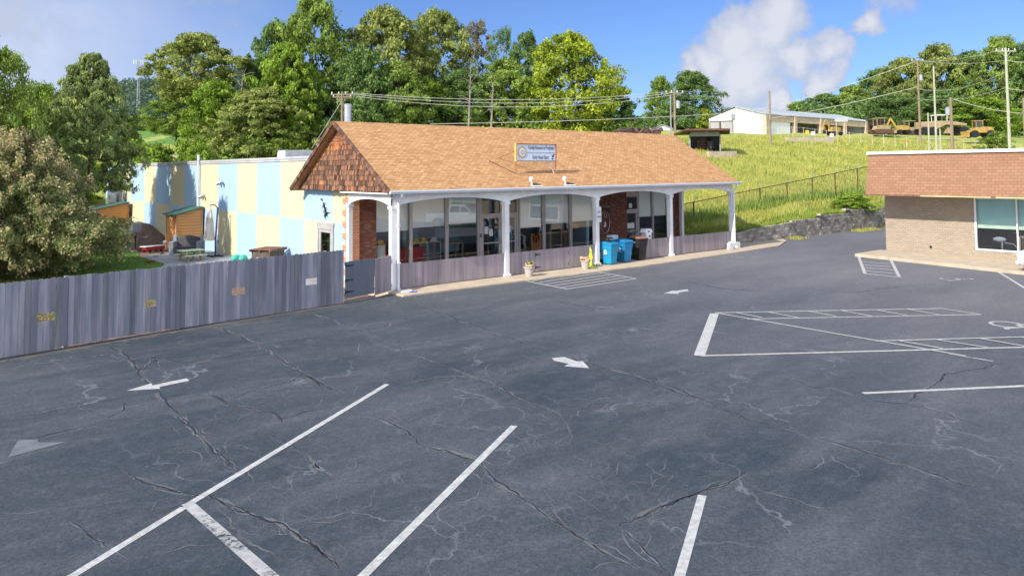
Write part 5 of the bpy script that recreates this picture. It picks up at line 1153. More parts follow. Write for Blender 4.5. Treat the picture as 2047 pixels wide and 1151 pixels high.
for op in ('ADD','SUBTRACT'):
    a_ = nn(nt_,'ShaderNodeMath',operation=op); ln(nt_,s_.outputs[0],a_.inputs[0]); ln(nt_,s_.outputs[2],a_.inputs[1])
    m_ = nn(nt_,'ShaderNodeMath',operation='PINGPONG',_1=.055); ln(nt_,a_.outputs[0],m_.inputs[0]); l_ = nn(nt_,'ShaderNodeMath',operation='LESS_THAN',_1=.0045); ln(nt_,m_.outputs[0],l_.inputs[0]); fs.append(l_.outputs[0])
mx_ = nn(nt_,'ShaderNodeMath',operation='MAXIMUM'); ln(nt_,fs[0],mx_.inputs[0]); ln(nt_,fs[1],mx_.inputs[1]); tr_ = nn(nt_,'ShaderNodeBsdfTransparent'); ms_ = nn(nt_,'ShaderNodeMixShader'); ln(nt_,mx_.outputs[0],ms_.inputs[0]); ln(nt_,tr_.outputs[0],ms_.inputs[1]); ln(nt_,b_.outputs[0],ms_.inputs[2]); ln(nt_,ms_.outputs[0],out_.inputs[0]); b_.inputs['Base Color'].default_value = (.14,.11,.09,1)
mb = MB()
for a, b in zip(allx, allx[1:]): mb.add([(a,yf+.01,h1(a,yf)-.1),(b,yf+.01,h1(b,yf)-.1),(b,yf+.01,zr_(b)),(a,yf+.01,zr_(a))], [(0,1,2,3)])
mb.build('wire_mesh', mt, CF)
# ================================================================== vegetation
def leafquads(C_, N_, size, r):
    n = len(C_); a = r.normal(size=(n,3)); t1 = np.cross(N_, a); t1 /= np.linalg.norm(t1, axis=1, keepdims=True)+1e-9; t2 = np.cross(N_, t1); t2 /= np.linalg.norm(t2, axis=1, keepdims=True)+1e-9
    s = (size*r.uniform(.55,1.45,(n,1))); V = np.stack([C_-t1*s-t2*s*.55, C_+t1*s*.25-t2*s*.62, C_+t1*s+t2*s*.35, C_-t1*s*.35+t2*s*.62], 1).reshape(-1,3)
    F = np.arange(4*n).reshape(-1,4); return V, F
def crown(kind, seed, nc=150, nl=110, leaf=.013, cr_=.085):
    r = np.random.default_rng(seed); cs = []; 
    lobes = [(r.uniform(0,2*PI), r.uniform(.4,.95), r.uniform(.75,1.25)) for _ in range(7)]
    while len(cs) < nc:
        z = r.uniform(0,1); a = r.uniform(0,2*PI)
        if kind == 'round': z0, z1 = .22, .97; R0 = .5*math.sin(PI*min(1,(z*.86+.12)))**.65
        elif kind == 'tall': z0, z1 = .18, .98; R0 = .5*(math.sin(PI*(z**.8*.82+.14)))**.8
        elif kind == 'broad': z0, z1 = .38, .97; R0 = .5*(1-abs(z-.45)**1.6*2.2) if z > .1 else .3
        elif kind == 'pine': z0, z1 = .30, .98; R0 = .5*(1-z**1.7)**.9*(1-.22*(z<.15))+.05
        elif kind == 'bush': z0, z1 = .03, .95; R0 = .5*math.sqrt(max(0,1-(z*.98)**2))
        elif kind == 'full': z0, z1 = .04, .97; R0 = .5*math.sin(PI*min(1,(z*.72+.26)))**.55
        R0 = max(R0,.03)
        lob = 1
        for (la, lz, lw) in lobes:
            dd = abs((a-la+PI)%(2*PI)-PI)
            if dd < .7 and abs(z-lz) < .25: lob *= lw
        rho = r.uniform(.15,1)**.55*R0*lob*r.uniform(.78,1.05)
        cs.append((rho*math.cos(a), rho*math.sin(a), z0+(z1-z0)*z))
    cs = np.array(cs); k = len(cs); rad = cr_*r.uniform(.55,1.35,k)
    if kind == 'pine': rad *= .8
    ct = r.uniform(0,1,k)
    idx = np.repeat(np.arange(k), nl); d = r.normal(size=(k*nl,3)); d /= np.linalg.norm(d,axis=1,keepdims=True)
    sq = np.array([1,1,.45 if kind in ('pine','broad') else .62]); P = cs[idx]+d*sq*(rad[idx]*r.uniform(.45,1.08,k*nl))[:,None]
    # clumps droop and break up
    P += .012*np.sin(P[:, [1,2,0]]*55+idx[:,None]*1.3)
    N_ = d*np.array([1,1,1.1])+r.normal(size=d.shape)*.55+np.array([0,0,.25]); N_ /= np.linalg.norm(N_,axis=1,keepdims=True)
    V, F = leafquads(P, N_, leaf, r); t = np.clip(ct[idx]*.6+r.uniform(0,.4,len(idx)),0,1)
    me_o = npmesh('crown', V, F, [L_mid], t); me = me_o.data; bpy.data.objects.remove(me_o); me.materials[0] = L_mid
    # trunk with limbs
    mb = MB(); rr = random.Random(seed); th_ = {'round':.60,'tall':.8,'broad':.62,'pine':.92,'bush':.35,'full':.5}[kind]; tr0 = .016 if kind != 'bush' else .012
    tp = [(.012*math.sin(q*5+seed), .012*math.cos(q*4+seed*2), q*th_) for q in np.linspace(0,1,8)]
    mb.tube([(p[0],p[1],p[2]-.02 if i == 0 else p[2]) for i, p in enumerate(tp)], [tr0*(1.25 if i == 0 else 1)*(1-.82*i/7) for i in range(8)], 7, .5)
    sel = rr.sample(range(k), 26)
    for q in sel:
        c = cs[q]; h = max(.12*th_, min(th_*.97, c[2]-(.05 if kind == 'pine' else .16)*rr.uniform(.5,1.3))); i = h/th_*7; i0 = int(i); b = Vector(tp[min(i0,7)]); b.z = h
        mid = (b+Vector(c))/2+Vector((rr.uniform(-.02,.02),rr.uniform(-.02,.02),-.02)); mb.tube([b, mid, c], [tr0*(1-.8*h/th_)*.6+.001,.0032,.0012], 5, .5)
    to = mb.build('trunk', m_bark); tme = to.data; bpy.data.objects.remove(to)
    return me, tme
PRO = {}
for kind, seeds, kw in [('round',(1,2,3),dict(nc=330,nl=85,leaf=.0115,cr_=.066)),('tall',(4,5),dict(nc=330,nl=85,leaf=.0115,cr_=.06)),('broad',(6,),dict(nc=250,nl=90,leaf=.012,cr_=.062)),('pine',(7,8),dict(nc=360,nl=85,leaf=.010,cr_=.06)),('bush',(9,10),dict(nc=130,nl=80,leaf=.019,cr_=.11)),('full',(11,12,13),dict(nc=340,nl=85,leaf=.0125,cr_=.072))]:
    PRO[kind] = [crown(kind, s, **kw) for s in seeds]
PRO['thin'] = [crown('tall', 21, nc=120, nl=60, leaf=.010, cr_=.055), crown('round', 22, nc=110, nl=70, leaf=.011, cr_=.06)]
PRO['fine'] = [crown('full', 31, nc=520, nl=130, leaf=.0075, cr_=.055)]
PRO['finepine'] = [crown('pine', 32, nc=620, nl=110, leaf=.0068, cr_=.05)]
PRO['fineround'] = [crown('full', 33, nc=420, nl=110, leaf=.008, cr_=.058)]
def tree(name, cat, label, kind, var, u, D, vtop, wpx, mat, group=None, bark=None, vb=None, y_over=None, sink=.2, rz=None):
    p = far(u, 300, D); x, y = float(p[0]), float(p[1]); g = float(HT(x, y)) if vb is None else float(far(u, vb, D)[2])
    zt = float(far(u, vtop, D)[2]); h = max(1.0, zt-g)/.97; w = wpx/FPX*D*1.3
    me, tme = PRO[kind][var % len(PRO[kind])]
    t = thing(name, label, cat, (x, y, g-sink), random.Random(int(u*7+D)).uniform(0, 6.28) if rz is None else rz, group)
    c = bpy.data.objects.new('crown', me); COL.objects.link(c); c.parent = t; c.scale = (w, w, h); c.material_slots[0].link = 'OBJECT'; c.material_slots[0].material = mat
    k = bpy.data.objects.new('trunk', tme); COL.objects.link(k); k.parent = t; k.scale = (h*1.0, h*1.0, h); 
    sc_ = w/h
    k.scale = (w, w, h)
    if bark: k.material_slots[0].link = 'OBJECT'; k.material_slots[0].material = bark
    return t
GB = 'trees behind the childcare building'; GR = 'trees on the hill at the right'
TR = [
 ('pine_tree','tree','tall pale green pine left of the painted wall, its bare trunk showing','finepine',0,180,49,110,165,L_pine,None,None,None),
 ('deciduous_tree','tree','dark green tree at the left edge of the photo, behind the crape myrtle','fineround',0,-12,36,92,150,L_mid,None,None,None),
 ('deciduous_tree','tree','bright green tree half hidden between the left edge tree and the pine','fineround',0,72,60,170,150,L_bright,None,None,None),
 ('deciduous_tree','tree','broad open-crowned olive tree standing alone against the sky above the painted wall','broad',0,390,100,66,165,L_olive,None,m_barkl,282),
 ('deciduous_tree','tree','low spreading tree with trunk showing beside the gravel path, left of centre','round',1,352,104,188,110,L_mid,None,None,290),
 ('deciduous_tree','tree','rounded leafy tree below and right of the open-crowned olive tree','full',1,432,92,165,125,L_bright,None,None,None),
 ('deciduous_tree','tree','tallest tree, dense green crown reaching the top of the photo left of the gable','tall',0,625,98,-2,150,L_mid,GB,None,None),
 ('deciduous_tree','tree','dark shoulder tree just left of the tallest tree','tall',1,545,102,50,110,L_dark,GB,None,None),
 ('pine_tree','tree','light green layered pine in front of the tallest tree','pine',0,572,90,88,150,L_bright,GB,None,None),
 ('pine_tree','tree','spreading pale pine low over the flat roof left of the gable','pine',1,520,86,175,200,L_olive,GB,None,None),
 ('deciduous_tree','tree','dark rounded tree right behind the gable peak','full',0,625,94,178,130,L_dark,GB,None,None),
 ('deciduous_tree','tree','olive tall tree, left of the pair in the middle of the skyline','round',0,765,104,18,160,L_olive,GB,m_barkl,None),
 ('deciduous_tree','tree','lighter tall tree with pale limbs, right of the skyline pair','round',2,872,112,20,135,L_olive,GB,m_barkl,None),
 ('deciduous_tree','tree','dark leafy tree above the silver flue','full',2,720,94,98,130,L_dark,GB,None,None),
 ('deciduous_tree','tree','mid-green tree low behind the roof, right of the silver flue','full',0,790,97,125,120,L_mid,GB,None,None),
 ('deciduous_tree','tree','vine-covered bright green tree behind the roof ridge','full',1,850,104,158,105,L_bright,GB,None,None),
 ('deciduous_tree','tree','thin tree with sparse brownish leaves and sky gaps, left of the yellow-green tree','thin',0,955,112,38,95,L_brown,GB,m_barkl,None),
 ('deciduous_tree','tree','second thin grey-green tree just right of the sparse brownish one','thin',0,1008,109,52,85,L_dark,GB,m_barkl,None),
 ('deciduous_tree','tree','dark tree crown showing behind the left side of the yellow-green tree','tall',1,1056,120,66,80,L_dark,GB,None,None),
 ('deciduous_tree','tree','low dark tree behind the ridge below the thin trees','full',1,930,104,140,120,L_dark,GB,None,None),
 ('deciduous_tree','tree','green tree filling the gap left of the yellow-green tree','full',2,1010,104,120,110,L_mid,GB,None,None),
 ('deciduous_tree','tree','big yellow-green tree right of the middle, brightest of all the trees','full',0,1138,104,68,152,L_lime,GB,None,None),
 ('deciduous_tree','tree','dark brownish tree peeking out right of the yellow-green tree','thin',1,1222,115,138,90,L_brown,GB,None,None),
 ('deciduous_tree','tree','dark green tree low at the right foot of the yellow-green tree','full',2,1225,110,178,90,L_dark,GB,None,None),
 ('deciduous_tree','tree','large dark rounded tree behind the pole with the transformer','full',1,1383,185,143,92,L_dark,None,None,None),
 ('deciduous_tree','tree','smaller dark tree joined to the left of the large rounded one','full',0,1322,192,153,56,L_mid,None,None,None),
 ('shrub','shrub','yellowish bush at the right foot of the large rounded tree','bush',0,1412,180,214,34,L_lime,None,None,None),
 ('deciduous_tree','tree','leftmost low tree of the hill behind the white warehouse','full',0,1598,230,203,60,L_mid,GR,None,None),
 ('deciduous_tree','tree','second low tree from the left behind the warehouse roof','full',1,1650,225,188,75,L_dark,GR,None,None),
 ('deciduous_tree','tree','green tree rising over the right end of the warehouse roof','full',2,1708,225,172,85,L_mid,GR,None,None),
 ('deciduous_tree','tree','domed tree left of the tallest utility poles','round',1,1765,235,138,95,L_dark,GR,None,None),
 ('deciduous_tree','tree','olive tree behind the pole with the pale transformer','full',0,1812,225,118,95,L_olive,GR,None,None),
 ('deciduous_tree','tree','high brownish-green tree at the middle of the right-hand hill','full',2,1880,230,92,105,L_olive,GR,None,None),
 ('deciduous_tree','tree','dark tree right of the brownish-green hill tree','full',1,1945,225,106,95,L_dark,GR,None,None),
 ('deciduous_tree','tree','tallest tree of the right-hand hill, at the right edge','full',0,2010,215,76,100,L_mid,GR,None,None),
 ('deciduous_tree','tree','tree cut off by the right edge of the photo','full',2,2070,210,84,100,L_dark,GR,None,None),
 ('deciduous_tree','tree','lower bright tree behind the yellow machines','full',1,1965,190,195,110,L_bright,GR,None,None),
 ('deciduous_tree','tree','lower dark tree between the poles behind the machines','full',2,1880,200,180,110,L_dark,GR,None,None),
 ('deciduous_tree','tree','lower dark tree behind the brown annex','full',0,1790,205,190,110,L_dark,GR,None,None),
 ('shrub','shrub','green bush in front of the brown annex','bush',1,1775,160,247,50,L_bright,None,None,None),
 ('shrub','shrub','round bush beside the tall pole at the right edge','bush',0,1995,100,262,60,L_mid,None,None,None),
 ('shrub','shrub','bright green bush hanging over the top of the retaining wall','bush',1,1700,57,383,75,L_bright,None,None,None),
 ('shrub','shrub','bushy green hedge low over the painted wall, left of the pale pipe','bush',0,310,78,285,90,L_bright,None,None,None),
 ('shrub','shrub','bright vine heap left of the gravel path','bush',1,262,84,265,70,L_bright,None,None,None),
 ('shrub','shrub','vine-covered heap right of the gravel path above the painted wall','bush',0,400,76,288,80,L_bright,None,None,None),
 ('shrub','shrub','wide bush over the parapet below the layered pine','bush',1,500,84,272,130,L_mid,None,None,None),
 ('shrub','shrub','bush over the parapet just left of the rooftop units','bush',0,575,85,262,110,L_bright,None,None,None),
 ('shrub','shrub','sunlit shrub behind the far end of the painted wall beside the pine','bush',1,190,86,325,110,L_lime,None,None,None),
 ('shrub','shrub','leafy shrub under the pine, left of the farther shed','bush',0,140,74,310,120,L_bright,None,None,None),
 ('deciduous_tree','tree','hazy green tree behind the pine, above the far lawn','full',1,268,170,232,70,L_mid,None,None,None),
 ('deciduous_tree','tree','dark green tree left of the silver flue behind the gable','full',2,690,96,190,90,L_mid,GB,None,None),
 ('shrub','shrub','yellow-green bush behind the ridge below the thin trees','bush',0,945,104,212,75,L_lime,None,None,None),
]
# two tall open trees outside the left edge; only their shadows reach the painted wall
for (tx, ty, th, tw, kd, vv, lab) in [(-13.0,26.2,14.8,8.0,'round',0,'tall tree outside the left edge whose shadow falls on the middle of the painted wall'),(-14.0,31.6,15.5,7.5,'round',2,'taller tree outside the left edge shading the painted wall beyond the pale pipe'),(-13.5,47.5,14.5,5.0,'tall',0,'slim tree outside the left edge shading the far end of the painted wall')]:
    me, tme = PRO[kd][vv]; t = thing('deciduous_tree', lab, 'tree', (tx,ty,-.4), vv*1.3)
    for nm, dd, sc3 in (('crown', me, (tw,tw,th)), ('trunk', tme, (tw,tw,th))):
        c = bpy.data.objects.new(nm, dd); COL.objects.link(c); c.parent = t; c.scale = sc3
for a in TR:
    name, cat, label, kind, var, u, D, vt, wp, mt_, grp, bk, vb = a
    tree(name, cat, label, kind, var, u, D, vt, wp, mt_, grp, bk, vb)
# crape myrtle in the yard: many fine sprays, several stems
p = G(55,548,-.3); gx_, gy_ = p.x, p.y
t = thing('crape_myrtle', 'large crape myrtle with reddish-brown seed heads leaning over the tall fence at the left', 'tree', (gx_-.9, gy_+.3, -.3))
r = np.random.default_rng(77); cs = []
while len(cs) < 620:
    z = r.uniform(0,1); a = r.uniform(0,2*PI); R0 = 3.7*math.sin(PI*min(1,.30+z*.66))**.75
    rho = r.uniform(.1,1)**.5*R0*r.uniform(.8,1.08); cs.append((rho*math.cos(a), rho*math.sin(a), 1.0+5.2*z))
for q_ in range(170):
    a = r.uniform(-2.6, -.3); rho = r.uniform(1.2, 3.9); cs.append((rho*math.cos(a), rho*math.sin(a), r.uniform(.45, 1.9)))
for q_ in range(150):
    a = r.uniform(-1.2, .5); rho = r.uniform(1.5, 4.9); cs.append((rho*math.cos(a), rho*math.sin(a), r.uniform(.7, 3.3)*(1-.09*rho)+.3))
cs = np.array(cs); k = len(cs); nl = 170; idx = np.repeat(np.arange(k), nl); d = r.normal(size=(k*nl,3)); d /= np.linalg.norm(d,axis=1,keepdims=True)
out_d = cs/np.array([1,1,1.3]); out_d[:,2] -= 2; out_d /= np.linalg.norm(out_d,axis=1,keepdims=True)
P = cs[idx]+d*np.array([.24,.24,.26])*r.uniform(.3,1,(k*nl,1))+out_d[idx]*r.uniform(-.4,.62,(k*nl,1))+np.array([0,0,1.])*r.uniform(0,.3,(k*nl,1))
N_ = d+r.normal(size=d.shape)*.6+np.array([0,0,.3]); N_ /= np.linalg.norm(N_,axis=1,keepdims=True); V, F = leafquads(P, N_, .055, r)
zz = cs[idx][:,2]; tip = ((P-cs[idx])*out_d[idx]).sum(1)
tt = np.clip(.12+.25*r.uniform(0,1,len(idx))+.55*(tip > .33)*(r.uniform(0,1,len(idx)) < .42)+.15*(cs[idx][:,2] > 4.2),0,1)
npmesh('crown', V, F, [L_myr], tt, parent=t)
mb = MB(); rr = random.Random(5)
for i in range(6):
    a = i*1.05; b = Vector((.15*math.cos(a),.15*math.sin(a),-.1)); c = cs[rr.randrange(k)]; e1 = Vector((.7*math.cos(a),.7*math.sin(a),1.6)); e2 = Vector((1.5*math.cos(a+.2),1.5*math.sin(a+.2),3.4)); mb.tube([b, e1, e2], [.10,.07,.045], 7)
    for j in range(7): c = Vector(cs[rr.randrange(k)]); s0 = e1.lerp(e2, rr.uniform(0,1)); mb.tube([s0, (s0+c)/2+Vector((0,0,-.1)), c], [.04,.025,.01], 5)
mb.build('trunk', m_barkl, t)
# undergrowth masses, woodland, grass: uncountable
def mass(name, label, cat, centers, radii, nl, leaf, mat, seed, squash=.8):
    r = np.random.default_rng(seed); c = np.array(centers); k = len(c); idx = np.repeat(np.arange(k), nl); d = r.normal(size=(k*nl,3)); d /= np.linalg.norm(d,axis=1,keepdims=True); d[:,2] = np.abs(d[:,2])*1.0-.15
    rad = np.array(radii); P = c[idx]+d*np.array([1,1,squash])*(rad[idx]*r.uniform(.7,1.06,k*nl))[:,None]; N_ = d+r.normal(size=d.shape)*.5; N_ /= np.linalg.norm(N_,axis=1,keepdims=True)
    V, F = leafquads(P, N_, leaf, r); ct = r.uniform(0,1,k); o = npmesh(name, V, F, [mat], np.clip(ct[idx]*.6+r.uniform(0,.4,len(idx)),0,1)); return tag(o, label, cat, kind='stuff')
r = np.random.default_rng(5); cs = []; rd = []
for i in range(420):
    u = r.uniform(250, 1260); D = r.uniform(70, 112) if u < 640 else r.uniform(101, 122)
    p = far(u, 300, D); 
    if p[1] < 54 and p[0] < 24: continue
    if 325 < u < 420 and D > 82: continue
    s = r.uniform(1.2, 2.8)*(1 if u > 560 else .7); cs.append((p[0], p[1], float(HT(p[0], p[1]))+r.uniform(0,.8))); rd.append(s)
mass('undergrowth', 'dense tangled undergrowth at the foot of the trees behind the childcare building', 'undergrowth', cs, rd, 170, .15, L_mid, 6)
cs = []; rd = []
for i in range(300):
    u = r.uniform(1180, 2120); D = r.uniform(200, 260) if u > 1560 else r.uniform(185, 240); p = far(u, 300, D); s = r.uniform(3, 7) if u > 1560 else r.uniform(1.5,3.4); cs.append((p[0], p[1], float(HT(p[0], p[1]))+r.uniform(0, (7 if u > 1700 else 3) if u > 1560 else 1))); rd.append(s)
mass('hill_woodland', 'dark woodland mass filling in behind the warehouse and the hill trees', 'woodland', cs, rd, 150, .34, L_dark, 8, 1.2)
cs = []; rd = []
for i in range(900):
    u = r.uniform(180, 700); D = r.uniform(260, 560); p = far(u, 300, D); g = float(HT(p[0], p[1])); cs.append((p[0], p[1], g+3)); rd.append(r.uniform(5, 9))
mass('far_woodland', 'distant haze-tinted bluish-green wooded hillside beyond the far lawn at the left', 'woodland', cs, rd, 80, .8, L_hazed, 9, 1.2)
# tall grass on the bank
def grass(name, label, n, xr0, xr1, yr0, yr1, h0, h1v, seed, w=.035, mat=L_grass):
    r = np.random.default_rng(seed); u = r.uniform(0,1,n)**1.7; x = xr0+(xr1-xr0)*u; v_ = r.uniform(0,1,n)**1.3; y = yr0+(yr1-yr0)*v_
    z = HT(x, y)-.03; cl = .55+.45*np.sin(x*.8+np.sin(y*.6)*2)*np.cos(y*.9); h = r.uniform(h0, h1v, n)*(.6+.6*cl); a = r.uniform(0, PI, n); ww = w*r.uniform(.5,1.5,n)*(1+u*2.4)
    dx, dy = np.cos(a)*ww, np.sin(a)*ww; lx, ly = r.normal(0,.16,n)*h, r.normal(0,.16,n)*h
    V = np.stack([np.stack([x-dx,y-dy,z],-1), np.stack([x+dx,y+dy,z],-1), np.stack([x+lx,y+ly,z+h],-1)],1).reshape(-1,3); F = np.arange(3*n).reshape(-1,3)
    o = npmesh(name, V, F, [mat], np.clip(r.uniform(0,.6,n)+.4*cl,0,1)); return tag(o, label, 'grass', kind='stuff')
grass('meadow_grass', 'tall yellow-green grass covering the bank above the retaining wall', 260000, 23.3, 120, 1.5, 45, .14, .42, 2, .022)
grass('weed_clumps', 'darker green weeds along the foot of the chain-link fence', 3500, 23.3, 56, 5.4, 6.9, .3, 1.0, 4, .022, L_mid)
grass('dark_weeds', 'scattered darker green weeds among the yellow-green grass of the bank', 9000, 24, 110, 2, 40, .3, .7, 9, .03, L_olive)
grass('verge_grass', 'low grass and weeds along the top edge of the retaining wall', 26000, 23.3, 60, 1.45, 3.2, .12, .38, 7, .02, L_bright)
r = np.random.default_rng(12); n = 5000; xg = r.uniform(30,46,n); yg_ = 1.12-r.uniform(0,1,n)**2*.8; hg = r.uniform(.04,.2,n); ag = r.uniform(0,PI,n)
keep = np.sin(xg*1.3)+np.sin(xg*.47+1) > .3; xg, yg_, hg, ag = xg[keep], yg_[keep], hg[keep], ag[keep]; n = len(xg)
V = np.stack([np.stack([xg-.03*np.cos(ag),yg_-.03*np.sin(ag),np.full(n,-.06)],-1),np.stack([xg+.03*np.cos(ag),yg_+.03*np.sin(ag),np.full(n,-.06)],-1),np.stack([xg+r.normal(0,.03,n),yg_,-.06+hg],-1)],1).reshape(-1,3)
tag(npmesh('wall_foot_weeds', V, np.arange(3*n).reshape(-1,3), [L_grass], r.uniform(0,1,n)), 'yellowish weeds growing from the asphalt along the foot of the retaining wall', 'weeds', kind='stuff')
r = np.random.default_rng(13); n = 26000; xg = r.uniform(-12,-2.8,n); yg_ = r.uniform(-1,27,n)
ok = (xg < np.interp(yg_, [-1,0,7,13,17,22,25,27],[-11.5,-9,-6.5,-4.7,-3.7,-3.8,-3,-5])); xg, yg_ = xg[ok], yg_[ok]; n = len(xg); hg = r.uniform(.03,.1,n); ag = r.uniform(0,PI,n)
V = np.stack([np.stack([xg-.02*np.cos(ag),yg_-.02*np.sin(ag),np.full(n,-.265)],-1),np.stack([xg+.02*np.cos(ag),yg_+.02*np.sin(ag),np.full(n,-.265)],-1),np.stack([xg+r.normal(0,.03,n),yg_,-.265+hg],-1)],1).reshape(-1,3)
tag(npmesh('lawn_blades', V, np.arange(3*n).reshape(-1,3), [Leaf('lawn_blade',(.09,.17,.03),(.16,.26,.05),.2)], r.uniform(0,1,n)), 'short green lawn grass inside the fenced yard', 'grass', kind='stuff')
# dead pale snags among the trees
for i, (u, D, vb, vt, lean, lab) in enumerate([(935,95,250,130,.02,'pale bare dead trunk wrapped in vine behind the ridge, left of the thin trees'),(980,95,245,165,.25,'leaning bare branches right of the pale dead trunk'),(480,95,190,140,.1,'dead grey branch tips poking up between the open-crowned tree and the dark shoulder tree')]):
    b = Vector(far(u, vb, D)); tp_ = Vector(far(u+6, vt, D)); t = thing('dead_tree', lab, 'dead tree', tuple(b)); mb = MB(); rr = random.Random(i+3); dv = tp_-b
    mb.tube([(0,0,-3), dv*.5+Vector((.1,0,0)), dv], [.16,.10,.03], 6)
    for j in range(14):
        s0 = dv*rr.uniform(.2,.95); e = s0+Vector((rr.uniform(-1.6,1.6),rr.uniform(-1,1),rr.uniform(-.5,1.6))); mb.tube([s0,(s0+e)/2+Vector((0,0,.15)),e], [.05,.035,.012], 4)
    mb.build('branches', m_barkl, t)
# ================================================================== poles and wires
POLE = {}
def pole(key, label, u, D, vt, vb=None, mt_=None, r0=.15, arm=None, trans=None, guy=False, ground=True):
    tpt = far(u, vt, D); x, y = float(tpt[0]), float(tpt[1]); g = float(HT(x, y))-.3; h = float(tpt[2])-g
    t = thing('utility_pole', label, 'utility pole', (x, y, g), 0, 'utility poles'); mt_ = mt_ or m_pole
    mb = MB(); mb.tube([(0,0,0),(0,0,h)], [r0*1.15, r0*.75], 9); mb.build('pole', mt_, t)
    if arm:
        for (dz, L_, n_) in arm:
            mb = MB(); c_, s_ = math.cos(-YAW), math.sin(-YAW); mb.beam((-L_/2*c_,-L_/2*s_,h-dz),(L_/2*c_,L_/2*s_,h-dz),.11,.12); mb.beam((-L_*.3*c_,-L_*.3*s_,h-dz),(0,0,h-dz-.7),.05,.05); mb.beam((L_*.3*c_,L_*.3*s_,h-dz),(0,0,h-dz-.7),.05,.05); a_ = mb.build('crossarm', mt_, t)
            for q_ in range(n_):
                s = -L_/2+.12+(L_-.24)*q_/(n_-1); mb = MB(); mb.lathe([(.05,0),(.08,.06),(.05,.12),(.07,.18),(.02,.26)], (s*c_, s*s_, h-dz+.07), 8); mb.build('insulator', m_metalw, a_)
    if trans:
        dz, sd = trans; mb = MB(); mb.lathe([(.02,0),(.27,.02),(.28,.9),(.2,.98),(.05,1.05)], (sd*.42*math.cos(YAW), -sd*.42*math.sin(YAW), h-dz), 12); mb.beam((0,0,h-dz+.6),(sd*.3,0,h-dz+.6),.06,.06); mb.build('transformer', m_galv, t)
    if guy: mb = MB(); mb.tube([(0,0,h-1.0),(-3.2,1.0,h-6.5)], .025, 5); mb.build('guy_wire', m_wire, t)
    POLE[key] = (x, y, g+h); return t
pole('near','weathered pole with crossarm of white insulators just behind the gable peak',684,86,184,arm=[(.3,2.6,4),(.6,2.2,3)],r0=.15,guy=True)
pole('trans','pole with crossarm and grey transformer before the large rounded tree',1348,98,182,arm=[(.3,2.4,4)],trans=(2.3,1),r0=.16)
pole('thin','thin pale lamp pole left of the pole with the grey transformer',1340,112,190,mt_=m_galv,r0=.1)
pole('field','plain orange-brown pole in the grass before the warehouse gable',1538,105,182,r0=.15)
pole('tall','tall brown pole with crossarm and pale transformer, left of the green-grey pole',1834,120,120,arm=[(.2,2.0,3)],trans=(3.4,1),r0=.16)
pole('green','plain green-grey pole just right of the tall brown pole',1866,98,133,mt_=m_poleg,r0=.13)
pole('short','short stout pole with transformer cage right of the green-grey pole',1900,92,195,trans=(2.2,-1),r0=.20)
pole('right','tallest green-grey pole with wide crossarm near the right edge',2010,88,96,mt_=m_poleg,arm=[(.4,2.4,4)],r0=.17)
pole('stub','thin pale stub post among the weeds left of the green-grey pole',1855,80,226,mt_=m_poleg,r0=.09)
pole('edge','brown pole cut by the right edge of the photo',2046,84,196,r0=.16)
pole('stub2','low pale post between the green-grey pole and the stout pole',1879,80,258,mt_=m_poleg,r0=.09)
def wire(label, a, b, sag=.6, r0=.032):
    a = Vector(a); b = Vector(b); o = MB().tube([a.lerp(b,t_)-Vector((0,0,sag*4*t_*(1-t_))) for t_ in np.linspace(0,1,17)], r0, 4, cap=False).build('power_line', m_wire); tag(o, label, 'power line', 'overhead power lines'); return o
def fp(u, v, D): return tuple(far(u, v, D))
nr = POLE['near']; tn = POLE['trans']
wire('uppermost of the wires running right from the gable pole over the long roof', fp(703,186,86), fp(1335,184,98), .9)
wire('middle wire running right from the gable pole over the long roof', fp(700,188,86), fp(1344,186,98), 1.2)
wire('lowest of the three close wires from the gable pole', fp(696,191,86), fp(1352,189,98), 1.5)
wire('single low wire just above the roof ridge, rising to the right', fp(860,248,84), fp(1545,221,104), .3, .045)
wire('wire from the transformer pole top past the large rounded tree to the right', fp(1351,182,98), fp(1418,183,150), .1)
wire('second wire from the transformer pole toward the warehouse', fp(1350,205,98), fp(1418,196,150), .2)
wire('high wire rising over the warehouse to the crossarm of the tall brown pole', fp(1418,235,190), fp(1833,122,120), 1.4, .055)
wire('second wire below it, climbing the hill to the tall brown pole', fp(1418,250,190), fp(1834,174,120), 1.0, .055)
wire('level wire between the crossarms of the tall brown and tallest green-grey poles', POLE['tall'], fp(2010,121,88), .5)
wire('topmost sagging wire from the tall brown pole up to the wide crossarm', fp(1835,122,120), fp(2010,96,88), .6)
wire('lower wire from the tall brown pole to the tallest pole', fp(1834,178,120), fp(2010,145,88), 1.0)
wire('lowest wire across the hill trees to the tallest pole', fp(1834,198,120), fp(2010,176,88), .7)
wire('wire sloping down from the short stout pole to the brown edge pole', fp(1905,198,92), fp(2046,227,84), .3)
wire('wire leaving the tallest pole toward the right edge, upper', fp(2010,121,88), fp(2120,118,80), .3)
wire('wire leaving the tallest pole toward the right edge, lower', fp(2010,176,88), fp(2120,178,80), .3)
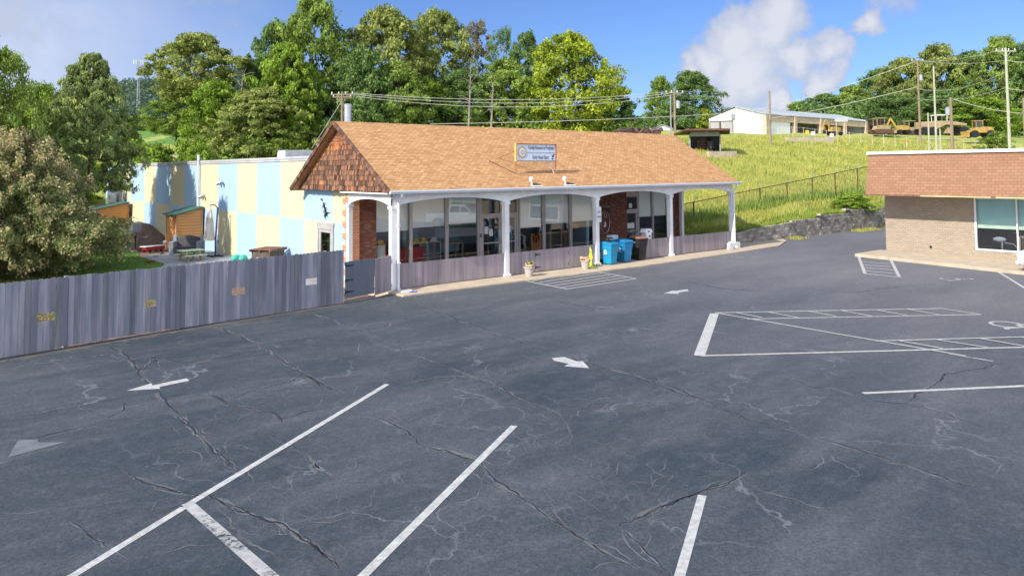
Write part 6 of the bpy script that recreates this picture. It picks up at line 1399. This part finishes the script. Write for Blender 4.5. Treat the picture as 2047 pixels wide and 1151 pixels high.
# communications mast far left
tp_ = far(277,122,400); g = float(HT(tp_[0], tp_[1])); t = thing('radio_mast', 'thin distant communications mast above the wooded hill at the left', 'mast', (tp_[0], tp_[1], g)); h = tp_[2]-g
mb = MB()
for k in range(3): a = k*2.1; mb.tube([(1.0*math.cos(a),1.0*math.sin(a),0),(.25*math.cos(a),.25*math.sin(a),h)], .14, 4)
for k in range(20): z = h*k/20; mb.tube([(.8*math.cos(2.1*(k%3)),.8*math.sin(2.1*(k%3)),z),(.8*math.cos(2.1*((k+1)%3)),.8*math.sin(2.1*((k+1)%3)),z+h/20)], .08, 4)
mb.build('lattice', m_galv, t); mb = MB(); mb.tube([(-2.2,0,h-1),(2.2,0,h-1)], .2, 5); mb.tube([(-1.4,0,h*.72),(1.4,0,h*.72)], .25, 5)
for s in (-2.2,-1,1,2.2): mb.box(s-.25,s+.25,-.2,.2,h-2,h+.4)
mb.build('antennas', m_metalw, t)
# ================================================================== far buildings
# white metal warehouse: gable end left, open bays to the right
A_ = Vector(far(1418,268,166)); C_ = Vector(far(1530,270,160)); E_ = Vector(far(1731,272,188)); gz = float(min(HT(A_.x,A_.y), HT(C_.x,C_.y)))-.3
WH = thing('warehouse', 'long white metal warehouse with two roller doors and open bays on the grassy hill', 'warehouse', (C_.x, C_.y, 0))
a2 = Vector((A_.x-C_.x, A_.y-C_.y, 0)); e2v = Vector((E_.x-C_.x, E_.y-C_.y, 0)); wl = a2.length; ll = e2v.length; au = a2.normalized(); eu = e2v.normalized()
zE = float(far(1530,229,160)[2]); zP = float(far(1474,214.5,163)[2]); zE2 = float(far(1731,241,188)[2]); zA = float(far(1418,238,166)[2])
def wp(s, l, z): p = au*s*wl+eu*l*ll; return (p.x, p.y, z)
mb = MB(); mb.add([wp(0,0,gz), wp(1,0,gz), wp(1,0,zA), wp(.5,0,zP), wp(0,0,zE)], [(0,1,2,3,4)][:1]); mb.add([wp(0,0,gz),wp(0,.22,gz),wp(0,.22,zE),wp(0,0,zE)], [(0,1,2,3)])
mb.add([wp(.55,.005,gz),wp(.55,.995,gz),wp(.55,.995,zE),wp(.55,.005,zE)], [(0,1,2,3)], .5, 1); mb.add([wp(0,1,gz),wp(1,1,gz),wp(1,1,zA),wp(.5,1,zP),wp(0,1,zE2)], [(0,1,2,3,4)]); mb.build('wall', [m_metalw, m_door], WH)
mb = MB(); up = .15
mb.add([wp(-.03,-.01,zE+up),wp(-.03,1.01,zE+up),wp(.5,1.01,zP+up),wp(.5,-.01,zP+up),wp(-.03,-.01,zE),wp(-.03,1.01,zE),wp(.5,1.01,zP),wp(.5,-.01,zP)], [(0,1,2,3),(4,7,6,5),(0,4,5,1),(0,3,7,4),(1,5,6,2)])
mb.add([wp(1.03,-.01,zA+up),wp(1.03,1.01,zA+up),wp(.5,1.01,zP+up),wp(.5,-.01,zP+up)], [(0,1,2,3)]); mb.build('roof', m_metalr, WH)
mb = MB()
for l in (.0,.255,.5,.75,.99): q_ = wp(0,l+.005,0); MB().box(q_[0]-.45,q_[0]+.45,q_[1]-.45,q_[1]+.45,gz-.5,zE-.05).build('column', m_timber, WH)
pass; a_, b_ = wp(-.005,.0,zE-.75), wp(-.005,1,zE-.75); MB().beam(a_, b_, .25, 1.3).build('fascia', m_timber, WH)
nrm = eu*-1
for k, (s0, s1) in enumerate([(.56,.78),(.80,.98)]):
    mb = MB(); off = nrm*.12; P0 = Vector(wp(s0,0,gz))+off; P1 = Vector(wp(s1,0,gz))+off; z1 = float(far(1470,241.5,163)[2]); mb.add([(P0.x,P0.y,gz),(P1.x,P1.y,gz),(P1.x,P1.y,z1),(P0.x,P0.y,z1)], [(0,1,2,3)]); d_ = mb.build('roller_door', m_door, WH)
    mb = MB(); mb.beam((P0.x,P0.y,z1),(P1.x,P1.y,z1),.15,.2); mb.beam((P0.x,P0.y,gz),(P0.x,P0.y,z1),.15,.15); mb.beam((P1.x,P1.y,gz),(P1.x,P1.y,z1),.15,.15); mb.build('door_frame', m_brown, d_)
P0 = Vector(wp(.56,0,0))+nrm*.1; MB().cbox((P0.x,P0.y,zP-2.0),.7,.7,1.1,rz=YAW).build('gable_vent', m_greyp, WH)
# brown annex to the right
p0_ = Vector(far(1733,276,190)); p1_ = Vector(far(1792,276,200)); g = float(HT(p0_.x,p0_.y)); zt = float(far(1760,243,195)[2]); ex = (p1_-p0_); ex.z = 0; n_ = Vector((-ex.y,ex.x,0)).normalized()
AX = thing('brown_annex', 'low dark brown flat-roofed building joined to the right of the white warehouse', 'building', (p0_.x,p0_.y,g-1))
def ap(s, d_, z): q_ = ex*s+n_*d_; return (q_.x,q_.y,z)
mb = MB(); hh = zt-g+1; mb.add([ap(0,0,0),ap(1,0,0),ap(1,8,0),ap(0,8,0),ap(0,0,hh),ap(1,0,hh),ap(1,8,hh),ap(0,8,hh)], [(0,1,5,4),(1,2,6,5),(2,3,7,6),(3,0,4,7)]); mb.build('wall', m_brown, AX)
mb = MB(); mb.add([ap(-.02,-.4,hh),ap(1.02,-.4,hh),ap(1.02,8.4,hh),ap(-.02,8.4,hh),ap(-.02,-.4,hh+.3),ap(1.02,-.4,hh+.3),ap(1.02,8.4,hh+.3),ap(-.02,8.4,hh+.3)], [(0,3,2,1),(4,5,6,7),(0,1,5,4),(1,2,6,5),(2,3,7,6),(3,0,4,7)]); mb.build('roof', m_lidp, AX)
for s in (.15,.7): q_ = ap(s,-.1,1.0); MB().cbox((q_[0],q_[1],2.4), 1.1,.1,1.3, rz=math.atan2(ex.y,ex.x)).build('window', m_carglass, AX)
# small open concrete shed at the top of the roof line
D1, D2 = 92, 91
pa = Vector(far(1378,300,D1)); pb_ = Vector(far(1441,300,D2)); g = float(HT(pa.x,pa.y))-.4; ztL = float(far(1380,267.5,D1)[2]); ztR = float(far(1441,268,D2)[2])
ex = Vector((pb_.x-pa.x,pb_.y-pa.y,0)); n_ = Vector((-ex.y,ex.x,0)).normalized(); SH = thing('open_shed', 'small open-fronted whitewashed shed with flat overhanging roof beyond the long roof', 'shed', (pa.x,pa.y,g)); hh = ztL-g
def sp(s, d_, z): q_ = ex*s+n_*d_; return (q_.x,q_.y,z)
def slabp(mb, s0, s1, d0, d1, z0, z1): P = [sp(s0,d0,z0),sp(s1,d0,z0),sp(s1,d1,z0),sp(s0,d1,z0),sp(s0,d0,z1),sp(s1,d0,z1),sp(s1,d1,z1),sp(s0,d1,z1)]; mb.add(P, [(0,3,2,1),(4,5,6,7),(0,1,5,4),(1,2,6,5),(2,3,7,6),(3,0,4,7)])
mb = MB(); slabp(mb,-.0,.04,0,3,0,hh); slabp(mb,.96,1,0,3,0,hh); slabp(mb,.04,.96,2.8,3,0,hh); mb.build('wall', Mt('whitewashed_block',(.30,.31,.34),(.20,.21,.23),.8,5,.9,.3), SH)
mb = MB(); P = [sp(-.08,-2.0,hh+.30),sp(1.30,-2.0,hh+.24),sp(1.30,3.6,hh+.0),sp(-.55,3.6,hh+.0)]; mb.add([*P,*[(p_[0],p_[1],p_[2]+.22) for p_ in P]], [(0,3,2,1),(4,5,6,7),(0,1,5,4),(1,2,6,5),(2,3,7,6),(3,0,4,7)]); mb.build('roof', m_rust, SH)
mb = MB(); slabp(mb,.04,.96,-.0,.2,hh-.35,hh+.2); mb.build('lintel', m_cap, SH)
mb = MB(); q_ = Vector(sp(.45,1.5,0)); 
for k in range(5): mb.cbox((q_.x,q_.y,.5+k*.35),1.3,1.0,.10,rz=.5); 
for k in range(3): mb.cbox((q_.x+k*.5-.5,q_.y,1.2),.1,1.0,1.7,rz=.5)
o = mb.build('pallet_rack', m_rust, loc=(pa.x,pa.y,g)); tag(o, 'rusty stacked rack inside the open whitewashed shed', 'rack')
q_ = Vector(sp(.72,1.0,0)); mb = MB(); mb.cbox((q_.x,q_.y,1.2),.9,.6,.9); mb.tube([(q_.x,q_.y,0),(q_.x,q_.y,1.0)],.12,6); mb.cbox((q_.x,q_.y,.95),1.2,.8,.1); o = mb.build('bench_grinder', m_lidp, loc=(pa.x,pa.y,g)); tag(o, 'dark workshop machine on a stand inside the open shed', 'machine')
# concrete slab / kerb in the field
for i, (u0, u1, v, D, lab) in enumerate([(1415,1470,308,86,'pale concrete kerb beam lying in the grass right of the open shed'),(1572,1665,290,112,'pale concrete barrier in the grass before the warehouse bays')]):
    a_ = Vector(far(u0,v,D)); b_ = Vector(far(u1,v-1,D*1.02)); za = float(HT(a_.x,a_.y)); zb2 = float(HT(b_.x,b_.y)); o = MB().beam((a_.x,a_.y,za+.35),(b_.x,b_.y,zb2+.35),.5,.8).build('concrete_barrier', m_conc); tag(o, lab, 'barrier')
# white houses beyond
def house(label, u, D, vb, ve, vr, wpx, rz, dep=9):
    p = far(u, vb, D); x, y = p[0], p[1]; z0 = p[2]-3; w = wpx/FPX*D; he = far(u, ve, D)[2]-z0; hr = far(u, vr, D)[2]-z0
    t = thing('white_house', label, 'house', (x, y, z0), -YAW+rz); mb = MB(); mb.prism([(-w/2,0),(w/2,0),(w/2,he),(0,hr-.1),(-w/2,he)], 1, 0, dep); mb.build('wall', m_metalw, t)
    mb = MB()
    for s in (-1,1): mb.add([(s*(w/2+.4),-.4,he-.2),(0,-.4,hr),(0,dep+.4,hr),(s*(w/2+.4),dep+.4,he-.2),(s*(w/2+.4),-.4,he+.0),(0,-.4,hr+.2),(0,dep+.4,hr+.2),(s*(w/2+.4),dep+.4,he+.0)], [(0,1,2,3),(4,7,6,5),(0,4,5,1),(3,2,6,7)])
    mb.build('roof', m_greyp, t)
    for s in (-.3,.25): mb = MB(); mb.box(w*s-.5,w*s+.5,-.06,-.005,he-1.8,he-.7); mb.build('window', m_carglass, t)
house('white house with grey gabled roof, left of the pole with the transformer', 1290, 190, 268, 258, 249.5, 34, .2)
house('second white house with grey roof touching the right of the first', 1325, 185, 268, 259, 250, 40, -.6, 14)
house('tiny white house left of the warehouse wall', 1401, 200, 262, 253, 248.5, 32, .1)
# junk heap behind the ridge
r_ = random.Random(12); mb = MB(); a_ = far(1240,262,80)
for i in range(90):
    p = Vector(far(r_.uniform(1232,1318), r_.uniform(261,270), r_.uniform(80,86))); mb.cbox(tuple(p), r_.uniform(.2,1.0), r_.uniform(.1,.5), r_.uniform(.1,.6), rz=r_.uniform(0,3), rx=r_.uniform(-.6,.6), ry=r_.uniform(-.6,.6), t=r_.random())
for i in range(14): p = Vector(far(1240+i*5.5, 268, 82)); mb.tube([(p.x,p.y,p.z-4.5),(p.x,p.y,p.z)], .12, 5)
o = mb.build('scrap_heap', Mt('scrap',(.16,.07,.05),(.05,.05,.07),1.2,3,.8,tint=.7)); tag(o, 'rusty tangled scrap heap just above the right part of the roof ridge', 'scrap heap', kind='stuff')
# ================================================================== machines on the hill
def gnd(u, D): p = far(u, 280, D); return (float(p[0]), float(p[1]), float(HT(p[0],p[1])))
def machine(name, label, u, D, kind, mt_, s=1, rz=0, dz=0):
    g_ = gnd(u, D); t = thing(name, label, 'construction machine', (g_[0],g_[1],g_[2]+dz), -YAW+rz, None)
    W_ = lambda x,y,z,r_: MB().tube([(x,y-.25,z),(x,y+.25,z)], r_, 14)
    if kind == 'loader':
        mb = MB(); mb.prism([(-2.6,1.0),(1.2,1.0),(1.2,2.0),(-.4,2.2),(-2.4,2.1)], 1, -.8, .8); mb.build('body', mt_, t, bevel=.08)
        mb = MB(); mb.box(-.5,1.0,-.7,.7,3.35,3.5); 
        for a in (-.45,.9):
            for b in (-.65,.6): mb.box(a,a+.1,b,b+.06,2.0,3.35)
        mb.build('cab', mt_, t); MB().box(-.35,.9,-.6,.6,2.2,3.3).build('cab_glass', m_carglass, t)
        for x in (-1.7,1.5):
            for y in (-1.0,1.0): W_(x,y,.75,.75).build('wheel', m_dark, t)
        mb = MB()
        for y in (-.55,.55): mb.beam((1.0,y,1.8),(2.8,y,1.0),.15,.3)
        mb.build('lift_arm', mt_, t); mb = MB(); mb.prism([(2.7,.1),(3.7,.15),(3.5,.5),(3.0,.55),(3.1,1.3),(2.7,1.2)], 1, -1.2, 1.2); mb.build('bucket', mt_, t)
    elif kind == 'tractor':
        mb = MB(); mb.prism([(-1.6,.8),(1.6,.8),(1.7,1.6),(.2,1.7),(-1.2,1.5)], 1, -.6, .6); mb.build('body', mt_, t, bevel=.05)
        mb = MB(); 
        for a in (-1.2,.3):
            for b in (-.7,.62): mb.box(a,a+.08,b,b+.08,1.4,2.95)
        mb.box(-1.35,.55,-.85,.85,2.95,3.08); mb.build('canopy', mt_, t)
        for y in (-.95,.95): mb = MB(); mb.prism([(-1.7,.05),(1.4,.05),(1.8,.45),(1.4,.9),(-1.7,.9),(-2.0,.45)], 1, y-.25, y+.25); mb.build('track', m_rust, t)
        mb = MB(); mb.prism([(2.0,.1),(2.2,.1),(2.35,.6),(2.2,1.1),(2.05,1.1),(2.15,.6)], 1, -1.4, 1.4); mb.build('blade', mt_, t); mb = MB()
        for y in (-.9,.9): mb.beam((0,y,.5),(2.1,y,.5),.12,.16)
        mb.build('push_arm', mt_, t)
    elif kind == 'grader':
        mb = MB(); mb.prism([(-4.2,1.1),(-.8,1.1),(.8,1.9),(4.6,1.7),(4.6,2.1),(1.4,2.6),(-.6,2.6),(-4.2,2.4)], 1, -.7, .7); mb.build('body', mt_, t, bevel=.08)
        mb = MB(); mb.box(-1.2,1.0,-.9,.9,3.6,3.75)
        for a in (-1.1,.85):
            for b in (-.85,.78): mb.box(a,a+.08,b,b+.08,2.5,3.6)
        mb.build('cab', m_metalw, t)
        for x in (-3.4,-1.9,3.9):
            for y in (-1.1,1.1): W_(x,y,.75,.75).build('wheel', m_dark, t)
        mb = MB(); mb.prism([(.8,.3),(1.1,.25),(1.3,.7),(1.0,1.0)], 1, -1.9, 1.9); mb.beam((1.0,0,.9),(2.6,0,1.8),.3,.3); mb.build('blade', mt_, t)
    elif kind == 'backhoe':
        mb = MB(); mb.prism([(-1.2,.9),(1.4,.9),(1.4,1.8),(-.2,2.0),(-1.2,1.8)], 1, -.6, .6); mb.build('body', mt_, t, bevel=.05)
        mb = MB(); mb.beam((-1.2,0,1.6),(-2.4,0,3.5),.25,.35); mb.beam((-2.4,0,3.5),(-3.2,0,2.0),.2,.3); mb.build('boom', mt_, t); mb = MB(); mb.prism([(-3.5,1.3),(-2.9,1.3),(-2.9,1.9),(-3.3,2.0)], 1, -.3, .3); mb.build('bucket', mt_, t)
        for x in (-.8,1.1):
            for y in (-.8,.8): W_(x,y,.5,.5).build('wheel', m_dark, t)
        mb = MB(); mb.box(-.6,.7,-.6,.6,2.9,3.02)
        for a in (-.55,.6):
            for b in (-.55,.5): mb.box(a,a+.06,b,b+.06,1.8,2.9)
        mb.build('canopy', m_lidp, t)
    t.scale = (s*.85,s*.85,s*.85); return t
machine('wheel_loader','yellow wheel loader with cab, rightmost machine on the hill',1958,128,'loader',m_cat,1.0,PI,1.0)
machine('road_grader','long faded tan grader between the two near poles',1880,135,'grader',m_cattan,1.15,0,.9)
machine('bulldozer','faded yellow bulldozer with open canopy in front of the brown annex',1762,140,'tractor',m_cattan,1.15,.1,.6)
machine('backhoe','small yellow backhoe with raised boom right of the brown annex',1803,140,'backhoe',m_cat,1.0,0,.8)
machine('bulldozer','tan bulldozer partly hidden left of the tall brown pole',1822,150,'tractor',m_cattan,1.1,.3,.8)
machine('backhoe','bright yellow digger standing under the white board before the warehouse',1668,128,'backhoe',m_cat,.9,.4,.7)
g_ = gnd(1683,126); t = thing('board_sign', 'blank pale board on legs behind the bright yellow digger before the warehouse', 'sign', g_, -YAW); MB().box(-1.1,1.1,-.04,.04,3.0,3.75).build('sign_panel', m_cap, t); mb = MB(); mb.box(-.9,-.8,.05,.15,-.3,3.2); mb.box(.8,.9,.05,.15,-.3,3.2); mb.build('leg', m_timber, t)
g_ = gnd(1658,126)
for i, (u, D, lab, mt_) in enumerate([(1614,110,'yellow notice on a thin post in the grass',m_yplas),(1625,109,'white notice on a thin post in the grass',m_paper),(1663,106,'small white notice on a post below the digger',m_paper)]):
    g_ = gnd(u, D); t = thing('notice_post', lab+', one of three before the warehouse', 'sign', g_, -YAW); MB().box(-.28,.28,-.03,.0,1.5,2.0).build('sign_panel', mt_, t); MB().box(-.03,.03,.001,.06,-.3,2.1).build('post', m_galv, t)
# far yard fence of pale posts and rail
YF = thing('yard_fence', 'pale post and wire fence crossing the field in front of the warehouse and machines', 'fence')
us = list(np.linspace(1470, 2040, 26)); prev = None
for i, u in enumerate(us):
    D = 118-(u-1470)*.02; g_ = gnd(u, D); hh = 1.9; MB().tube([(g_[0],g_[1],g_[2]-.3),(g_[0],g_[1],g_[2]+hh)], .045, 5).build('fence_post', m_timber, YF)
    if prev:
        MB().tube([(*prev[:2],prev[2]+hh-.08),(*g_[:2],g_[2]+hh-.08)], .022, 4).build('rail', m_galv, YF); MB().tube([(*prev[:2],prev[2]+.9),(*g_[:2],g_[2]+.9)], .015, 4).build('rail', m_galv, YF)
    prev = g_
# ================================================================== pickup whose nose enters at the right edge
hd = R(45); c = Vector((21.10,-16.60)); 
PU = thing('pickup_truck', 'white pickup truck cut off by the right edge of the photo, before the shop window', 'pickup truck', (c.x,c.y,-.06), hd)
mb = MB()
prof = [(-2.85,.50),(-2.85,1.16),(-1.05,1.18),(.9,1.16),(2.3,1.08),(2.72,.98),(2.85,.75),(2.85,.42),(2.3,.36),(-2.3,.36)]
mb.prism(prof, 1, -.96, .96, .5); mb.build('body', m_car, PU, bevel=.09)
mb = MB(); pts = [(-1.05,1.17),(.95,1.15),(.28,1.78),(-.85,1.82)]; vs = []
for s in (-1,1):
    for (x_, z_) in pts: vs.append((x_, s*(.88 if z_ < 1.3 else .70), z_))
mb.add(vs, [(3,2,1,0),(4,5,6,7),(0,1,5,4),(1,2,6,5),(2,3,7,6),(3,0,4,7)]); mb.build('cab', m_car, PU, bevel=.05)
mb = MB()
for s in (-1,1):
    P = [(-.92,s*.885,1.24),(-.12,s*.885,1.24),(-.12,s*.735,1.72),(-.80,s*.735,1.73)]; Q = [(-.02,s*.885,1.24),(.78,s*.885,1.24),(.26,s*.735,1.70),(-.02,s*.735,1.72)]
    for K in (P, Q): mb.add(K if s < 0 else K[::-1], [(0,1,2,3)])
mb.add([(.93,-.80,1.22),(.93,.80,1.22),(.36,.66,1.73),(.36,-.66,1.73)], [(0,1,2,3)]); mb.build('window', m_carglass, PU)
mb = MB(); mb.box(-2.75,-1.15,-.80,.80,1.181,1.186); mb.build('bed', m_bink, PU)
for x_ in (-1.85,1.85):
    for y_ in (-.86,.86):
        mb = MB(); mb.tube([(x_,y_-.13,.36),(x_,y_+.13,.36)], .385, 20); w_ = mb.build('wheel', m_dark, PU); mb = MB(); s = 1 if y_ > 0 else -1; mb.tube([(x_,y_+s*.131,.36),(x_,y_+s*.145,.36)], .22, 14); mb.build('rim', m_galv, w_)
        mb = MB(); mb.tube([(x_,y_+s*.02,.38),(x_,y_+s*.108,.38)], .45, 20); mb.build('wheel_arch', m_black, PU)
for s in (-1,1): mb = MB(); mb.box(2.80,2.87,s*.78-.15,s*.78+.15,.70,.90); mb.build('headlight', m_paper, PU, bevel=.02)
for s in (-1,1): mb = MB(); mb.cbox((.72,s*1.06,1.25),.14,.22,.18); mb.build('mirror', m_car, PU, bevel=.03)
mb = MB(); mb.box(2.845,2.885,-.6,.6,.62,.9); mb.build('grille', m_bink, PU); mb = MB(); mb.box(2.8,2.95,-.95,.95,.38,.55); mb.build('bumper', m_car, PU, bevel=.04)
